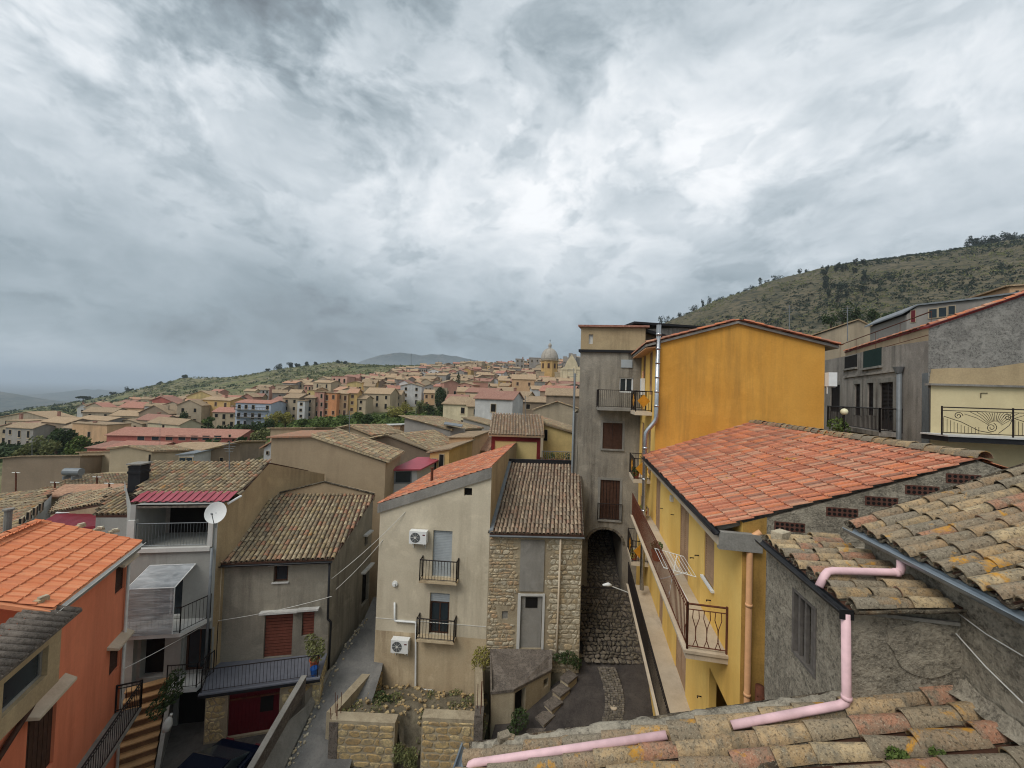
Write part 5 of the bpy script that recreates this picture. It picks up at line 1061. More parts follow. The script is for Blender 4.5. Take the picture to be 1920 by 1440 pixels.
# bay with a window and a mossy little roof at the near end
ba = of.px(72, 1220)[0]; bz1 = of.px(50, 1180)[1]; bz0 = of.px(60, 1285)[1]; bwf = WF(of.pt(ba-3, 0, .4), of.pt(ba, 0, .4)); hb = [(1.2, 2.55, bz0+.35, bz1-.45)]
mb = MB(); wall(mb, bwf, bz0-.1, bz1, hb, .15); wall(mb, WF(of.pt(ba, 0, .4), of.pt(ba, 0, 0)), bz0-.1, bz1); mb.face([bwf.pt(0, bz0-.1), bwf.pt(3, bz0-.1), of.pt(ba, bz0-.1, 0), of.pt(ba-3, bz0-.1, 0)]); bay = mb.build('bay', 'ochre_side', oh); glazed(bay, bwf, hb[0], 'window', 'concrete', 1, .1)
mb = MB(); rO = bwf.pt(-.1, bz1-.02, .3); rU = -on*.9+UP*.3; mb.slab([rO, rO+od*3.25, rO+od*3.25+rU, rO+rU], (0, 0, .06)); brf = mb.build('bay_roof', 'old_concrete', oh)
for k in range(14):
    q_ = rO+od*(.12+k*.23)+UP*.07; mb = MB(); mb.tube([q_, q_+rU], .085, 8); mb.build('roof_roll', 'old_concrete', brf, True)
# long balcony with iron railing
by0 = of.px(112, 1440)[0]-.6; by1 = of.L-.25; zb_ = of.px(190, 1372)[1]; mb = MB(); mb.slab([of.pt(by0, zb_, 0), of.pt(by1, zb_, 0), of.pt(by1, zb_, .7), of.pt(by0, zb_, .7)], (0, 0, -.12)); o = mb.build('balcony', 'concrete', oh)
railing(o, [of.pt(by0, zb_, .68), of.pt(by1-.03, zb_, .68), of.pt(by1-.03, zb_, .02)], .9, .12, 'iron', .012, True, 'railing', True)
pipe(oh, [of.pt(of.L-.08, zO-.1, .08), of.pt(of.L-.1, -16, .08)], .045, 'off_white', 'downpipe', 8)
pipe(oh, [of.pt(ba+.12, zO-.15, .1), of.pt(ba+.1, bz0+.2, .1), of.pt(ba-.3, bz0-.4, .1), of.pt(ba-3, bz0-1.6, .1)], .06, 'dark_wood', 'rainpipe', 8)
# ---------------- car in the garage yard
cb = Vector((-9.5, 12.1, zY+.02))
def car(base, rz):
    t = thing('parked_car', 'dark blue parked car half hidden behind the yard wall below the garage', 'car', base); M = Matrix.Translation(base) @ Matrix.Rotation(rz, 4, 'Z')
    prof = [(-2.0, .35), (-2.05, .7), (-1.9, .9), (-1.1, .98), (1.55, 1.0), (1.95, .92), (2.05, .55), (2.0, .35)]; cab = [(-1.15, .97), (-.55, 1.42), (.75, 1.46), (1.6, 1.0)]
    def pr(pts, w, w2=None):
        mb = MB(); w2 = w2 or w; n = len(pts); mb.v = [tuple(M @ Vector((x, -w, z))) for x, z in pts]+[tuple(M @ Vector((x, w, z))) for x, z in pts]
        mb.f = [tuple(range(n)), tuple(range(2*n-1, n-1, -1))]+[(k, n+k, n+(k+1) % n, (k+1) % n) for k in range(n)]; mb.m = [0]*len(mb.f); return mb
    o = pr(prof, .84).build('body', 'car_paint', t); bv = o.modifiers.new('b', 'BEVEL'); bv.width = .09; bv.segments = 3
    o = pr(cab, .70).build('cabin', 'glass', t); bv = o.modifiers.new('b', 'BEVEL'); bv.width = .06; bv.segments = 2
    o = pr([(-.5, 1.44), (-.45, 1.48), (.7, 1.52), (.78, 1.46)], .68).build('roof', 'car_paint', t)
    for x in (-1.28, 1.28):
        for y in (-.8, .8):
            mb = MB(); mb.tube([M @ Vector((x, y-.1, .32)), M @ Vector((x, y+.1, .32))], .32, 18); w = mb.build('wheel', 'rubber', t, False); mb = MB(); yy = y+(.101 if y > 0 else -.101); mb.tube([M @ Vector((x, yy, .32)), M @ Vector((x, yy+(.02 if y > 0 else -.02), .32))], .2, 14); mb.build('rim', 'grey_metal', w)
    for y in (-.6, .6):
        mb = MB(); mb.box(M @ Vector((-2.03, y, .72)), .08, .36, .14, rz); mb.build('headlight', 'white_paint', t); mb = MB(); mb.box(M @ Vector((2.02, y, .75)), .08, .3, .16, rz); mb.build('tail_light', 'red_door', t)
    for y in (-.92, .92): mb = MB(); mb.box(M @ Vector((-.75, y, 1.02)), .12, .18, .13, rz); mb.build('mirror', 'car_paint', t)
car(cb, 1.41)
# ---------------- dark old building on the right with louvred shutters
r1a, r1b = P(1546, 740, 24.5), P(1743, 740, 14.3); r1 = WF(r1a, r1b)
rg = thing('blackened_house', 'old blackened grey house with dark louvred shutters and iron balcony', 'house', ((r1a+r1b)/2).xy.to_3d()+UP*-12)
hR = [r1.rect(1557, 722, 1576, 772), r1.rect(1603, 720, 1614, 779), r1.rect(1627, 718, 1639, 779), r1.rect(1650, 717, 1676, 806), r1.rect(1584, 667, 1607, 690), r1.rect(1619, 655, 1653, 688)]
tp = [(r1.px(u, v)[0], r1.px(u, v)[1]) for u, v in ((1546, 676), (1584, 668), (1650, 652), (1743, 638))]
mb = MB(); wall(mb, r1, -12, tp, [], .18) if False else wall(mb, r1, -12, tp, hR[:4], .18)
wall(mb, WF(r1b, r1b+Vector((6, 3, 0))), -12, tp[-1][1]); wall(mb, WF(r1a+Vector((5, 2.5, 0)), r1a), -12, tp[0][1]); mb.face([r1.pt(tp[0][0], tp[0][1]), r1.pt(tp[-1][0], tp[-1][1]), r1.pt(tp[-1][0], tp[-1][1], -3), r1.pt(tp[0][0], tp[0][1], -3)]); mb.build('wall', 'blackened_or_shaded_wall', rg)
for h in hR[:3]: louvre(rg, r1, h, 'dark_louvre', .05, 1, .0)
louvre(rg, r1, hR[3], 'dark_louvre', .05, 2, .2)
for h in hR[:4]: mb = MB(); mb.wbox(r1, h[0]-.14, h[0]-.002, h[2], h[3]+.2, 0, .04); mb.wbox(r1, h[1]+.002, h[1]+.14, h[2], h[3]+.2, 0, .04); mb.wbox(r1, h[0]-.001, h[1]+.001, h[3]+.002, h[3]+.2, 0, .04); mb.build('window_surround', 'concrete', rg)
for h, m_ in ((hR[4], 'dark'), (hR[5], 'green_cloth')): mb = MB(); mb.wbox(r1, h[0], h[1], h[2], h[3], -.02, .012); mb.build('attic_window', m_, rg); mb = MB(); mb.wbox(r1, h[0]-.1, h[1]+.1, h[2]-.1, h[2]-.005, 0, .12); mb.build('sill', 'concrete', rg)
zc = r1.px(1640, 700)[1]; mb = MB(); mb.wbox(r1, 3.2, r1.px(1690, 740)[0], zc-.05, zc+.05, 0, .07); mb.build('cornice', 'blackened_or_shaded_wall', rg)
a0, a1 = r1.px(1582, 790)[0], r1.px(1692, 790)[0]; zb_ = hR[3][2]-.05; mb = MB(); mb.wbox(r1, a0, a1, zb_-.18, zb_, 0, .75); o = mb.build('balcony', 'blackened_or_shaded_wall', rg)
railing(o, [r1.pt(a0, zb_, .02), r1.pt(a0, zb_, .72), r1.pt(a1, zb_, .72), r1.pt(a1, zb_, .02)], 1.0, .13, 'iron', .014, True)
aD = r1.px(1693, 740)[0]; pipe(rg, [r1.pt(aD, r1.px(1693, 695)[1], .12), r1.pt(aD, -6, .12)], .085, 'grey_metal', 'downpipe', 10); mb = MB(); mb.tube([r1.pt(aD, r1.px(1693, 700)[1], .14), r1.pt(aD, r1.px(1693, 688)[1], .14)], [.1, .2], 10); mb.build('hopper', 'grey_metal', rg)
mb = MB(); mb.wbox(r1, r1.L-.42, r1.L-.02, -12, r1.px(1735, 700)[1], 0, .03); mb.build('painted_strip', 'zinc', rg)
# set-back upper wall with tiled verge
ua, ub = P(1585, 660, 26), P(1745, 640, 17.0); uw = WF(ua, ub); mb = MB(); wall(mb, uw, -1, [(0, uw.px(1590, 660)[1]), (uw.L, uw.px(1745, 613)[1])]); mb.build('upper_wall', 'dun_wall', rg)
rl = [uw.pt(uw.px(1640, 640)[0], uw.px(1640, 640)[1], .05)]
railing(rg, [r1.pt(1.5, tp[1][1]-.1, -.3), r1.pt(r1.L-.6, tp[2][1]+.05, -.3)], .95, 2.2, 'rust', .010, False, 'roof_rail')

# ---------------- cream house with wrought-iron balcony at the right edge
c0, c1 = P(1745, 760, 13.7), P(2080, 760, 12.9); cwf = WF(c0, c1)
ch_ = thing('cream_house', 'cream house with fan-pattern iron balcony under a dark grey gable wall', 'house', ((c0+c1)/2).xy.to_3d()+UP*-10)
zc1 = cwf.px(1800, 724)[1]; mb = MB(); wall(mb, cwf, -10, zc1); mb.build('wall', 'cream_wall', ch_)
mb = MB(); uq = WF(cwf.pt(0, 0, -.1), cwf.pt(cwf.L, 0, -.1)); zz0 = uq.px(1745, 616)[1]
wall(mb, uq, zc1-.1, [(0, zz0), (uq.px(1880, 570)[0], uq.px(1880, 568)[1]), (uq.L, uq.px(2080, 500)[1])]); mb.build('upper_wall', 'purple_grey', ch_)
mb = MB(); pts = [uq.px(u, v) for u, v in ((1745, 692), (1780, 690), (1850, 690), (1920, 680), (2080, 668))]; lowz = zc1
poly = [uq.pt(0, zc1, .02)]+[uq.pt(uq.L, zc1, .02)]+[uq.pt(a, z, .02) for a, z in pts[::-1]]; mb.face(poly); mb.build('render_band', 'ochre_side', ch_, False, False)
mb = MB(); mb.wbox(cwf, -.1, cwf.L, zc1, zc1+.07, -.12, .12); mb.build('coping', 'concrete', ch_)
vg = [uq.pt(-.05, zz0, .06), uq.pt(uq.px(1880, 570)[0], uq.px(1880, 568)[1], .06), uq.pt(uq.L, uq.px(2080, 500)[1], .06)]; mb = MB()
for p, q_ in zip(vg, vg[1:]): mb.hexa([p, q_, q_+Vector((0, .3, 0)), p+Vector((0, .3, 0)), p+UP*.07, q_+UP*.07, q_+Vector((0, .3, .07)), p+Vector((0, .3, .07))])
vr = mb.build('roof', 'red_trim', ch_)
ridge(vr, vg[0]+UP*.08, vg[1]+UP*.08, 'red_tile', .07, .30); ridge(vr, vg[1]+UP*.08, vg[2]+UP*.08, 'red_tile', .07, .30)
va = [uw.pt(0, uw.px(1590, 660)[1], .05), uw.pt(uw.L, uw.px(1745, 613)[1], .05)]; mb = MB(); mb.hexa([va[0], va[1], va[1]+Vector((.3, .2, 0)), va[0]+Vector((.3, .2, 0)), va[0]+UP*.08, va[1]+UP*.08, va[1]+Vector((.3, .2, .08)), va[0]+Vector((.3, .2, .08))]); vo = mb.build('verge', 'red_trim', rg); ridge(vo, va[0]+UP*.08, va[1]+UP*.08, 'red_tile', .08, .32)
zb_ = cwf.px(1840, 818, .9)[1]; a0 = cwf.px(1752, 815, .5)[0]; mb = MB(); mb.wbox(cwf, a0, cwf.L, zb_-.22, zb_-.05, 0, 1.0); o = mb.build('balcony', 'tar', ch_); mb = MB(); mb.wbox(cwf, a0-.04, cwf.L, zb_-.048, zb_, 0, 1.04); mb.build('balcony_top', 'white_render', o)
rm = MB(); x0, x1 = cwf.px(1766, 800, .95)[0], cwf.L; zt = zb_+.92
def rp(a, z): return cwf.pt(a, z, .95)
rm.tube([rp(x0, zt), rp(x1, zt)], .022, 6); rm.tube([rp(x0, zt-.11), rp(x1, zt-.11)], .012, 5); rm.tube([rp(x0, zb_+.08), rp(x1, zb_+.08)], .014, 5)
for x in (x0, x0+2.0, x0+4.0): rm.tube([rp(x, zb_), rp(x, zt+.04)], .024, 6)
def scroll(cx, cz, r, turns=1.6, sgn=1, ph=0.0):
    pts = [rp(cx+sgn*math.cos(ph+t_*2*pi*turns)*r*(1-t_*.8), cz+math.sin(ph+t_*2*pi*turns)*r*(1-t_*.8)) for t_ in [k/26 for k in range(27)]]; rm.tube(pts, .011, 4, False)
for base in (x0+.05, x0+2.05, x0+4.05):
    fx = base+1.45; scroll(base+.42, zt-.27, .13, 1.5, 1); scroll(fx-.1, zb_+.3, .16, 1.8, -1, 2.0); scroll(base+1.8, zt-.27, .12, 1.5, -1)
    for k in range(15):
        an = math.radians(28+k*9); s_ = rp(fx+math.cos(an)*.2, zb_+.3+math.sin(an)*.2); r_ = min(1.0, (zt-.13-zb_-.3)/max(.12, math.sin(an))) if math.sin(an) > 0 else .4; r_ = min(r_, .95); e_ = rp(fx+math.cos(an)*r_, zb_+.3+math.sin(an)*r_); m_ = s_.lerp(e_, .5)+UP*.05; rm.tube([s_, m_, e_], .008, 4, False)
    for k in range(11): a = base+k*.1; rm.tube([rp(a, zb_+.08), rp(a, zb_+.30+max(0, .28-k*.045))], .008, 4, False)
    rm.tube([rp(base, zb_+.62), rp(base+.5, zb_+.45), rp(base+1.0, zb_+.18), rp(fx-.1, zb_+.12)], .011, 4, False); rm.tube([rp(fx+.1, zb_+.12), rp(fx+.4, zb_+.4), rp(base+1.98, zb_+.72)], .011, 4, False)
rm.build('railing', 'iron', o)
mb = MB(); q_ = cwf.pt(cwf.px(1838, 735)[0], cwf.px(1838, 738)[1], .02); mb.tube([q_-UP*.15, q_+UP*.02, q_+Vector((cwf.d.x, cwf.d.y, .12))*.2], .012, 5); mb.build('wall_hook', 'iron', ch_)
# AC box, potted corner beside the yellow gable
ac_unit('white air conditioner at the right edge of the yellow gable wall', WF(T_(-.02, HW+.02, 0), T_(1.2, HW+.02, 0)), 1553, 712, 1.0, .0)
pb = P(1570, 798, 15.6); plant('terrace_plant', 'leafy potted plant by the right corner of the yellow gable', 'potted plant', pb-UP*.3, [(0, 0, .35, .35, .3, .3), (.2, 0, .1, .25, .25, .3)], 420, .06, 'leaf_mid', None, .012, (.2, .3, 'terracotta'))
gl_ = thing('globe_lamp', 'round cream globe lamp beside the plants right of the yellow gable', 'lamp', P(1583, 790, 15.4)-UP*.5); q_ = P(1583, 772, 15.4); mb = MB(); N = 8
mb.tube([q_+UP*.13*math.sin(-pi/2+pi*k/N) for k in range(N+1)], [max(.004, .13*math.cos(-pi/2+pi*k/N)) for k in range(N+1)], 14); mb.build('globe', 'lamp_glass', gl_, True); mb = MB(); mb.tube([q_-UP*.13, q_-UP*.7], .025, 8); mb.build('post', 'iron', gl_)

# ================================================================ foreground roofs
E4 = P(885, 1402, 4.5); S4 = v1+UP*.33; n4 = u1.cross(S4).normalized(); n4 = n4 if n4.z > 0 else -n4
A4, B4 = E4.dot(u1), E4.dot(v1)
q = hit(1597, 1332, E4, n4); al, bl = q.dot(u1), q.dot(v1)
def U_(a, b, z): return u1*a+v1*b+UP*z
rt = hit(1800, 1200, q, u1); br_ = rt.dot(v1)
gq0 = hit(1655, 1025, v1*(br_-.12), v1); gq1 = hit(1915, 1138, v1*(br_-.12), v1); gz = (gq0.z+gq1.z)/2
af = hit(1600, 990, v1*(br_-.12), v1).dot(u1)
vv = hit(1900, 895, u1*af, u1); sl2 = (vv.z-gz)/(vv.dot(v1)-br_+.12)
z4 = lambda b: E4.z+.33*(b-B4)
fh = thing('near_tiled_house', 'nearest old house with lichen-covered clay tile roof along the bottom edge', 'house', U_(A4-1.5, B4+1, -14))
AN = A4-3.4; BE = br_+.6
mb = MB(); solid_walls(mb, [U_(AN, B4+.12, 0), U_(AN, BE, 0), U_(A4-.05, BE, 0), U_(A4-.05, B4+.12, 0)], -14.5, [z4(B4+.12)-.06, z4(BE)-.06, z4(BE)-.06, z4(B4+.12)-.06]); mb.build('wall', 'rough_grey', fh)
mb = MB(); mb.slab([U_(A4, B4, z4(B4)), U_(AN, B4, z4(B4)), U_(AN, BE, z4(BE)), U_(A4, BE, z4(BE))], (0, 0, -.07)); r4 = mb.build('roof', 'dark_wood', fh)  # deck coloured dark so the gaps between tiles look shaded
Lw = (BE-B4)*math.hypot(1, .33)
tiles(r4, U_(A4, B4-.03, z4(B4-.03)-.005), -u1, S4, [(0.06, 0), (3.3, 0), (3.3, Lw), (0.06, Lw)], 'near_tile', 'coppo', .21, .38, 300, 1.7)
# mortar verge roll with broken tile bits
mb = MB(); N = 60; prof = 8
for k in range(N+1):
    b = B4+(bl-B4)*k/N; c = U_(A4-.02, b, z4(b)+.02); nz = mnoise.noise(c*7)*.03
    for j in range(prof+1): a = pi*j/prof; mb.v.append(tuple(c+u1*math.cos(a)*(.08+nz)+UP*(math.sin(a)*(.06+nz)-.03)+v1*mnoise.noise(c*13)*.02))
for k in range(N):
    for j in range(prof): i = k*(prof+1)+j; mb.f.append((i, i+1, i+prof+2, i+prof+1)); mb.m.append(0)
mb.build('verge_mortar', 'rough_dark', fh, True)
gutter(fh, U_(A4+.06, B4-.07, z4(B4)-.03), U_(AN, B4-.07, z4(B4)-.05), .065, 'zinc')
# right-hand house wall and roof
rh = thing('right_tiled_house', 'old house on the right with weathered clay tile roof and grey gutter', 'house', U_(al, br_+1, -14))
mb = MB(); AF = af+.0
w2 = WF(U_(AF, br_, 0), U_(AN-.5, br_, 0)); wall(mb, w2, -14, gz+.02); w3 = WF(U_(AF, br_+4, 0), U_(AF, br_, 0)); wall(mb, w3, -14, [(0, gz+.02+4*sl2), (4, gz+.02)]); mb.build('wall', 'rough_grey', rh)
O2 = U_(AF+.05, br_-.1, gz+.03); S2 = v1+UP*sl2; L2 = 3.2*math.hypot(1, sl2)
mb = MB(); mb.slab([O2, U_(AN-.5, br_-.1, gz+.03), U_(AN-.5, br_-.1, gz+.03)+S2*3.2, O2+S2*3.2], (0, 0, -.06)); r2 = mb.build('roof', 'dark_wood', rh)
tiles(r2, O2-S2*.04, -u1, S2, [(0, 0), (AF-AN+.3, 0), (AF-AN+.3, L2), (0, L2)], 'near_tile', 'coppo', .165, .285, 300, 1.6)
gutter(rh, U_(AF+.0, br_-.17, gz-.0), U_(AN-.5, br_-.17, gz-.02), .06, 'zinc')
mb = MB(); N = 40
for k in range(N+1):   # mortar fillet at the foot of the wall
    a = al-(al-AN)*k/N; c = U_(a, br_-.02, z4(br_)+.06); nz = mnoise.noise(c*4)*.06+mnoise.noise(c*11)*.03
    for j in range(5): t_ = j/4; mb.v.append(tuple(c+v1*(-.10-nz)*(1-t_)+UP*((.12+nz)*t_*t_)))
for k in range(N):
    for j in range(4): i = k*5+j; mb.f.append((i, i+1, i+6, i+5)); mb.m.append(0)
mb.build('mortar_fillet', 'rough_dark', rh, True)
# wires on that wall
for k, (du, dv) in enumerate(((0, 0), (-35, 40))):
    p0_ = hit(1790+du*0, 1145+dv, v1*(br_-.03), v1); p1_ = hit(1918, 1230+dv*2.2, v1*(br_-.03), v1); mb = MB(); mb.tube([p0_, p0_.lerp(p1_, .5)-UP*.02, p1_], .006, 5); tag(mb.build('wall_cable', 'off_white'), 'upper thin pale cable stapled along the rough right wall' if k == 0 else 'lower thin pale cable stapled along the rough right wall', 'cable')
# lean-to with the slatted window
ln = thing('lean_to', 'small rough rendered lean-to with slatted window and mossy tiles', 'outbuilding', U_(al+.5, bl+.4, -14))
fE = hit(1438, 1060, q, v1).dot(u1); g0_ = hit(1608, 1152, v1*(bl-.08), v1); g1_ = hit(1437, 1028, v1*(bl-.08), v1); zg = (g0_.z+g1_.z)/2
wl = WF(U_(fE, bl, 0), U_(al, bl, 0)); hW = wl.rect(1487, 1105, 1530, 1250); hW = (hW[0], hW[1], wl.px(1508, 1248)[1], wl.px(1508, 1120)[1])
zrr = hit(1795, 1138, q, u1).z; sl3 = max(.12, (zrr-zg)/(br_-bl))
mb = MB(); wall(mb, wl, -14, zg, [(*hW, .35)], .1); wf_ = WF(U_(al, bl, 0), U_(al, br_, 0)); wall(mb, wf_, -14, [(0, zg), (wf_.L, zg+sl3*wf_.L)]); wall(mb, WF(U_(fE, br_, 0), U_(fE, bl, 0)), -14, [(0, zg+sl3*wf_.L), (wf_.L, zg)]); mb.build('wall', 'rough_dark', ln)
darkback(ln, wl, hW, .35, 'dark', 'window_recess'); wn = MB(); wn.wbox(wl, hW[0]-.01, hW[0]+.03, hW[2], hW[3], -.08, .01); wn.wbox(wl, hW[1]-.03, hW[1]+.01, hW[2], hW[3], -.08, .01); wn.wbox(wl, hW[0]+.031, hW[1]-.031, hW[3]-.03, hW[3], -.08, .01); wn.wbox(wl, hW[0]+.031, hW[1]-.031, hW[2], hW[2]+.03, -.08, .01); wo = wn.build('window', 'grey_wood', ln)
nb = 3
for k in range(nb): x = hW[0]+.04+(hW[1]-hW[0]-.08)*(k+.5)/nb; s_ = MB(); s_.wbox(wl, x-.02, x+.02, hW[2]+.03-rnd.uniform(0, .03), hW[3]-.03, -.05, -.02+rnd.uniform(0, .02)); s_.build('slat', 'grey_wood', wo)
O3 = U_(al-.04, bl-.05, zg+.01); S3 = v1+UP*sl3; L3 = (br_-bl+.05)*math.hypot(1, sl3); W3 = fE-al+.06
mb = MB(); mb.slab([O3, O3+u1*W3, O3+u1*W3+S3*(br_-bl+.04), O3+S3*(br_-bl+.04)], (0, 0, -.05)); r3 = mb.build('roof', 'dark_wood', ln)
tiles(r3, O3+u1*W3, -u1, S3, [(0, 0), (W3, 0), (W3, L3), (0, L3)], 'near_tile', 'coppo', .165, .26, 300, 1.6)
gutter(ln, U_(al-.08, bl-.10, zg-.005), U_(fE+.02, bl-.10, zg+.0), .05, 'black_plastic')
mb = MB(); mb.slab([U_(al-.085, bl-.155, zg+.02), U_(al-.085, bl-.04, zg+.02), U_(al-.085, bl-.04, zg-.07), U_(al-.085, bl-.155, zg-.07)], u1*.012); mb.build('gutter_end', 'black_plastic', ln)
mb = MB(); c_ = U_(fE-.1, bl+.12, zg+.12); mb.box(c_, .22, .14, .12, .5); mb.box(c_+Vector((.1, .05, -.03)), .12, .12, .08, .2); tag(mb.build('loose_rock', 'pale_stone'), 'pale rock lying on the lean-to roof beside the black gutter', 'stone')
# render patch fallen on the lean-to front
cc = wf_.px(1735, 1215); mb = MB(); n = 22; ring = []
for k in range(n): a = 2*pi*k/n; ring.append(wf_.pt(cc[0]+math.cos(a)*.30*rnd.uniform(.85, 1.1), cc[1]+math.sin(a)*.24*rnd.uniform(.85, 1.1), .0))
mb.slab(ring, -u1*.015); mb.build('render_patch', 'rough_grey', ln)
mb = MB(); mb.wbox(wf_, 0, wf_.L-.02, zg-.03, zg+.0, .0, .03); mb.build('roof_edge', 'concrete', ln)
# pink plastic drain
pk = thing('pink_drain_pipe', 'pink plastic drain pipe running down the lean-to and along the near tiles', 'pipe', U_(al-.1, bl-.1, z4(bl)))
k0 = hit(1690, 1048, v1*(br_-.17), v1); zk = lambda b: zg+sl3*(b-bl)
aA = k0.dot(u1); pipe(pk, [U_(aA, br_-.17, gz-.06), U_(aA, br_-.17, zk(br_-.17)+.13), U_(aA+.02, bl+.02, zk(bl+.05)+.16), U_(aA-.05, bl-.09, zg+.02)], .037, 'pink_pipe', 'upper_run', 12, ((1, .06),))
b5 = hit(1250, 1378, E4+n4*.1, n4); b6 = hit(880, 1432, E4+n4*.1, n4); b7 = hit(1372, 1360, E4+n4*.09, n4); b8 = hit(1592, 1330, E4+n4*.09, n4)
pipe(pk, [U_(al-.055, bl-.09, zg-.02), U_(al-.055, bl-.075, b8.z+.02), b7], .037, 'pink_pipe', 'lower_run', 12, ((0, .93),))
pipe(pk, [b5, b6, b6-UP*.5-v1*.03], .037, 'pink_pipe', 'outlet_run', 12)
b9 = hit(1318, 1362, E4+n4*.11, n4)
for k, f in enumerate((.1, .55)):   # two tiles laid over the pipe joint
    g = coppo_geo(.28, .11, .1); e_ = (b7-b5).normalized(); x_ = e_.cross(n4).normalized(); p_ = b5.lerp(b7, f-.05)-n4*.02
    link('cover_tile', geo_mesh('cover_tile', g, 'near_tile'), fh, Matrix.Translation(p_) @ Matrix((x_, e_, n4)).transposed().to_4x4())
plant('moss_tuft', 'green moss tuft growing on the near tiles at the bottom', 'moss', hit(1685, 1425, E4+n4*.05, n4), [(0, 0, .02, .09, .07, .05), (.08, .02, .0, .05, .05, .04)], 500, .016, 'leaf_mid', None, .003)
plant('weed_tuft', 'sparse green weed between the near tiles at the bottom right', 'weed', hit(1760, 1418, E4+n4*.05, n4), [(0, 0, .02, .06, .05, .03)], 140, .014, 'leaf_mid', None, .003)
o = thing('lichen_rock', 'small white rock with orange lichen on the roof corner by the gutter', 'stone', hit(945, 1388, E4+n4*.04, n4)); c_ = o.location; mb = MB(); mb.box(c_+UP*.03, .13, .09, .08, .4); mb.box(c_+Vector((.07, 0, .02)), .09, .07, .06, -.2); mb.build('rock', 'near_tile', o)

# ================================================================ lane, alley, yard
def strip(name, rows, mat, sub=6):
    mb = MB(); n = len(rows)
    for l, r in rows:
        for k in range(sub+1): mb.v.append(tuple(Vector(l).lerp(Vector(r), k/sub)))
    for j in range(n-1):
        for k in range(sub): i = j*(sub+1)+k; mb.f.append((i, i+1, i+sub+2, i+sub+1)); mb.m.append(0)
    return struct(mb.build(name, mat, None, True))
def fx_(y): return A.x+(y-A.y)*u1.x/u1.y
LZ = [(6, -13.6), (11, -13.4), (15.3, -12.85), (17.5, -12.05), (21.5, -10.55), (30, -6.4), (34, -4.4)]
def lz(y):
    for (y0, z0), (y1, z1) in zip(LZ, LZ[1:]):
        if y <= y1: return z0+(z1-z0)*(y-y0)/(y1-y0)
    return LZ[-1][1]
XL = {6: -1.5, 11: -1.2, 15.3: -.2, 17.5: 3.1, 21.5: 3.3, 30: 3.6, 34: 3.8}
rows = [((XL[y], y, lz(y)-(.35 if y == 17.5 else 0)), (fx_(y)+.1, y, lz(y))) for y in XL]; lane = strip('lane', rows, 'lane_dirt')
def lane_pt(x, y): return Vector((x, y, lz(y)))
Oc = lane_pt(3.55, 17.6); ec = Vector((1, 0, 0)); scv = lane_pt(3.9, 21.4)-Oc
stones(lane, Oc, ec, scv, [(0, 0), (2.75, 0), (3.0, scv.length), (-.2, scv.length)], 'cobble', (.15, .26), (.15, .34), .05, .035, (), 290, .7, 'cobble')
Oc2 = lane_pt(3.8, 21.5); s2 = lane_pt(4.3, 30)-Oc2
stones(lane, Oc2, ec, s2, [(0, 0), (2.6, 0), (2.6, s2.length), (0, s2.length)], 'cobble', (.16, .28), (.16, .36), .05, .035, (), 0, .7, 'arch_cobble')
mb = MB()   # narrow strip of small setts down the middle of the lane
for k in range(46):
    f = k/45; y = 17.4-f*3.1; xc = 4.62+math.sin(f*2.2)*.22-f**3*1.9
    for j in range(7): x = xc+(j-3)*.115+rnd.uniform(-.015, .015); c = lane_pt(x, y+rnd.uniform(-.015, .015))+UP*.012; mb.box(c, .095, .07, .04, rnd.uniform(-.15, .15))
stuff(mb.build('setts', 'sett', lane))
pt_ = lane_pt(4.55, 15.9)+UP*.03; mb = MB(); mb.tube([pt_-UP*.02, pt_+UP*.012], .13, 14); tag(mb.build('drain_cover', 'pale_strip'), 'small pale round cover in the middle of the lane', 'cover')
for k in range(6):   # stone steps beside the shed
    f = k/5; p_ = P(1066, 1280, 16.9).lerp(P(988, 1380, 14.6), f); p_.z = lz(p_.y)+.0-.03*k; o = thing('stone_step', ['top', 'second', 'third', 'fourth', 'fifth', 'lowest'][k]+' worn stone step beside the shed at the lane edge', 'step', p_, 'stone steps by the shed'); mb = MB(); mb.box(p_-UP*.3, .6, .42, .75, .75); mb.build('riser', 'mortar', o); mb = MB(); mb.box(p_+UP*.09, .66, .47, .08, .75+rnd.uniform(-.08, .08)); mb.build('tread', 'old_concrete', o)
al_rows = []
for (ul, ur, v, z) in ((526, 650, 1460, -13.7), (560, 670, 1390, -13.25), (592, 696, 1320, -12.85), (622, 716, 1255, -12.45), (650, 724, 1205, -12.1), (683, 735, 1160, -11.8), (700, 745, 1120, -11.3)):
    def oz(u): d = ray(u, v); return d*(z/d.z)
    al_rows.append((oz(ul), oz(ur)))
strip('alley', al_rows, 'asphalt')
k0_, k1_ = al_rows[0][0], al_rows[3][0]
def oz3(u, v, z): d = ray(u, v); return d*(z/d.z)
yw = [P(460, 1465, 12.5), P(541, 1324, 14.5), P(574, 1268, 15.35)]; o = thing('yard_wall', 'low dark retaining wall sloping between the garage yard and the alley', 'wall', (yw[0].x, yw[0].y, -16)); mb = MB(); m2 = MB(); x_ = Vector((-.14, -.03, 0))
for p, q_ in zip(yw, yw[1:]):
    mb.hexa([Vector((p.x, p.y, -16)), Vector((q_.x, q_.y, -16)), Vector((q_.x, q_.y, -16))+x_, Vector((p.x, p.y, -16))+x_, p, q_, q_+x_, p+x_]); m2.hexa([p+Vector((.03, 0, .005)), q_+Vector((.03, 0, .005)), q_+x_*1.2+UP*.005, p+x_*1.2+UP*.005, p+Vector((.03, 0, .05)), q_+Vector((.03, 0, .05)), q_+x_*1.2+UP*.05, p+x_*1.2+UP*.05])
mb.build('wall', 'old_concrete', o); m2.build('coping', 'concrete', o)
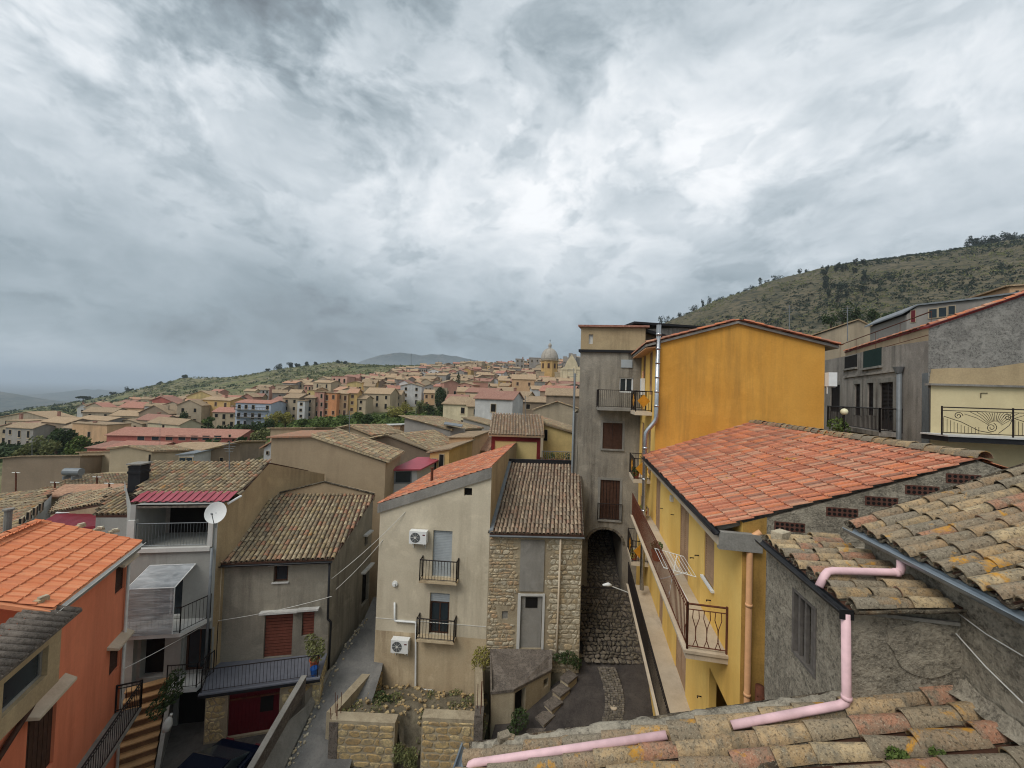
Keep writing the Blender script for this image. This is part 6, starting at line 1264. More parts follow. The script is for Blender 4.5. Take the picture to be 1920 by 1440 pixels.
mb = MB(); kw = [yw[0], yw[1], yw[2]]; kr = [al_rows[0][0], al_rows[2][0], al_rows[3][0]]
for i in range(2):
    p, q_ = kr[i], kr[i+1]; w0, w1 = kw[i], kw[i+1]; lo_ = lambda v, z: Vector((v.x, v.y, z))
    mb.hexa([lo_(w0, -16), lo_(w1, -16), lo_(q_, -16), lo_(p, -16), lo_(w0, w0.z-.55), lo_(w1, w1.z-.6), q_+UP*.12, p+UP*.12])
struct(mb.build('kerb', 'concrete'))
yz = zY+.02; mb = MB(); mb.face([(-14, 9, yz-.3), (-5, 9, yz-.3), (-5, 16.6, yz), (-14, 16.6, yz)]); struct(mb.build('yard', 'yard'))
mb = MB(); w_ = MB()
for k in range(90):
    a = rnd.random(); i = rnd.randrange(0, 5); p = al_rows[i][0].lerp(al_rows[i+1][0], a)+Vector((rnd.uniform(.0, .28), rnd.uniform(-.1, .1), .03)); s_ = rnd.uniform(.03, .1); mb.box(p, s_, s_*.8, s_*.6, rnd.uniform(0, 3))
stuff(mb.build('gravel', 'pale_stone'), 'loose stones along the alley kerb', 'gravel')
# wall lamp over the lane, boiler, drying rack, pots on balconies
lp = Y_(9.9, -.05, -8.95); t = thing('wall_lamp', 'white street lamp on an arm over the cobbled lane', 'street lamp', lp); q_ = P(1132, 1098, 17.3); mb = MB(); mb.tube([lp, q_+Vector((.3, 0, 0))], .022, 6); mb.build('arm', 'off_white', t); mb = MB(); mb.tube([q_+Vector((.35, 0, .02)), q_+Vector((.2, 0, .06)), q_+Vector((-.05, 0, .02))], [.05, .09, .04], 8); mb.build('lamp_head', 'white_paint', t, True)
bo_ = P(1196, 725, 20.0); t = thing('boiler', 'white boiler box on the tall yellow facade above the arch side', 'boiler', bo_-UP*.4); bx = T_(3.05, -.2, bo_.z); mb = MB(); mb.obox(bx-UP*.42, u1*.45, v1*.18, UP*.85); mb.build('casing', 'white_paint', t); mb = MB(); mb.tube([bx+u1*.2+v1*.1+UP*.43, bx+u1*.2+v1*.1+UP*.8], .05, 8); mb.build('flue', 'peach_pipe', t); mb = MB(); mb.tube([bx+u1*.15+v1*.1-UP*.42, bx+u1*.15+v1*.1-UP*1.2], .02, 6); mb.build('supply_pipe', 'peach_pipe', t)
dr_ = thing('drying_rack', 'white folding laundry rack on the upper yellow balcony', 'drying rack', Y_(3.0, -.45, -5.3)); mb = MB(); zt = -4.55
for s_ in (2.6, 3.9): mb.tube([Y_(s_, -.9, zt+.1), Y_(s_, -.1, zt-.05)], .014, 5)
for k in range(9): w_ = -.9+k*.1; mb.tube([Y_(2.6, w_, zt+.1-(w_+.9)*.18), Y_(3.9, w_, zt+.1-(w_+.9)*.18)], .007, 4)
mb.build('wires', 'white_paint', dr_); mb = MB()
for s_, e_ in ((2.7, 3.8), (3.8, 2.7)): mb.tube([Y_(s_, -.75, -5.29), Y_(e_, -.3, zt)], .012, 5); mb.tube([Y_(s_, -.25, -5.29), Y_(e_, -.7, zt)], .012, 5)
mb.build('legs', 'white_paint', dr_)
for i, (s_, w_, z, mt, lb, r_) in enumerate(((5.15, -.62, -4.98, 'leaf_mid', 'potted green plant on the upper yellow balcony by the drying rack', .2), (9.4, -.6, -5.0, 'leaf_yellow', 'dry yellow plant in a pot at the far end of the upper yellow balcony', .16), (9.75, -.35, -5.0, 'leaf_olive', 'small potted plant in the far corner of the upper yellow balcony', .13))):
    plant('potted_plant', lb, 'potted plant', Y_(s_, w_, z), [(0, 0, .16, r_, r_, .16), (.1, .1, .1, r_*.7, r_*.7, .12)], 300, .035, mt, 'potted plants on the yellow balconies', .008, (.16, .3, 'terracotta'))
for i, (z, lb) in enumerate(((-3.75, 'middle'), (-7.5, 'lowest'))):
    plant('potted_plant', f'trailing potted plant on the {lb} diamond-panel balcony of the tall yellow house', 'potted plant', T_(1.1, -.6, z+.28), [(0, 0, .12, .18, .18, .14), (-.1, -.1, -.02, .14, .14, .12)], 260, .035, 'leaf_yellow' if i else 'leaf_mid', 'potted plants on the yellow balconies', .008, (.14, .26, 'terracotta'))
def cable(label, a, b, sag=.25, r=.012, mat='off_white'):
    a, b = Vector(a), Vector(b); mb = MB(); mb.tube([a.lerp(b, k/10)-UP*sag*4*(k/10)*(1-k/10) for k in range(11)], r, 5); tag(mb.build('cable', mat), label, 'cable')
cable('pale cable slanting from the orange house to the garage house', P(232, 1254, 13.5), P(400, 1162, 16.1), .05)
cable('overhead wire along the grey house wall above the shutters', P(400, 1165, 16.2), P(622, 1118, 17.0), .1)
cable('upper wire crossing the alley to the beige house', P(622, 1085, 17.1), P(760, 960, 17.6), .12)
cable('lower wire crossing the alley to the beige house', P(630, 1105, 17.1), P(720, 1010, 17.7), .1)
# ================================================================ terrain
CT = [(0, 880, 55), (150, 885, 50), (400, 885, 45), (600, 890, 40), (800, 890, 42), (950, 870, 48), (1060, 850, 60), (0, 845, 105), (120, 828, 125), (250, 828, 115), (330, 842, 82), (450, 812, 120), (475, 800, 128),
      (560, 793, 136), (620, 782, 140), (690, 778, 140), (760, 762, 168), (850, 768, 148), (950, 770, 130), (1050, 775, 110), (600, 812, 96), (720, 806, 96), (800, 738, 230), (900, 728, 240), (1000, 738, 215), (1060, 745, 225),
      (660, 735, 200), (700, 714, 320), (800, 707, 340), (900, 697, 360), (980, 695, 350), (1060, 690, 330), (150, 768, 480), (250, 733, 600), (350, 708, 620), (450, 708, 640), (520, 694, 640), (640, 678, 650), (720, 686, 640), (800, 691, 640), (870, 684, 560), (950, 692, 600),
      (0, 805, 240), (60, 778, 400), (100, 768, 600), (0, 778, 700), (-200, 790, 400), (300, 770, 260), (450, 745, 300), (560, 735, 300),
      (1225, 613, 430), (1330, 568, 440), (1440, 529, 450), (1560, 500, 460), (1650, 500, 450), (1750, 485, 430), (1820, 469, 420), (1920, 461, 400), (2200, 420, 400), (1250, 735, 200), (1400, 705, 150), (1600, 665, 105), (1800, 645, 85), (1950, 625, 75), (1600, 585, 270), (1900, 540, 240), (2300, 600, 100), (1300, 680, 280), (1150, 690, 400), (1150, 745, 200)]
cp = np.array([tuple(P(*c)) for c in CT]+[(-60, 12, -18), (60, 12, -16), (-30, 25, -17), (-8, 22, -16.5), (10, 20, -15.5), (40, 25, -14), (30, 45, -10)])
ext = []
for u, v, Y in CT:
    if Y >= 400:
        p = P(u, v, Y); k = 1.5; ext.append((p.x*k, p.y*k, p.z-30 if u < 1200 else p.z*.8)); ext.append((p.x*2.6, p.y*2.6, -120 if u < 1200 else 0))
cp = np.vstack([cp, np.array(ext)]); K = np.linalg.norm(cp[:, None, :2]-cp[None, :, :2], axis=2); n_ = len(cp)
Mx = np.zeros((n_+3, n_+3)); Mx[:n_, :n_] = K+np.eye(n_)*.0; Mx[:n_, n_] = 1; Mx[:n_, n_+1:] = cp[:, :2]; Mx[n_, :n_] = 1; Mx[n_+1:, :n_] = cp[:, :2].T
wv = np.linalg.solve(Mx+np.eye(n_+3)*1e-9, np.concatenate([cp[:, 2], [0, 0, 0]]))
def tzs(xy): xy = np.atleast_2d(xy); d = np.linalg.norm(xy[:, None, :]-cp[None, :, :2], axis=2); return d @ wv[:n_]+wv[n_]+xy @ wv[n_+1:]
def tz(x, y): return float(tzs(np.array([[x, y]]))[0])
NA, NR = 230, 150; ang = np.radians(np.linspace(-66, 66, NA)); rad = 14*(1150/14)**np.linspace(0, 1, NR); xy = np.array([(math.sin(a)*r/max(.35, math.cos(a)), r) for r in rad for a in ang]); zz = tzs(xy)
mb = MB()
for (x, y), z in zip(xy, zz):
    f = min(1, max(0, (y-90)/200)); mb.v.append((x, y, z+f*(mnoise.noise(Vector((x*.03, y*.03, 1)))*2.2+mnoise.noise(Vector((x*.1, y*.1, 5)))*.9)-(.4 if y < 40 else 0)))
hill_i = []
for j in range(NR-1):
    for k in range(NA-1): i = j*NA+k; mb.f.append((i, i+1, i+NA+1, i+NA)); mb.m.append(1 if ang[k] > math.radians(14) else (2 if 75 < rad[j] < 128 and -.6 < ang[k] < -.1 else 0))
struct(mb.build('terrain', ['hillside', 'right_hill', 'green_slope'], None, True, False))
mb = MB(); mb.face([(-40000, -2000, -190), (40000, -2000, -190), (40000, 39000, -190), (-40000, 39000, -190)]); struct(mb.build('lowland', 'far_hill'))
def hills(name, pts, Y, depth, mat):
    mb = MB(); n = len(pts); cr = []
    for u, v in pts: cr.append(P(u, v, Y))
    for c in cr: mb.v += [(c.x*.93, Y-depth, -190), (c.x*.97, Y-depth*.4, -190+(c.z+190)*.6), tuple(c), (c.x*1.05, Y+depth, -190)]
    for k in range(n-1):
        for j in range(3): i = k*4+j; mb.f.append((i, i+4, i+5, i+1)); mb.m.append(0)
    return struct(mb.build(name, mat, None, True, False))
def jag(pts, sub=6, amp=1.2):
    out = []
    for (u0, v0), (u1_, v1_) in zip(pts, pts[1:]):
        for k in range(sub): f = k/sub; u = u0+(u1_-u0)*f; out.append((u, v0+(v1_-v0)*f+mnoise.noise(Vector((u*.06, 3, 1)))*amp))
    return out+[pts[-1]]
hills('hills', jag([(-400, 760), (60, 744), (95, 739), (130, 734), (160, 730), (185, 730), (205, 734), (240, 742), (300, 750), (420, 765)]), 4200, 900, 'far_hill')
hills('hills', jag([(-300, 728), (0, 734), (30, 739), (60, 746), (110, 752), (180, 758)]), 2200, 500, 'far_hill')
hills('hills', jag([(560, 745), (640, 696), (680, 676), (720, 664), (750, 661), (790, 666), (830, 664), (880, 673), (930, 684), (1000, 690), (1100, 720)], 6, 2.0), 5200, 900, 'far_hill')

# ================================================================ middle houses
def pxwin(par, w, r, mat='dark', frame_='far_sand', depth=.1):
    a0, a1, z0, z1 = r; f = min(.09, (a1-a0)*.14); mb = MB(); mb.wbox(w, a0-f, a1+f, z0-f, z1+f, 0, .05); mb.cur = 1; mb.wbox(w, a0, a1, z0, z1, .045, .056); return mb.build('window', [frame_, mat], par)
def seg_tiles(roof, p, q_, dv, mat, ws=.22, ls=.36):
    """tiles on the strip between two profile points, run up the steeper way"""
    lo, hi = (p, q_) if p.z < q_.z else (q_, p); s_ = hi-lo; L_ = dv.length
    if abs(s_.z) < .15: return
    e_ = dv.normalized(); s2 = s_-e_*s_.dot(e_)
    tiles(roof, lo, e_, s2, [(0, 0), (L_, 0), (L_, s2.length), (0, s2.length)], mat, 'coppo', ws, ls, 0, .8, True, False)
def house(name, label, uL, uR, Y0, Y1, tops, zb, depth, ddir, wmat, rmat, style='follow', wins=(), rise=1.4, rdep=None, tile=None, group=None, over=.25, cat='house', trim=None, drop=0.0):
    vm = sum(t[1] for t in tops)/len(tops)+8; w = WF(P(uL, vm, Y0), P(uR, vm, Y1)); D = Vector((*ddir, 0)).normalized()
    pr = [w.px(*t) for t in tops]; pr[0] = (0, pr[0][1]); pr[-1] = (w.L, pr[-1][1])
    t = thing(name, label, cat, w.pt(w.L/2, zb, -1), group); p0, p1 = w.pt(0, 0), w.pt(w.L, 0); b0, b1 = p0+D*depth, p1+D*depth; mb = MB()
    if style == 'follow':
        wall(mb, w, zb, pr); wall(mb, WF(p1, b1), zb, [(0, pr[-1][1]), (depth, pr[-1][1]-drop)]); wall(mb, WF(b0, p0), zb, [(0, pr[0][1]-drop), (depth, pr[0][1])]); wall(mb, WF(b1, b0), zb, [(w.L-a, z-drop) for a, z in pr[::-1]]); mb.build('wall', wmat, t)
        mb = MB(); pts = [w.pt(a, z+.02, over*.6) for a, z in pr]; dv = D*(depth+over*1.2)-UP*drop; ex = Vector((w.d.x, w.d.y, 0))*over; pts[0] = pts[0]-ex; pts[-1] = pts[-1]+ex
        for a, b in zip(pts, pts[1:]): mb.slab([a, b, b+dv, a+dv], (0, 0, .1))
        rf = mb.build('roof', rmat, t)
        if tile:
            for a, b in zip(pts, pts[1:]): seg_tiles(rf, a+UP*.1, b+UP*.1, dv, tile)
    else:
        ze = min(z for a, z in pr); rd = rdep or depth/2; zr = ze+rise
        wall(mb, w, zb, ze); wall(mb, WF(p1, b1), zb, [(0, ze), (rd, zr), (depth, ze)]); wall(mb, WF(b0, p0), zb, [(0, ze), (depth-rd, zr), (depth, ze)]); wall(mb, WF(b1, b0), zb, ze); mb.build('wall', wmat, t)
        ex = Vector((w.d.x, w.d.y, 0))*over; k = rise/rd; e0, e1 = w.pt(0, ze-k*over+.03, over)-ex, w.pt(w.L, ze-k*over+.03, over)+ex; r0, r1_ = e0+D*(rd+over)+UP*(k*(rd+over)), e1+D*(rd+over)+UP*(k*(rd+over)); mb = MB(); mb.slab([e0, e1, r1_, r0], (0, 0, .1)); f0, f1 = r0+D*(depth-rd+over)-UP*(rise*(depth-rd+over)/max(.1, depth-rd)), r1_+D*(depth-rd+over)-UP*(rise*(depth-rd+over)/max(.1, depth-rd)); mb.slab([r0, r1_, f1, f0], (0, 0, .1)); rf = mb.build('roof', rmat, t)
        if tile:
            s_ = r0-e0; e_ = (e1-e0).normalized(); s2 = s_-e_*s_.dot(e_); tiles(rf, e0+UP*.1, e_, s2, [(0, 0), ((e1-e0).length, 0), ((e1-e0).length, s2.length), (0, s2.length)], tile, 'coppo', .21, .34, 0, .8, True, False)
        if trim: mb = MB(); mb.wbox(w, -.02, w.L+.02, ze-.35, ze-.02, 0, .06); mb.wbox(w, -.02, .22, zb, ze-.35, 0, .06); mb.wbox(w, w.L-.22, w.L+.02, zb, ze-.35, 0, .06); mb.build('painted_trim', trim, t)
    for b in wins: pxwin(t, w, w.rect(*b[:4]), b[4] if len(b) > 4 else 'dark', b[5] if len(b) > 5 else 'far_sand')
    return t, w
H = house
H('blank_wall_house', 'broad house with blank dun gable wall behind the grey garage house', 508, 724, 24, 24.6, [(508, 822), (586, 820), (722, 868)], -14, 4.2, (-.06, 1), 'dun_wall', 'old_tile', 'follow', (), tile='old_tile', drop=.05)
H('low_wall_house', 'flat-topped dun wall just above the blank gable house', 507, 588, 33, 33, [(507, 804), (588, 803)], -14, 5, (.1, 1), 'dun_wall', 'roof_dun', drop=0.5)
H('white_shed_house', 'tiny whitish house with orange roof left of the blank gable', 495, 512, 29, 29, [(495, 842), (512, 824)], -14, 5, (-.1, 1), 'far_white', 'roof_orange', 'follow', ((500, 846, 504, 852),))
H('gable_house', 'dun gabled house with pale coping behind the blank gable roof', 590, 694, 37, 37, [(590, 816), (655, 800), (694, 818)], -14, 8, (.1, 1), 'dun_wall', 'roof_tan', 'follow', (), tile='old_tile', drop=0.6)
H('flat_roof_hut', 'small peach hut with flat white roof and two windows', 690, 750, 46, 46, [(690, 799), (750, 797)], -14, 5, (.1, 1), 'far_peach', 'off_white', 'follow', ((710, 803, 719, 815), (731, 803, 740, 815)), drop=0.25)
H('stone_barn', 'long stone-walled house with worn pale tile roof in the middle distance', 692, 808, 32, 33, [(692, 826), (728, 818), (808, 850)], -14, 9, (.25, 1), 'far_brown', 'old_tile', 'follow', (), tile='old_tile', drop=0.35)
t_, w_ = H('grey_long_house', 'light grey long house with tile roof and metal canopy', 758, 845, 42, 40, [(758, 783), (845, 808)], -14, 9, (.3, 1), 'far_grey', 'old_tile', 'follow', (), tile='old_tile', drop=0.5)
mb = MB(); p_ = P(832, 796, 39.5); mb.slab([p_, P(866, 801, 39.5), P(868, 797, 42), P(834, 792, 42)], (0, 0, .08)); mb.build('metal_canopy', 'grey_metal', t_); mb = MB(); wq = WF(P(845, 810, 40), P(872, 815, 40.5)); wall(mb, wq, -14, wq.px(858, 803)[1]); mb.build('annex', 'far_grey', t_); pxwin(t_, wq, wq.rect(851, 818, 866, 828), 'glass')
H('grey_flat_house', 'plain grey house with tiled slope right of the metal canopy', 868, 924, 56, 55, [(868, 784), (924, 800)], -14, 8, (.2, 1), 'far_grey', 'old_tile', 'follow', (), tile='old_tile', drop=0.4)
t_, w_ = H('yellow_balcony_house', 'small orange-yellow house front with dark openings beyond the red roof', 806, 842, 30, 29.6, [(806, 850), (842, 842)], -14, 6, (.2, 1), 'far_ochre', 'roof_dun', 'follow', ((810, 860, 818, 880), (824, 852, 832, 876)))
H('balcony_row_house', 'peach facades with iron balconies beyond the middle red roof', 842, 886, 36, 35.4, [(842, 822), (886, 820)], -14, 6, (.2, 1), 'far_peach', 'roof_dun', 'follow', ((846, 836, 852, 858), (860, 834, 866, 856), (874, 834, 880, 856)))
H('red_slope_house', 'low house with bright orange-red slope left of the yellow trimmed house', 884, 914, 39, 38, [(884, 842), (914, 844)], -14, 6, (.2, 1), 'far_sand', 'roof_orange', 'eave', (), .9)
H('yellow_trim_house', 'yellow house with dark red trim under an old tile roof', 922, 1013, 26, 26, [(922, 816), (1013, 816)], -12, 6, (.05, 1), 'far_yellow', 'old_tile', 'eave', (), 1.1, 3.6, 'brown_tile', trim='red_trim')
t_, w_ = H('yellow_terrace_house', 'bright yellow wall with a planted terrace beside the grey arch building', 1019, 1080, 29, 29, [(1019, 795), (1080, 816)], -12, 5, (.1, 1), 'far_yellow', 'old_tile', 'follow', ((1020, 806, 1026, 826),), tile='old_tile')
mb = MB(); wq = WF(P(1016, 870, 26), P(1072, 872, 26)); mb.wbox(wq, 0, wq.L, wq.px(1040, 874)[1]-2, wq.px(1040, 872)[1], -3, 0); o = mb.build('terrace', 'far_peach', t_); railing(o, [wq.pt(0, wq.px(1040, 872)[1], -.05), wq.pt(wq.L, wq.px(1040, 872)[1], -.05)], .9, .14, 'grey_metal', .012)
for i in range(5): plant('terrace_pot_plant', 'leafy pot plant on the yellow terrace, '+ordin(i), 'potted plant', wq.pt(.35+i*.36, wq.px(1040, 872)[1]+.3, -.5), [(0, 0, .2, .2, .2, .3)], 120, .06, rnd.choice(['leaf_mid', 'leaf_dark', 'leaf_yellow']), 'pots on the yellow terrace', .01, (.14, .28, 'terracotta'))
H('plain_gable_house', 'plain dun gable with dark verge left of the grey arch building', 1000, 1092, 62, 62, [(1000, 770), (1045, 754), (1092, 770)], -12, 9, (.1, 1), 'far_beige', 'roof_dun', 'follow', (), tile='old_tile', drop=0.2)
H('lower_gable_house', 'low dun house in front of the plain gable house', 985, 1085, 48, 48, [(985, 778), (1006, 780), (1085, 806)], -12, 6, (.1, 1), 'far_beige', 'roof_dun', 'follow', (), drop=0.3)
H('wine_roof_shed', 'small shed with wine-red metal roof and dark window', 738, 782, 27, 27.4, [(738, 879), (782, 881)], -14, 4, (.3, 1), 'far_white', 'wine_roof', 'eave', ((742, 884, 770, 904, 'glass', 'grey_metal'),), .3, 3.4)
t_, w_ = H('long_red_house', 'long low dark-red building with a row of windows and red roof', 200, 446, 74, 76, [(200, 816), (446, 812)], -17, 9, (-.2, 1), 'far_red', 'roof_red', 'eave', [(x, 817, x+13, 825, 'glass', 'far_rose') for x in (258, 285, 311, 335, 358, 380, 402)]+[(429, 815, 433, 821)], 1.05, 5.0)
H('red_shed', 'low building with plain red roof in front of the long red building', 192, 280, 66, 66, [(192, 841), (280, 841)], -17, 6, (-.1, 1), 'far_red', 'roof_red', 'eave', (), .65, 5)
H('red_shed', 'small red-roofed shed left of the long red building', 163, 200, 68, 68, [(163, 840), (200, 838)], -17, 6, (-.1, 1), 'far_red', 'roof_brick', 'eave', (), .55, 5)
H('veranda_house', 'tan tiled house with dark open veranda below the long red building', 306, 398, 54, 54, [(306, 842), (398, 840)], -16, 7, (-.1, 1), 'far_peach', 'roof_tan', 'eave', ((312, 845, 350, 857), (356, 843, 362, 850)), .3, 4)
H('shed_roof_house', 'brown house with slanting tiled roof and two small windows', 362, 450, 44, 46, [(362, 852), (450, 829)], -15, 8, (-.25, 1), 'far_brown', 'roof_tan', 'follow', ((378, 858, 384, 866), (412, 858, 418, 866)), tile='old_tile', drop=1)
H('glass_veranda', 'small white glazed veranda left of the slanting roof house', 335, 363, 42, 42, [(335, 854), (363, 851)], -15, 3, (-.1, 1), 'far_white', 'grey_metal', 'follow', ((337, 858, 348, 866, 'glass'), (350, 858, 361, 866, 'glass')))
H('cream_blank_house', 'cream house with blank plain wall left of the dark chimney', 206, 284, 41, 42, [(206, 843), (242, 838), (284, 848)], -15, 7, (-.2, 1), 'far_sand', 'roof_tan', 'follow', ((279, 852, 283, 868),), tile='old_tile', drop=0.95)
H('cream_low_house', 'lower cream house with blank wall beside the brown block', 148, 210, 43, 43, [(148, 849), (210, 846)], -15, 6, (-.2, 1), 'far_sand', 'roof_tan', drop=0.9)
H('brown_block_house', 'wide brown blank-walled house at the left edge', 5, 150, 39, 40, [(5, 860), (40, 856), (150, 855)], -15, 7, (-.3, 1), 'far_brown', 'roof_dun', drop=1.1)
H('flat_tile_house', 'broad low tiled roof below the brown block house', 30, 246, 27, 29, [(30, 930), (246, 930)], -15, 9, (-.3, 1), 'far_beige', 'old_tile', 'eave', (), .3, 6.5, 'old_tile')
H('orange_strip_house', 'narrow bright orange tiled roof strip below the broad low roof', 96, 200, 24.5, 25, [(96, 929), (200, 931)], -15, 3, (-.3, 1), 'far_beige', 'roof_orange', 'eave', (), .35, 1.4)
# near-left roofs
def quad_roof(name, label, pts, wallpts, wmat, tile, rmat='dark_wood', style='coppo', maxobj=300, ws=.21, ls=.34, wins=(), zb=-15.5):
    c = sum((Vector(p) for p in pts), Vector())/4; t = thing(name, label, 'house', Vector((c.x, c.y, zb))); pts = [Vector(p) for p in pts]; mb = MB(); mb.slab(pts, (0, 0, -.1)); rf = mb.build('roof', rmat, t)
    e_ = (pts[1]-pts[0]).normalized(); s_ = (pts[3]+pts[2])/2-(pts[0]+pts[1])/2; s_ = (s_-e_*s_.dot(e_)).normalized(); f = lambda p: ((p-pts[0]).dot(e_), (p-pts[0]).dot(s_))
    if tile: tiles(rf, pts[0]+UP*.01, e_, s_, [f(p) for p in pts], tile, style, ws, ls, maxobj, .9)
    for a, b in wallpts:
        a, b = Vector(a), Vector(b); w = WF(a, b); mb = MB(); wall(mb, w, zb, [(0, a.z-.1), (w.L, b.z-.1)]); mb.build('wall', wmat, t)
        for r in wins: pxwin(t, w, w.rect(*r))
    return t, rf
q1, q2, q3, q4 = P(-90, 1012, 18.5), P(18, 1003, 18.3), P(97, 925, 24), P(-40, 930, 24.3)
quad_roof('white_side_house', 'white-sided house with mottled old tiles and clay chimney pot at far left', [q1, q2, q3, q4], [(q2, q3), (q1, q2)], 'white_render', 'old_tile', wins=((75, 944, 79, 957), (64, 952, 68, 966), (52, 960, 57, 974), (38, 972, 43, 982)), ls=.4, ws=.3)
mb = MB(); p_ = P(14, 985, 18.2); mb.tube([p_-UP*.8, p_+UP*.7], .13, 10); mb.tube([p_+UP*.7, p_+UP*.78], .19, 10); tag(mb.build('chimney_pot', 'concrete'), 'round clay chimney pipe on the far-left mottled roof', 'chimney')
k1, k2, k3, k4 = P(40, 1003, 17.3), P(203, 985, 16.9), P(216, 957, 20.5), P(118, 957, 21.0); t_, rf_ = quad_roof('wine_sheet_house', 'low house with wine-red corrugated sheet roof behind the orange roof', [k1, k2, k3, k4], [(k1, k2)], 'far_grey', None, 'wine_sheet')
mb = MB(); N = 44
for k in range(N):
    if k % 2: continue
    a, b = k1.lerp(k4, k/N), k2.lerp(k3, k/N); a2, b2 = k1.lerp(k4, (k+1)/N), k2.lerp(k3, (k+1)/N); up_ = UP*.05; mb.hexa([a, b, b2, a2, a+up_, b+up_, b2+up_, a2+up_])
mb.build('corrugation', 'wine_sheet', rf_); mb = MB(); a = k4.lerp(k1, .12); mb.slab([k4.lerp(k1, .05)+UP*.08, k4.lerp(k3, .45)+UP*.08-Vector((0, .2, 0)), k4.lerp(k3, .4).lerp(k1.lerp(k2, .4), .2)+UP*.08, k4.lerp(k1, .22)+UP*.08], (0, 0, .03)); mb.build('white_sheet', 'white_paint', rf_)
m1_, m2_, m3_, m4_ = P(180, 966, 16.6), P(243, 966, 16.7), P(268, 925, 18.0), P(205, 930, 18.3); quad_roof('mossy_eave_house', 'small roof with mossy tile eave just left of the pale balcony house', [m1_, m2_, m3_, m4_], [(m1_, m2_)], 'light_grey_wall', 'old_tile')
n1_, n2_, n3_, n4_ = P(95, 962, 20.5), P(190, 945, 19.5), P(245, 918, 22), P(120, 925, 25); quad_roof('jumbled_roof_house', 'jumbled grey-brown tile roof between the wine-red sheet and the broad roof', [n1_, n2_, n3_, n4_], [(n1_, n2_)], 'dun_wall', 'old_tile', maxobj=0)
tk = thing('water_tank', 'grey cylindrical water tank lying on the broad low roof', 'water tank', P(136, 892, 31)); p_ = P(136, 885, 31); mb = MB(); mb.tube([p_-Vector((.6, 0, 0)), p_+Vector((.6, .1, 0))], .3, 14); mb.build('drum', 'grey_metal', tk); mb = MB(); mb.box(p_+Vector((-.35, 0, -.42)), .1, .7, .25); mb.box(p_+Vector((.35, 0, -.42)), .1, .7, .25); mb.build('cradle', 'grey_metal', tk)
for u, v0, v1_, Y, lb in ((205, 905, 922, 25, 'thin rusty roof vent pipe on the broad low roof'), (182, 893, 911, 28, 'white-capped vent pipe on the broad low roof'), (30, 885, 918, 30, 'bare antenna mast at the far left'), (103, 903, 925, 26, 'thin mast with crossbar above the orange strip')):
    a, b = P(u, v1_, Y), P(u, v0, Y); t_ = thing('vent_mast', lb, 'mast', a); mb = MB(); mb.tube([a-UP*.3, b], .05, 6); mb.build('pole', 'rust', t_); mb = MB(); mb.tube([b-Vector((.3, 0, .05)), b+Vector((.3, 0, -.05))], .035, 5); mb.build('crossbar', 'off_white', t_)
# roofs on the right behind
H('right_gable_house', 'dun gabled roof above the yellow gable at the right', 1520, 1650, 40, 34, [(1520, 632), (1612, 600), (1650, 622)], -8, 8, (.4, 1), 'far_beige', 'roof_tan', 'follow', ())
H('roof_terrace_house', 'pale rooftop house with glazed veranda on the right slope', 1700, 1830, 26, 24, [(1700, 590), (1720, 574), (1830, 562)], -4, 5, (.4, 1), 'far_grey', 'grey_metal', 'follow', ((1708, 582, 1716, 604, 'red_door'), (1742, 580, 1756, 596, 'glass'), (1760, 577, 1774, 594, 'glass'), (1778, 574, 1790, 590, 'glass')))
H('top_right_house', 'small peach house top behind the grey gable at the right edge', 1893, 1990, 26, 25, [(1893, 538), (1990, 532)], -4, 5, (.4, 1), 'far_peach', 'roof_tan', 'follow', ((1903, 545, 1909, 553),))
H('sheet_roof_house', 'dark sheet-roofed annex below the right-edge house', 1800, 1900, 25, 23.5, [(1800, 566), (1900, 552)], -4, 3, (.4, 1), 'far_grey', 'grey_metal', 'follow', ())

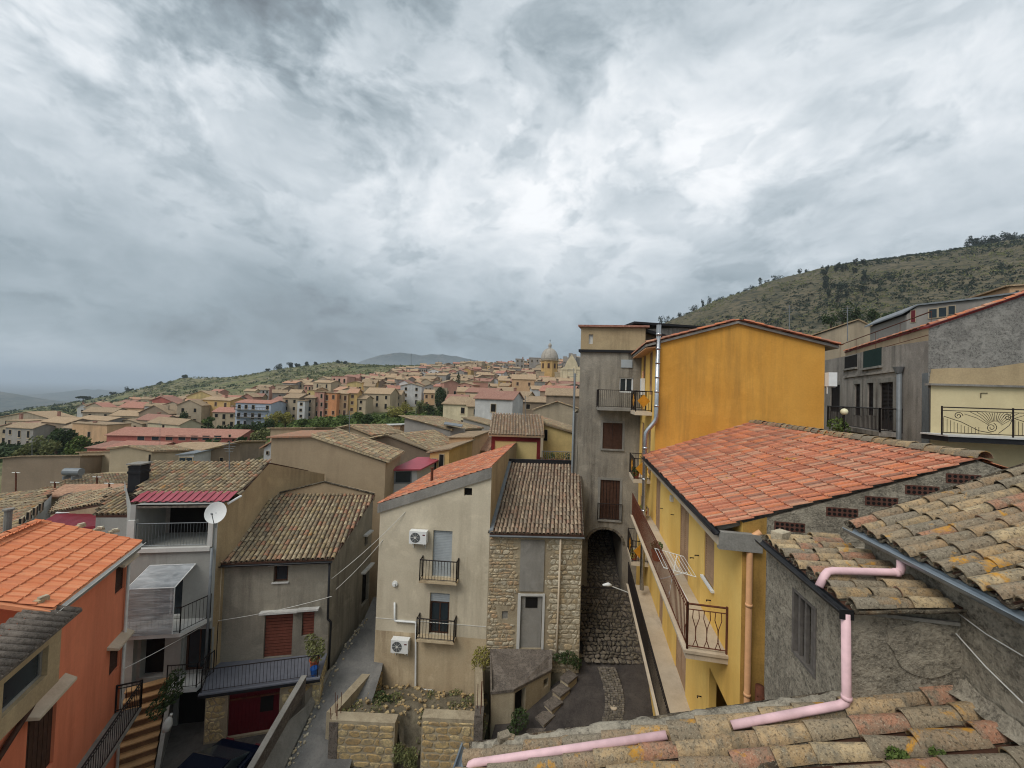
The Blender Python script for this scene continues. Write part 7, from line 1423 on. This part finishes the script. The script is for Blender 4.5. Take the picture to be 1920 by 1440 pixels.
# ================================================================ far town
def far_house(label, uL, uR, vr, ve, vb, Y, wc, rc='roof_dun', nx=2, nz=2, depth=8, group='houses of the far town', name='town_house', rot=0.0, style='eave', win='dark'):
    p0, p1 = P(uL, ve, Y), P(uR, ve, Y+(uR-uL)/720*Y*rot); zb = P(uL, vb, Y).z-3.0
    t = thing(name, label, 'house', ((p0+p1)/2).xy.to_3d()+UP*zb, group); w = WF(p0, p1); ze = P((uL+uR)/2, ve, Y).z; D = Vector((-w.n.x, -w.n.y, 0)); q0, q1 = w.pt(0, 0), w.pt(w.L, 0); b0, b1 = q0+D*depth, q1+D*depth; mb = MB(); rise = max(.4, P((uL+uR)/2, vr, Y+(depth/2 if style == 'eave' else 0)).z-ze)
    if style == 'eave': rise = min(rise, depth*.28)
    ov = .3
    if style == 'eave':
        h2 = depth/2; wall(mb, w, zb, ze); wall(mb, WF(q1, b1), zb, [(0, ze), (h2, ze+rise), (depth, ze)]); wall(mb, WF(b0, q0), zb, [(0, ze), (h2, ze+rise), (depth, ze)]); mb.build('wall', 'far_'+wc, t)
        k = rise/h2; ex = Vector((w.d.x, w.d.y, 0))*ov; e0, e1 = w.pt(0, ze-k*ov, ov)-ex, w.pt(w.L, ze-k*ov, ov)+ex; up_ = D*(h2+ov)+UP*k*(h2+ov); mb = MB(); mb.slab([e0, e1, e1+up_, e0+up_], (0, 0, .16)); r0, r1_ = e0+up_, e1+up_; dn = D*(h2+ov)-UP*k*(h2+ov); mb.slab([r0, r1_, r1_+dn, r0+dn], (0, 0, .16)); mb.build('roof', rc, t)
    elif style == 'gable':
        wall(mb, w, zb, [(0, ze), (w.L/2, ze+rise), (w.L, ze)]); wall(mb, WF(q1, b1), zb, ze); wall(mb, WF(b0, q0), zb, ze); mb.build('wall', 'far_'+wc, t); mb = MB(); k = rise/(w.L/2); a, m_, b = w.pt(-ov, ze-k*ov, ov), w.pt(w.L/2, ze+rise, ov), w.pt(w.L+ov, ze-k*ov, ov); dv = D*(depth+2*ov); mb.slab([a, m_, m_+dv, a+dv], (0, 0, .16)); mb.slab([m_, b, b+dv, m_+dv], (0, 0, .16)); mb.build('roof', rc, t)
    else:
        wall(mb, w, zb, ze); wall(mb, WF(q1, b1), zb, ze); wall(mb, WF(b0, q0), zb, ze); mb.build('wall', 'far_'+wc, t); mb = MB(); mb.wbox(w, -.2, w.L+.2, ze, ze+.2, -depth, .2); mb.build('roof', rc, t)
    if rnd.random() < .45:
        c_ = w.pt(w.L*rnd.uniform(.15, .85), ze+rise*.5, -depth*rnd.uniform(.25, .6)); mb = MB(); mb.box(c_+UP*.5, .7, .6, 1.8, rnd.uniform(0, .5)); mb.box(c_+UP*1.45, .9, .8, .14); mb.build('chimney', rnd.choice(['far_beige', 'far_brown', 'roof_brick']), t)
    Hh = ze-(zb+3.0)
    for i in range(nx):
        for j in range(nz):
            if rnd.random() < .12: continue
            a = w.L*(i+.5)/nx+rnd.uniform(-.1, .1); hz = min(1.5, Hh/nz*.5); zc_ = zb+3.0+Hh*(j+.52)/nz; tall = rnd.random() < .3; M = Matrix.Translation(w.pt(a, zc_-(hz*.25 if tall else 0), .0)) @ Matrix((Vector((w.d.x, w.d.y, 0)), Vector((w.n.x, w.n.y, 0)), UP)).transposed().to_4x4() @ Matrix.Diagonal((min(1.0, w.L/nx*.42), 1, hz*(1.4 if tall else 1), 1)); link('window', FW[win], t, M)
    return t, w, zb, ze
def fwm(mat):
    mb = MB(); mb.box((0, .02, 0), 1.12, .06, 1.08); mb.box((0, .04, -.56), 1.2, .14, .06); mb.cur = 1; mb.box((0, .025, 0), .92, .06, .94); return mb.mesh('window', ['far_sand', mat])
FW = {'dark': fwm('dark'), 'dark_wood': fwm('dark_wood'), 'glass': fwm('glass')}
named = [
 (0, 100, 772, 784, 822, 142, 'beige', 'roof_tan', 4, 2, 'large beige house with low gable at the left edge of the town', 'gable'), (70, 126, 786, 794, 822, 134, 'pink', 'roof_tan', 3, 2, 'salmon pink house at the left of the town', 'eave'), (121, 200, 786, 793, 824, 128, 'yellow', 'roof_tan', 3, 2, 'pale yellow two-storey house with dark windows at the left', 'eave'),
 (155, 212, 764, 773, 798, 152, 'beige', 'roof_dun', 2, 2, 'beige tiled house above the pale yellow house', 'eave'), (206, 274, 770, 780, 800, 146, 'sand', 'roof_tan', 4, 1, 'sand-coloured house with wide tan roof above the long red building', 'eave'), (222, 268, 752, 764, 778, 165, 'peach', 'roof_red', 2, 1, 'peach house with reddish roof on the left slope', 'eave'), (281, 322, 744, 752, 772, 168, 'red', 'roof_brick', 2, 1, 'brick-red house on the left slope below the green hill', 'gable'), (260, 318, 760, 775, 800, 140, 'brown', 'roof_dun', 2, 1, 'brown blank-sided house above the long red building', 'gable'),
 (332, 378, 750, 760, 798, 140, 'beige', 'roof_dun', 2, 2, 'tall beige gabled house left of the orange-yellow one', 'gable'), (350, 404, 733, 744, 760, 178, 'yellow', 'roof_tan', 3, 1, 'cream-yellow house high on the left slope', 'gable'), (378, 432, 744, 750, 780, 146, 'ochre', 'roof_tan', 3, 2, 'ochre house with two balconies left of the blue-grey block', 'eave'), (399, 442, 764, 773, 800, 132, 'sand', 'roof_red', 3, 2, 'sand house with red hipped roof beside the blue-grey block', 'eave'),
 (508, 541, 744, 752, 792, 139, 'red', 'roof_brick', 1, 2, 'brick-brown house right of the blue-grey block', 'eave'), (530, 560, 738, 746, 786, 137, 'beige', 'roof_dun', 2, 3, 'narrow beige house left of the white sliver house', 'eave'), (558, 572, 749, 752, 786, 135, 'white', 'roof_dun', 1, 3, 'narrow white house in the coloured row', 'flat'), (572, 591, 741, 746, 784, 137, 'brown', 'roof_dun', 1, 3, 'brown house with dark doorway right of the narrow white house', 'eave'), (590, 608, 730, 735, 782, 138, 'rose', 'roof_dun', 2, 3, 'rose house left of the tall orange house', 'flat'),
 (607, 632, 732, 737, 781, 139, 'orange', 'roof_dun', 2, 3, 'tall vivid orange house in the coloured row', 'flat'), (631, 653, 732, 738, 779, 140, 'peach', 'roof_tan', 2, 3, 'peach house right of the tall orange house', 'eave'), (652, 670, 729, 737, 774, 141, 'ochre', 'roof_orange', 1, 3, 'yellow-ochre house with orange roof in the coloured row', 'eave'), (668, 686, 742, 748, 772, 142, 'sand', 'roof_dun', 1, 2, 'small sand house ending the coloured row', 'eave'), (684, 732, 727, 738, 766, 152, 'sand', 'roof_tan', 3, 2, 'wide sand house with balconies above the green slope', 'eave'), (730, 752, 732, 740, 764, 158, 'beige', 'roof_dun', 2, 2, 'beige house left of the white tower house', 'eave'),
 (622, 651, 704, 706, 732, 196, 'pink', 'roof_brick', 3, 2, 'pink house high behind the coloured row', 'flat'), (648, 672, 703, 709, 726, 202, 'rose', 'roof_brick', 2, 1, 'dull red house beside the high pink house', 'eave'), (650, 684, 715, 719, 738, 186, 'yellow', 'roof_tan', 2, 1, 'lemon yellow house high behind the coloured row', 'gable'), (576, 592, 729, 732, 748, 160, 'yellow', 'roof_tan', 2, 1, 'pale yellow upper storey behind the brown house', 'flat'),
 (751, 791, 719, 724, 758, 168, 'white', 'roof_dun', 2, 3, 'white-grey four-storey house above the green slope', 'gable'), (795, 816, 731, 737, 764, 164, 'peach', 'roof_tan', 2, 2, 'peach house left of the ivy-covered wall', 'eave'), (857, 916, 727, 735, 768, 150, 'peach', 'roof_tan', 3, 2, 'broad peach house right of the ivy-covered wall', 'eave'), (832, 858, 758, 762, 790, 120, 'brown', 'roof_dun', 1, 1, 'low brown wall house below the ivy', 'flat'), (918, 932, 730, 733, 752, 150, 'white', 'roof_dun', 1, 1, 'narrow white house front below the peach palazzo', 'flat'), (930, 962, 726, 736, 756, 158, 'grey', 'roof_dun', 2, 1, 'grey house left of the peach palazzo', 'eave'),
 (960, 1004, 703, 711, 748, 168, 'peach', 'roof_tan', 2, 2, 'large peach palazzo with brown windows below the church', 'eave'), (1003, 1022, 712, 716, 746, 166, 'grey', 'roof_tan', 1, 1, 'grey annex with glazed top right of the peach palazzo', 'flat'), (1020, 1044, 709, 716, 744, 170, 'pink', 'roof_tan', 1, 2, 'pink house below the church dome', 'eave'), (1035, 1076, 722, 733, 762, 140, 'ochre', 'roof_tan', 2, 2, 'ochre house front below the church facade', 'eave'), (940, 990, 754, 764, 785, 105, 'sand', 'roof_orange', 3, 1, 'low house with orange-tan roof behind the yellow trimmed house', 'eave'), (985, 1040, 748, 757, 780, 110, 'beige', 'roof_tan', 3, 1, 'low beige house with tan roof below the palazzo', 'eave')]
for a in named:
    far_house(a[10], a[0], a[1], a[2], a[3], a[4], a[5], a[6], a[7], a[8], a[9], 8 if a[1]-a[0] > 20 else 7, style=a[11], rot=rnd.uniform(-.15, .15), win='dark_wood' if a[6] in ('orange', 'peach', 'ochre') else 'dark')
# blue-grey block with balconies
t_, w_, zb_, ze_ = far_house('long pale blue-grey block with two balcony decks and red roof', 442, 508, 750, 756, 800, 128, 'blue_grey', 'roof_red', 5, 3, 9, name='apartment_block')
for f in (.42, .72):
    z = zb_+3+(ze_-zb_-3)*f; mb = MB(); mb.wbox(w_, .3, w_.L-.5, z-.12, z, 0, 1.0); o = mb.build('balcony', 'far_grey', t_); railing(o, [w_.pt(.3, z, .95), w_.pt(w_.L-.5, z, .95)], .95, .5, 'iron', .03)
mb = MB(); mb.wbox(w_, w_.L*.32, w_.L*.52, zb_+3, zb_+5.6, 0, .06); mb.build('garage_shutter', 'grey_metal', t_)
# ivy-covered wall
iv = thing('ivy_wall', 'wall thickly overgrown with dark ivy in the far town', 'ivy', P(826, 768, 156)); mb = MB(); p_ = P(826, 745, 157); mb.box((p_.x, p_.y+1.2, p_.z-1), 5, 1.5, 10); mb.build('wall', 'far_beige', iv); mb = MB(); leaves(mb, (p_.x, p_.y, p_.z-.3), 2.3, 1.6, 4.6, 1500, .35); mb.build('ivy', 'leaf_dark', iv, False, False)
# random infill of the dense town
occ = []; far = []
def clear(x, y, r): return all((x-a)**2+(y-b)**2 > (r+c)**2 for a, b, c in occ)
for a in named: p = P((a[0]+a[1])/2, a[3], a[5]); occ.append((p.x, p.y+3, (a[1]-a[0])/720*a[5]*.5+1))
cols = ['beige', 'sand', 'beige', 'grey', 'brown', 'sand', 'beige', 'cream', 'peach', 'beige', 'brown', 'grey', 'rose', 'white', 'ochre']; rcs = ['roof_dun', 'roof_dun', 'roof_tan', 'roof_tan', 'roof_dun', 'roof_tan', 'roof_dun', 'roof_red', 'roof_orange', 'roof_brick']
zones = [(690, 1085, 172, 300, 230, 'crowded beige houses of the far town right of the pink house', 'in the far crowd left of the dome'), (740, 1085, 300, 400, 130, 'houses high at the back of the far town', 'on the ridge behind the town'), (520, 760, 160, 260, 44, 'houses behind the coloured row', 'behind the coloured row'), (150, 520, 150, 235, 40, 'scattered houses on the left slope', 'on the green left slope'), (10, 330, 112, 150, 12, 'houses low on the left', 'among the left gardens'), (860, 1080, 70, 130, 16, 'roofs between palazzo and yellow trimmed house', 'low below the peach palazzo')]
for (ua, ub, ya, yb, cnt, grp, lab) in zones:
    k = 0; tries = 0; ents_ = []
    while k < cnt and tries < cnt*25:
        tries += 1; u = rnd.uniform(ua, ub); Y = ya+(yb-ya)*rnd.random()**.8; p = P(u, 740, Y); wd = rnd.uniform(4.5, 8.5) if Y > 150 else rnd.uniform(7, 11); r_ = wd*.5
        if not clear(p.x, p.y, r_*.68): continue
        z = tz(p.x, p.y); v_ = proj((p.x, p.y, z))[1]
        occ.append((p.x, p.y, r_*.68)); k += 1; hh = rnd.uniform(5.5, 9.5) if Y > 150 else rnd.uniform(4.5, 7); hw_ = wd/Y*F/2; vb = v_; ve = proj((p.x, p.y, z+hh))[1]; vr = proj((p.x, p.y+3, z+hh+rnd.uniform(1.0, 1.7)))[1]
        wc_, rc_ = rnd.choice(cols), rnd.choice(rcs); sty = rnd.choice(['eave', 'eave', 'gable', 'flat' if rnd.random() < .3 else 'eave'])
        t_ = far_house(lab, u-hw_, u+hw_, vr, ve, vb, Y, wc_, rc_, rnd.choice([1, 2, 2, 3]), rnd.choice([1, 2, 2, 3]), rnd.uniform(4.5, 7.5), grp, rot=rnd.uniform(-.6, .6), style=sty)[0]
        if Y > 232: far.append(t_); continue
        ents_.append((u, t_, wc_+' '+{'eave': '', 'gable': 'gabled ', 'flat': 'flat-topped '}[sty]+rc_[5:]+'-roofed house'))
    relabel(ents_, '{look} '+lab)
# the tiny houses along the back ridge read as one mass
DMS = []; DEL = []; mb = MB()
for t_ in far:
    for o in t_.children:
        M = o.matrix_parent_inverse.copy(); M = Matrix.Translation(t_.location) @ M @ o.matrix_basis; off = len(mb.v); mb.v.extend([tuple(M @ v.co) for v in o.data.vertices])
        for p in o.data.polygons:
            nm = o.data.materials[p.material_index].name
            nm = nm if nm in MAT else 'far_beige'
            if nm not in DMS: DMS.append(nm)
            mb.f.append(tuple(off+i for i in p.vertices)); mb.m.append(DMS.index(nm))
    DEL += list(t_.children)+[t_]
bpy.data.batch_remove(DEL)
stuff(mb.build('ridge_houses', DMS, None, False, False), 'mass of tiny tiled houses along the ridge behind the town', 'houses')
# church
cx = P(1030, 690, 240); chh = thing('domed_church', 'church with grey ribbed dome on an orange drum and pale baroque front', 'church', Vector((cx.x, cx.y, P(1030, 748, 240).z)))
def ringpts(c, r, z, n=16): return [Vector((c.x+math.cos(2*pi*k/n+.2)*r, c.y+math.sin(2*pi*k/n+.2)*r, z)) for k in range(n)]
zd0, zd1, zd2 = P(1030, 700, 240).z, P(1030, 677, 240).z, P(1030, 655, 240).z; R_ = 5.4
mb = MB(); mb.slab(ringpts(cx, R_, zd0-6, 8), (0, 0, zd1-zd0+6)); dm = mb.build('drum', 'far_ochre', chh)
for k in range(8):
    a = 2*pi*(k+.5)/8+.2; c = Vector((cx.x+math.cos(a)*R_*.93, cx.y+math.sin(a)*R_*.93, (zd0+zd1)/2+.6)); mb = MB(); mb.box(c, .4, 1.3, 3.0, a); mb.build('window', 'dark_wood', dm)
mb = MB(); mb.slab(ringpts(cx, R_*1.08, zd1, 16), (0, 0, .5)); mb.build('cornice', 'far_sand', chh)
N = 9; mb = MB(); mb.tube([Vector((cx.x, cx.y, zd1+.5+(zd2-zd1)*math.sin(pi/2*k/N))) for k in range(N+1)], [R_*1.0*math.cos(pi/2*k/N*.93) for k in range(N+1)], 24); do = mb.build('dome', 'dome', chh, True)
for k in range(8): a = 2*pi*k/8; mb = MB(); mb.tube([Vector((cx.x+math.cos(a)*R_*1.01*math.cos(pi/2*j/N*.93), cx.y+math.sin(a)*R_*1.01*math.cos(pi/2*j/N*.93), zd1+.5+(zd2-zd1)*math.sin(pi/2*j/N))) for j in range(N+1)], .16, 5); mb.build('rib', 'dome', do)
mb = MB(); mb.tube([Vector((cx.x, cx.y, zd2+z)) for z in (0, 2.2, 2.2, 2.5, 3.4, 3.9, 4.2)], [.95, .95, 1.3, 1.2, .8, .3, .1], 10); lt = mb.build('lantern', 'dome', chh); mb = MB(); mb.tube([Vector((cx.x, cx.y, zd2+4)), Vector((cx.x, cx.y, zd2+6.2))], .1, 5); mb.tube([Vector((cx.x-.5, cx.y, zd2+5.4)), Vector((cx.x+.5, cx.y, zd2+5.4))], .1, 5); mb.build('cross', 'iron', lt)
wq = WF(P(1006, 720, 236), P(1060, 720, 236)); mb = MB(); wall(mb, wq, P(1030, 750, 236).z-2, wq.px(1030, 699)[1]); mb.wbox(wq, -.1, wq.L, wq.px(1030, 699)[1], wq.px(1030, 697)[1], -10, .1); mb.build('nave', 'far_sand', chh)
wq = WF(P(1050, 710, 226), P(1092, 710, 222)); z0 = wq.px(1066, 752)[1]; zs_, zt_ = wq.px(1066, 692)[1], wq.px(1068, 664)[1]; mb = MB(); wall(mb, wq, z0-2, [(0, zs_), (wq.L*.2, zs_+1.5), (wq.L*.28, zs_+4.2), (wq.L*.5, zt_), (wq.L*.72, zs_+4.2), (wq.L*.8, zs_+1.5), (wq.L, zs_)]); mb.wbox(wq, 0, wq.L, zs_-.4, zs_-.003, 0, .3); mb.wbox(wq, 0, wq.L, z0+6, z0+6.6, 0, .3); wall(mb, WF(wq.pt(wq.L, 0), wq.pt(wq.L, 0, -12)), z0-2, zs_); wall(mb, WF(wq.pt(0, 0, -12), wq.pt(0, 0)), z0-2, zs_); fc = mb.build('facade', 'far_cream', chh)
for f in (.08, .3, .7, .92): mb = MB(); mb.wbox(wq, wq.L*f-.3, wq.L*f+.3, z0-2, zs_-.4, .002, .25); mb.build('pilaster', 'far_cream', fc)
mb = MB(); mb.wbox(wq, wq.L*.38, wq.L*.62, z0+7.6, z0+10.6, .002, .05); mb.build('facade_window', 'dark', fc)
# rocky crag with ruins behind the church, hamlet boxes
rc_ = thing('rocky_crag', 'grey rocky crag with ruins behind the church facade', 'rock', P(1068, 690, 285)); mb = MB(); cg = P(1068, 688, 285)
for k in range(22): s_ = rnd.uniform(1.5, 4.2); f = rnd.uniform(-1, 1); mb.box(cg+Vector((f*8, rnd.uniform(-3, 3), rnd.uniform(-6, 1)+(1-abs(f))*10)), s_, s_, s_*1.5, rnd.uniform(0, 3))
mb.build('crag', 'far_grey', rc_)
for (u0, u1_, v0, v1_, Y, lb) in ((967, 983, 671, 690, 300, 'tall ruined grey house top left of the dome'), (993, 1012, 669, 692, 300, 'grey stepped houses just left of the dome'), (946, 966, 680, 695, 310, 'pale houses at the ridge left of the dome')): far_house(lb, u0, u1_, v0, v0+2, v1_, Y, 'grey', 'roof_dun', 2, 2, 8, style='flat')
mb = MB(); a, b = P(771, 690, 640), P(771, 664, 640); mb.tube([a-UP*2, b], [.5, .25], 5); t_ = thing('radio_mast', 'thin radio mast on the far ridge', 'mast', a); mb.build('pole', 'grey_metal', t_); mb = MB(); mb.tube([b-UP*4, b+UP*1], .55, 5); mb.build('antenna', 'grey_metal', t_)

# ================================================================ vegetation
tree('umbrella_pine', 'lone umbrella pine on the left skyline', Vector((P(155, 758, 420).x, 420, P(155, 757, 420).z)), 8, 6, 'leaf_pine', 'umbrella', None, 900, .8)
for i, (u, v, h, r) in enumerate(((502, 694, 5.5, 4), (522, 692, 9, 8), (543, 690, 9, 7), (557, 691, 6, 6), (574, 688, 7, 5), (592, 686, 5, 4), (634, 678, 6, 4), (648, 677, 4.5, 4), (345, 708, 6, 6), (300, 716, 6, 6), (245, 734, 7, 5), (240, 738, 9, 6), (213, 742, 8, 7))):
    p_ = P(u, v, 615); p_.z = tz(p_.x, p_.y); tree('ridge_tree', 'dark rounded tree on the crest of the far green hill', p_-UP*1.5, h*1.3, r*.85, 'leaf_pine', 'round', 'trees on the far hill crest', 420, .9)
for u, v0, v1_, Y, r, lb in ((858, 742, 699, 190, 1.6, 'tall dark cypress standing above the town roofs'), (763, 735, 702, 215, 1.8, 'dark cypress left of the white tower house'), (892, 722, 700, 260, 1.0, 'small cypress far right of the tall one'), (728, 722, 706, 240, 1.3, 'short cypress above the sand houses')):
    a, b = P(u, v0, Y), P(u, v1_, Y); tree('cypress', lb, a, b.z-a.z, r, 'leaf_dark', 'cypress', None, 700, .3)
for i, (u, v, Y, h, r, m_) in enumerate(((512, 800, 112, 6, 4.5, 'leaf_yellow'), (535, 797, 115, 5, 4, 'leaf_yellow'), (500, 812, 104, 5, 4, 'leaf_dark'), (470, 835, 86, 6, 4, 'leaf_dark'), (490, 838, 80, 5, 4, 'leaf_olive'), (600, 808, 92, 4, 3.5, 'leaf_mid'), (688, 800, 96, 4, 3, 'leaf_dark'), (740, 785, 120, 5, 5, 'leaf_yellow'), (760, 778, 130, 6, 5, 'leaf_yellow'), (785, 776, 128, 6, 5, 'leaf_olive'), (805, 782, 118, 5, 4, 'leaf_dark'), (828, 780, 116, 4, 4, 'leaf_dark'), (105, 850, 78, 6, 4, 'leaf_dark'), (125, 848, 80, 5.5, 4, 'leaf_dark'), (85, 858, 72, 5, 3.6, 'leaf_olive'), (50, 862, 70, 4, 3.4, 'leaf_olive'), (140, 853, 74, 4.5, 3.6, 'leaf_mid'), (340, 800, 128, 6, 3.5, 'leaf_dark'), (390, 798, 122, 4, 3, 'leaf_mid'), (672, 790, 112, 4, 3, 'leaf_mid'), (640, 800, 104, 3.5, 3.5, 'leaf_mid'), (570, 802, 108, 3.5, 3.5, 'leaf_mid'))):
    p_ = P(u, v, Y); tree('garden_tree', ['bushy garden tree on the green slope below the coloured row', 'dark leafy tree in the gardens at the left'][1 if u < 480 else 0], p_-UP*1.0, h, r*.62, m_, 'round', 'trees on the slope below the coloured row' if u >= 480 else 'trees in the left gardens', 900, .28)
def scrub(name, label, n, ua, ub, ya, yb, smin, smax, mat, avoid=True, quads=12, dens=None):
    mb = MB(); k = 0; tr_ = 0
    us = np.array([(rnd.uniform(ua, ub), ya+(yb-ya)*rnd.random()**.7) for _ in range(n*4)]); pts = np.array([tuple(P(u, 740, Y)) for u, Y in us]); zs = tzs(pts[:, :2])
    for (u, Y), p, z in zip(us, pts, zs):
        if k >= n: break
        if dens is not None and mnoise.noise(Vector((p[0]*dens, p[1]*dens, 2)))+rnd.uniform(-.25, .25) < .0: continue
        if avoid and not clear(p[0], p[1], 1.5): continue
        s_ = rnd.uniform(smin, smax); leaves(mb, (p[0], p[1], z+s_*.35), s_, s_, s_*.55, quads, s_*.5); k += 1
    stuff(mb.build(name, mat, None, False, False), label, 'scrub')
scrub('slope_scrub', 'green undergrowth on the slope below the coloured row', 900, 490, 840, 84, 136, .5, 1.5, 'leaf_mid', True, 26)
scrub('garden_scrub', 'dark shrubs among the left gardens', 500, 0, 480, 70, 140, .6, 1.7, 'leaf_dark', True, 22)
scrub('hill_scrub', 'olive scrub dotted over the far green hill', 2600, 60, 1000, 240, 640, .8, 2.4, 'leaf_olive', True, 10, .012)
scrub('hill_bushes', 'dark bushes and hedges over the far green hill', 1500, -50, 1000, 180, 640, .9, 2.6, 'leaf_dark', True, 10, .016)
scrub('lowland_bushes', 'dark trees on the low ground at the far left', 500, -200, 230, 250, 700, 1.5, 4, 'leaf_dark', False, 12, .02)
scrub('mountain_scrub', 'olive scrub covering the right hillside', 7000, 1180, 2150, 95, 470, .5, 1.5, 'leaf_olive', False, 8, .03)
scrub('mountain_bushes', 'dark bushes covering the right hillside', 6500, 1180, 2150, 110, 470, .6, 2.0, 'leaf_pine', False, 9, .011)
pr_ = [(u, None) for u in (1232, 1240, 1252, 1262, 1275, 1290, 1300, 1318, 1330, 1345, 1352, 1372, 1385, 1398, 1412, 1425, 1438, 1452, 1462, 1480, 1500, 1512, 1540, 1562, 1580, 1632, 1646, 1660, 1675, 1740, 1760)]
sky_ = [(1225, 613, 430), (1330, 568, 440), (1440, 529, 450), (1560, 500, 460), (1650, 500, 450), (1750, 485, 430), (1820, 469, 420), (1920, 461, 400)]
def skyv(u):
    for (a, b, c), (d, e, f) in zip(sky_, sky_[1:]):
        if u <= d: k = (u-a)/(d-a); return b+(e-b)*k, c+(f-c)*k
    return sky_[-1][1:]
for u, _ in pr_:
    v, Y = skyv(u); p_ = P(u, v, Y); p_.z = tz(p_.x, p_.y)-.5; tree('crest_pine', 'dark pine on the ragged crest of the right hill', p_-UP*2.2, rnd.choice([5, 6, 7, 9, 12])*rnd.uniform(.85, 1.2), rnd.uniform(2.2, 6.0), 'leaf_pine', 'round', 'pines along the right crest', 220, .6)
for k in range(16):
    u = 1818+k*8+rnd.uniform(-3, 3); v, Y = skyv(min(u, 1919)); p_ = P(u, v, Y+rnd.uniform(-6, 6)); p_.z = tz(p_.x, p_.y)-.5; tree('grove_pine', 'tall dark pine in the grove at the top right', p_, rnd.uniform(13, 18), rnd.uniform(4, 6), 'leaf_pine', 'round', 'pine grove at top right', 420, .7)
for k in range(26):
    u = rnd.uniform(1540, 1625); v = rnd.uniform(535, 600); Y = 300+(600-v)*1.6; p_ = P(u, v, Y); p_.z = tz(p_.x, p_.y)-.5; tree('slope_pine', 'dark conifer in the dense stand on the right hillside', p_, rnd.uniform(6, 9), rnd.uniform(2, 3.2), 'leaf_pine', 'round', 'conifer stand on the right hillside', 240, .6)
for k, (u, v, Y, h) in enumerate(((1558, 606, 110, 6), (1580, 600, 110, 7), (1605, 600, 110, 6), (1636, 598, 105, 5), (1665, 600, 95, 4), (1680, 596, 95, 4))):
    p_ = P(u, v, Y); p_.z = p_.z-2; tree('backyard_tree', 'dark tree behind the right rooftops below the hill', p_, h, h*.45, 'leaf_dark', 'round', 'trees behind the right rooftops', 500, .3)
for pre, fmt in (('ridge_tree', 'dark rounded tree on the crest of the far green hill'), ('garden_tree', None), ('crest_pine', 'dark pine on the ragged crest of the right hill'), ('grove_pine', 'tall dark pine in the grove at top right'), ('slope_pine', 'dark conifer in the stand on the right hillside'), ('backyard_tree', 'dark tree behind the right rooftops below the hill'), ('roof_stone', 'flat grey stone weighing down the orange roof tiles')):
    relabel([(proj(o.location)[0], o, fmt or o['label']) for o in list(C.objects) if o.name.split('.')[0] == pre and o.parent is None], '{look}')
# antennas on roofs
for (u, v0, v1_, Y, lb) in ((1589, 575, 640, 21, 'television antenna behind the yellow gable right corner'), (1076, 690, 770, 21.3, 'thin pipe mast on the left edge of the arch building'), (430, 828, 880, 18.5, 'television aerial on the tiled roof behind the satellite dish'), (655, 770, 812, 26, 'television aerial on the blank gable house roof'), (985, 742, 790, 28, 'television aerial on the yellow trimmed house'), (780, 742, 790, 43, 'television aerial on the light grey long house'), (60, 815, 862, 41, 'television aerial on the brown block house'), (300, 790, 836, 56, 'television aerial on the veranda house'), (1480, 572, 625, 20, 'television aerial behind the yellow gable slope')):
    a, b = P(u, v1_, Y), P(u, v0, Y); t_ = thing('antenna', lb, 'antenna', a); mb = MB(); mb.tube([a, b], .022, 6); mb.build('mast', 'grey_metal', t_); mb = MB()
    for k in range(4): c = b-UP*(.1+.12*k); mb.tube([c-Vector((.35-.05*k, 0, 0)), c+Vector((.35-.05*k, 0, 0))], .008, 4)
    mb.build('elements', 'grey_metal', t_)
# ================================================================ air
mb = MB(); mb.box((0, 15000, 55), 60000, 34000, 520); me = mb.mesh('haze', 'dark'); me.materials.clear()
m = bpy.data.materials.new('haze'); m.use_nodes = True; t = NT(m.node_tree); o = t.n('ShaderNodeOutputMaterial'); vs = t.n('ShaderNodeVolumePrincipled', {'Color': (.70, .80, .92, 1), 'Density': 1.5e-4, 'Anisotropy': .1}); t.t.links.new(vs.outputs[0], o.inputs['Volume']); me.materials.append(m)
hz = link('haze', me); stuff(hz, 'thin pale blue haze over the far country', 'haze')
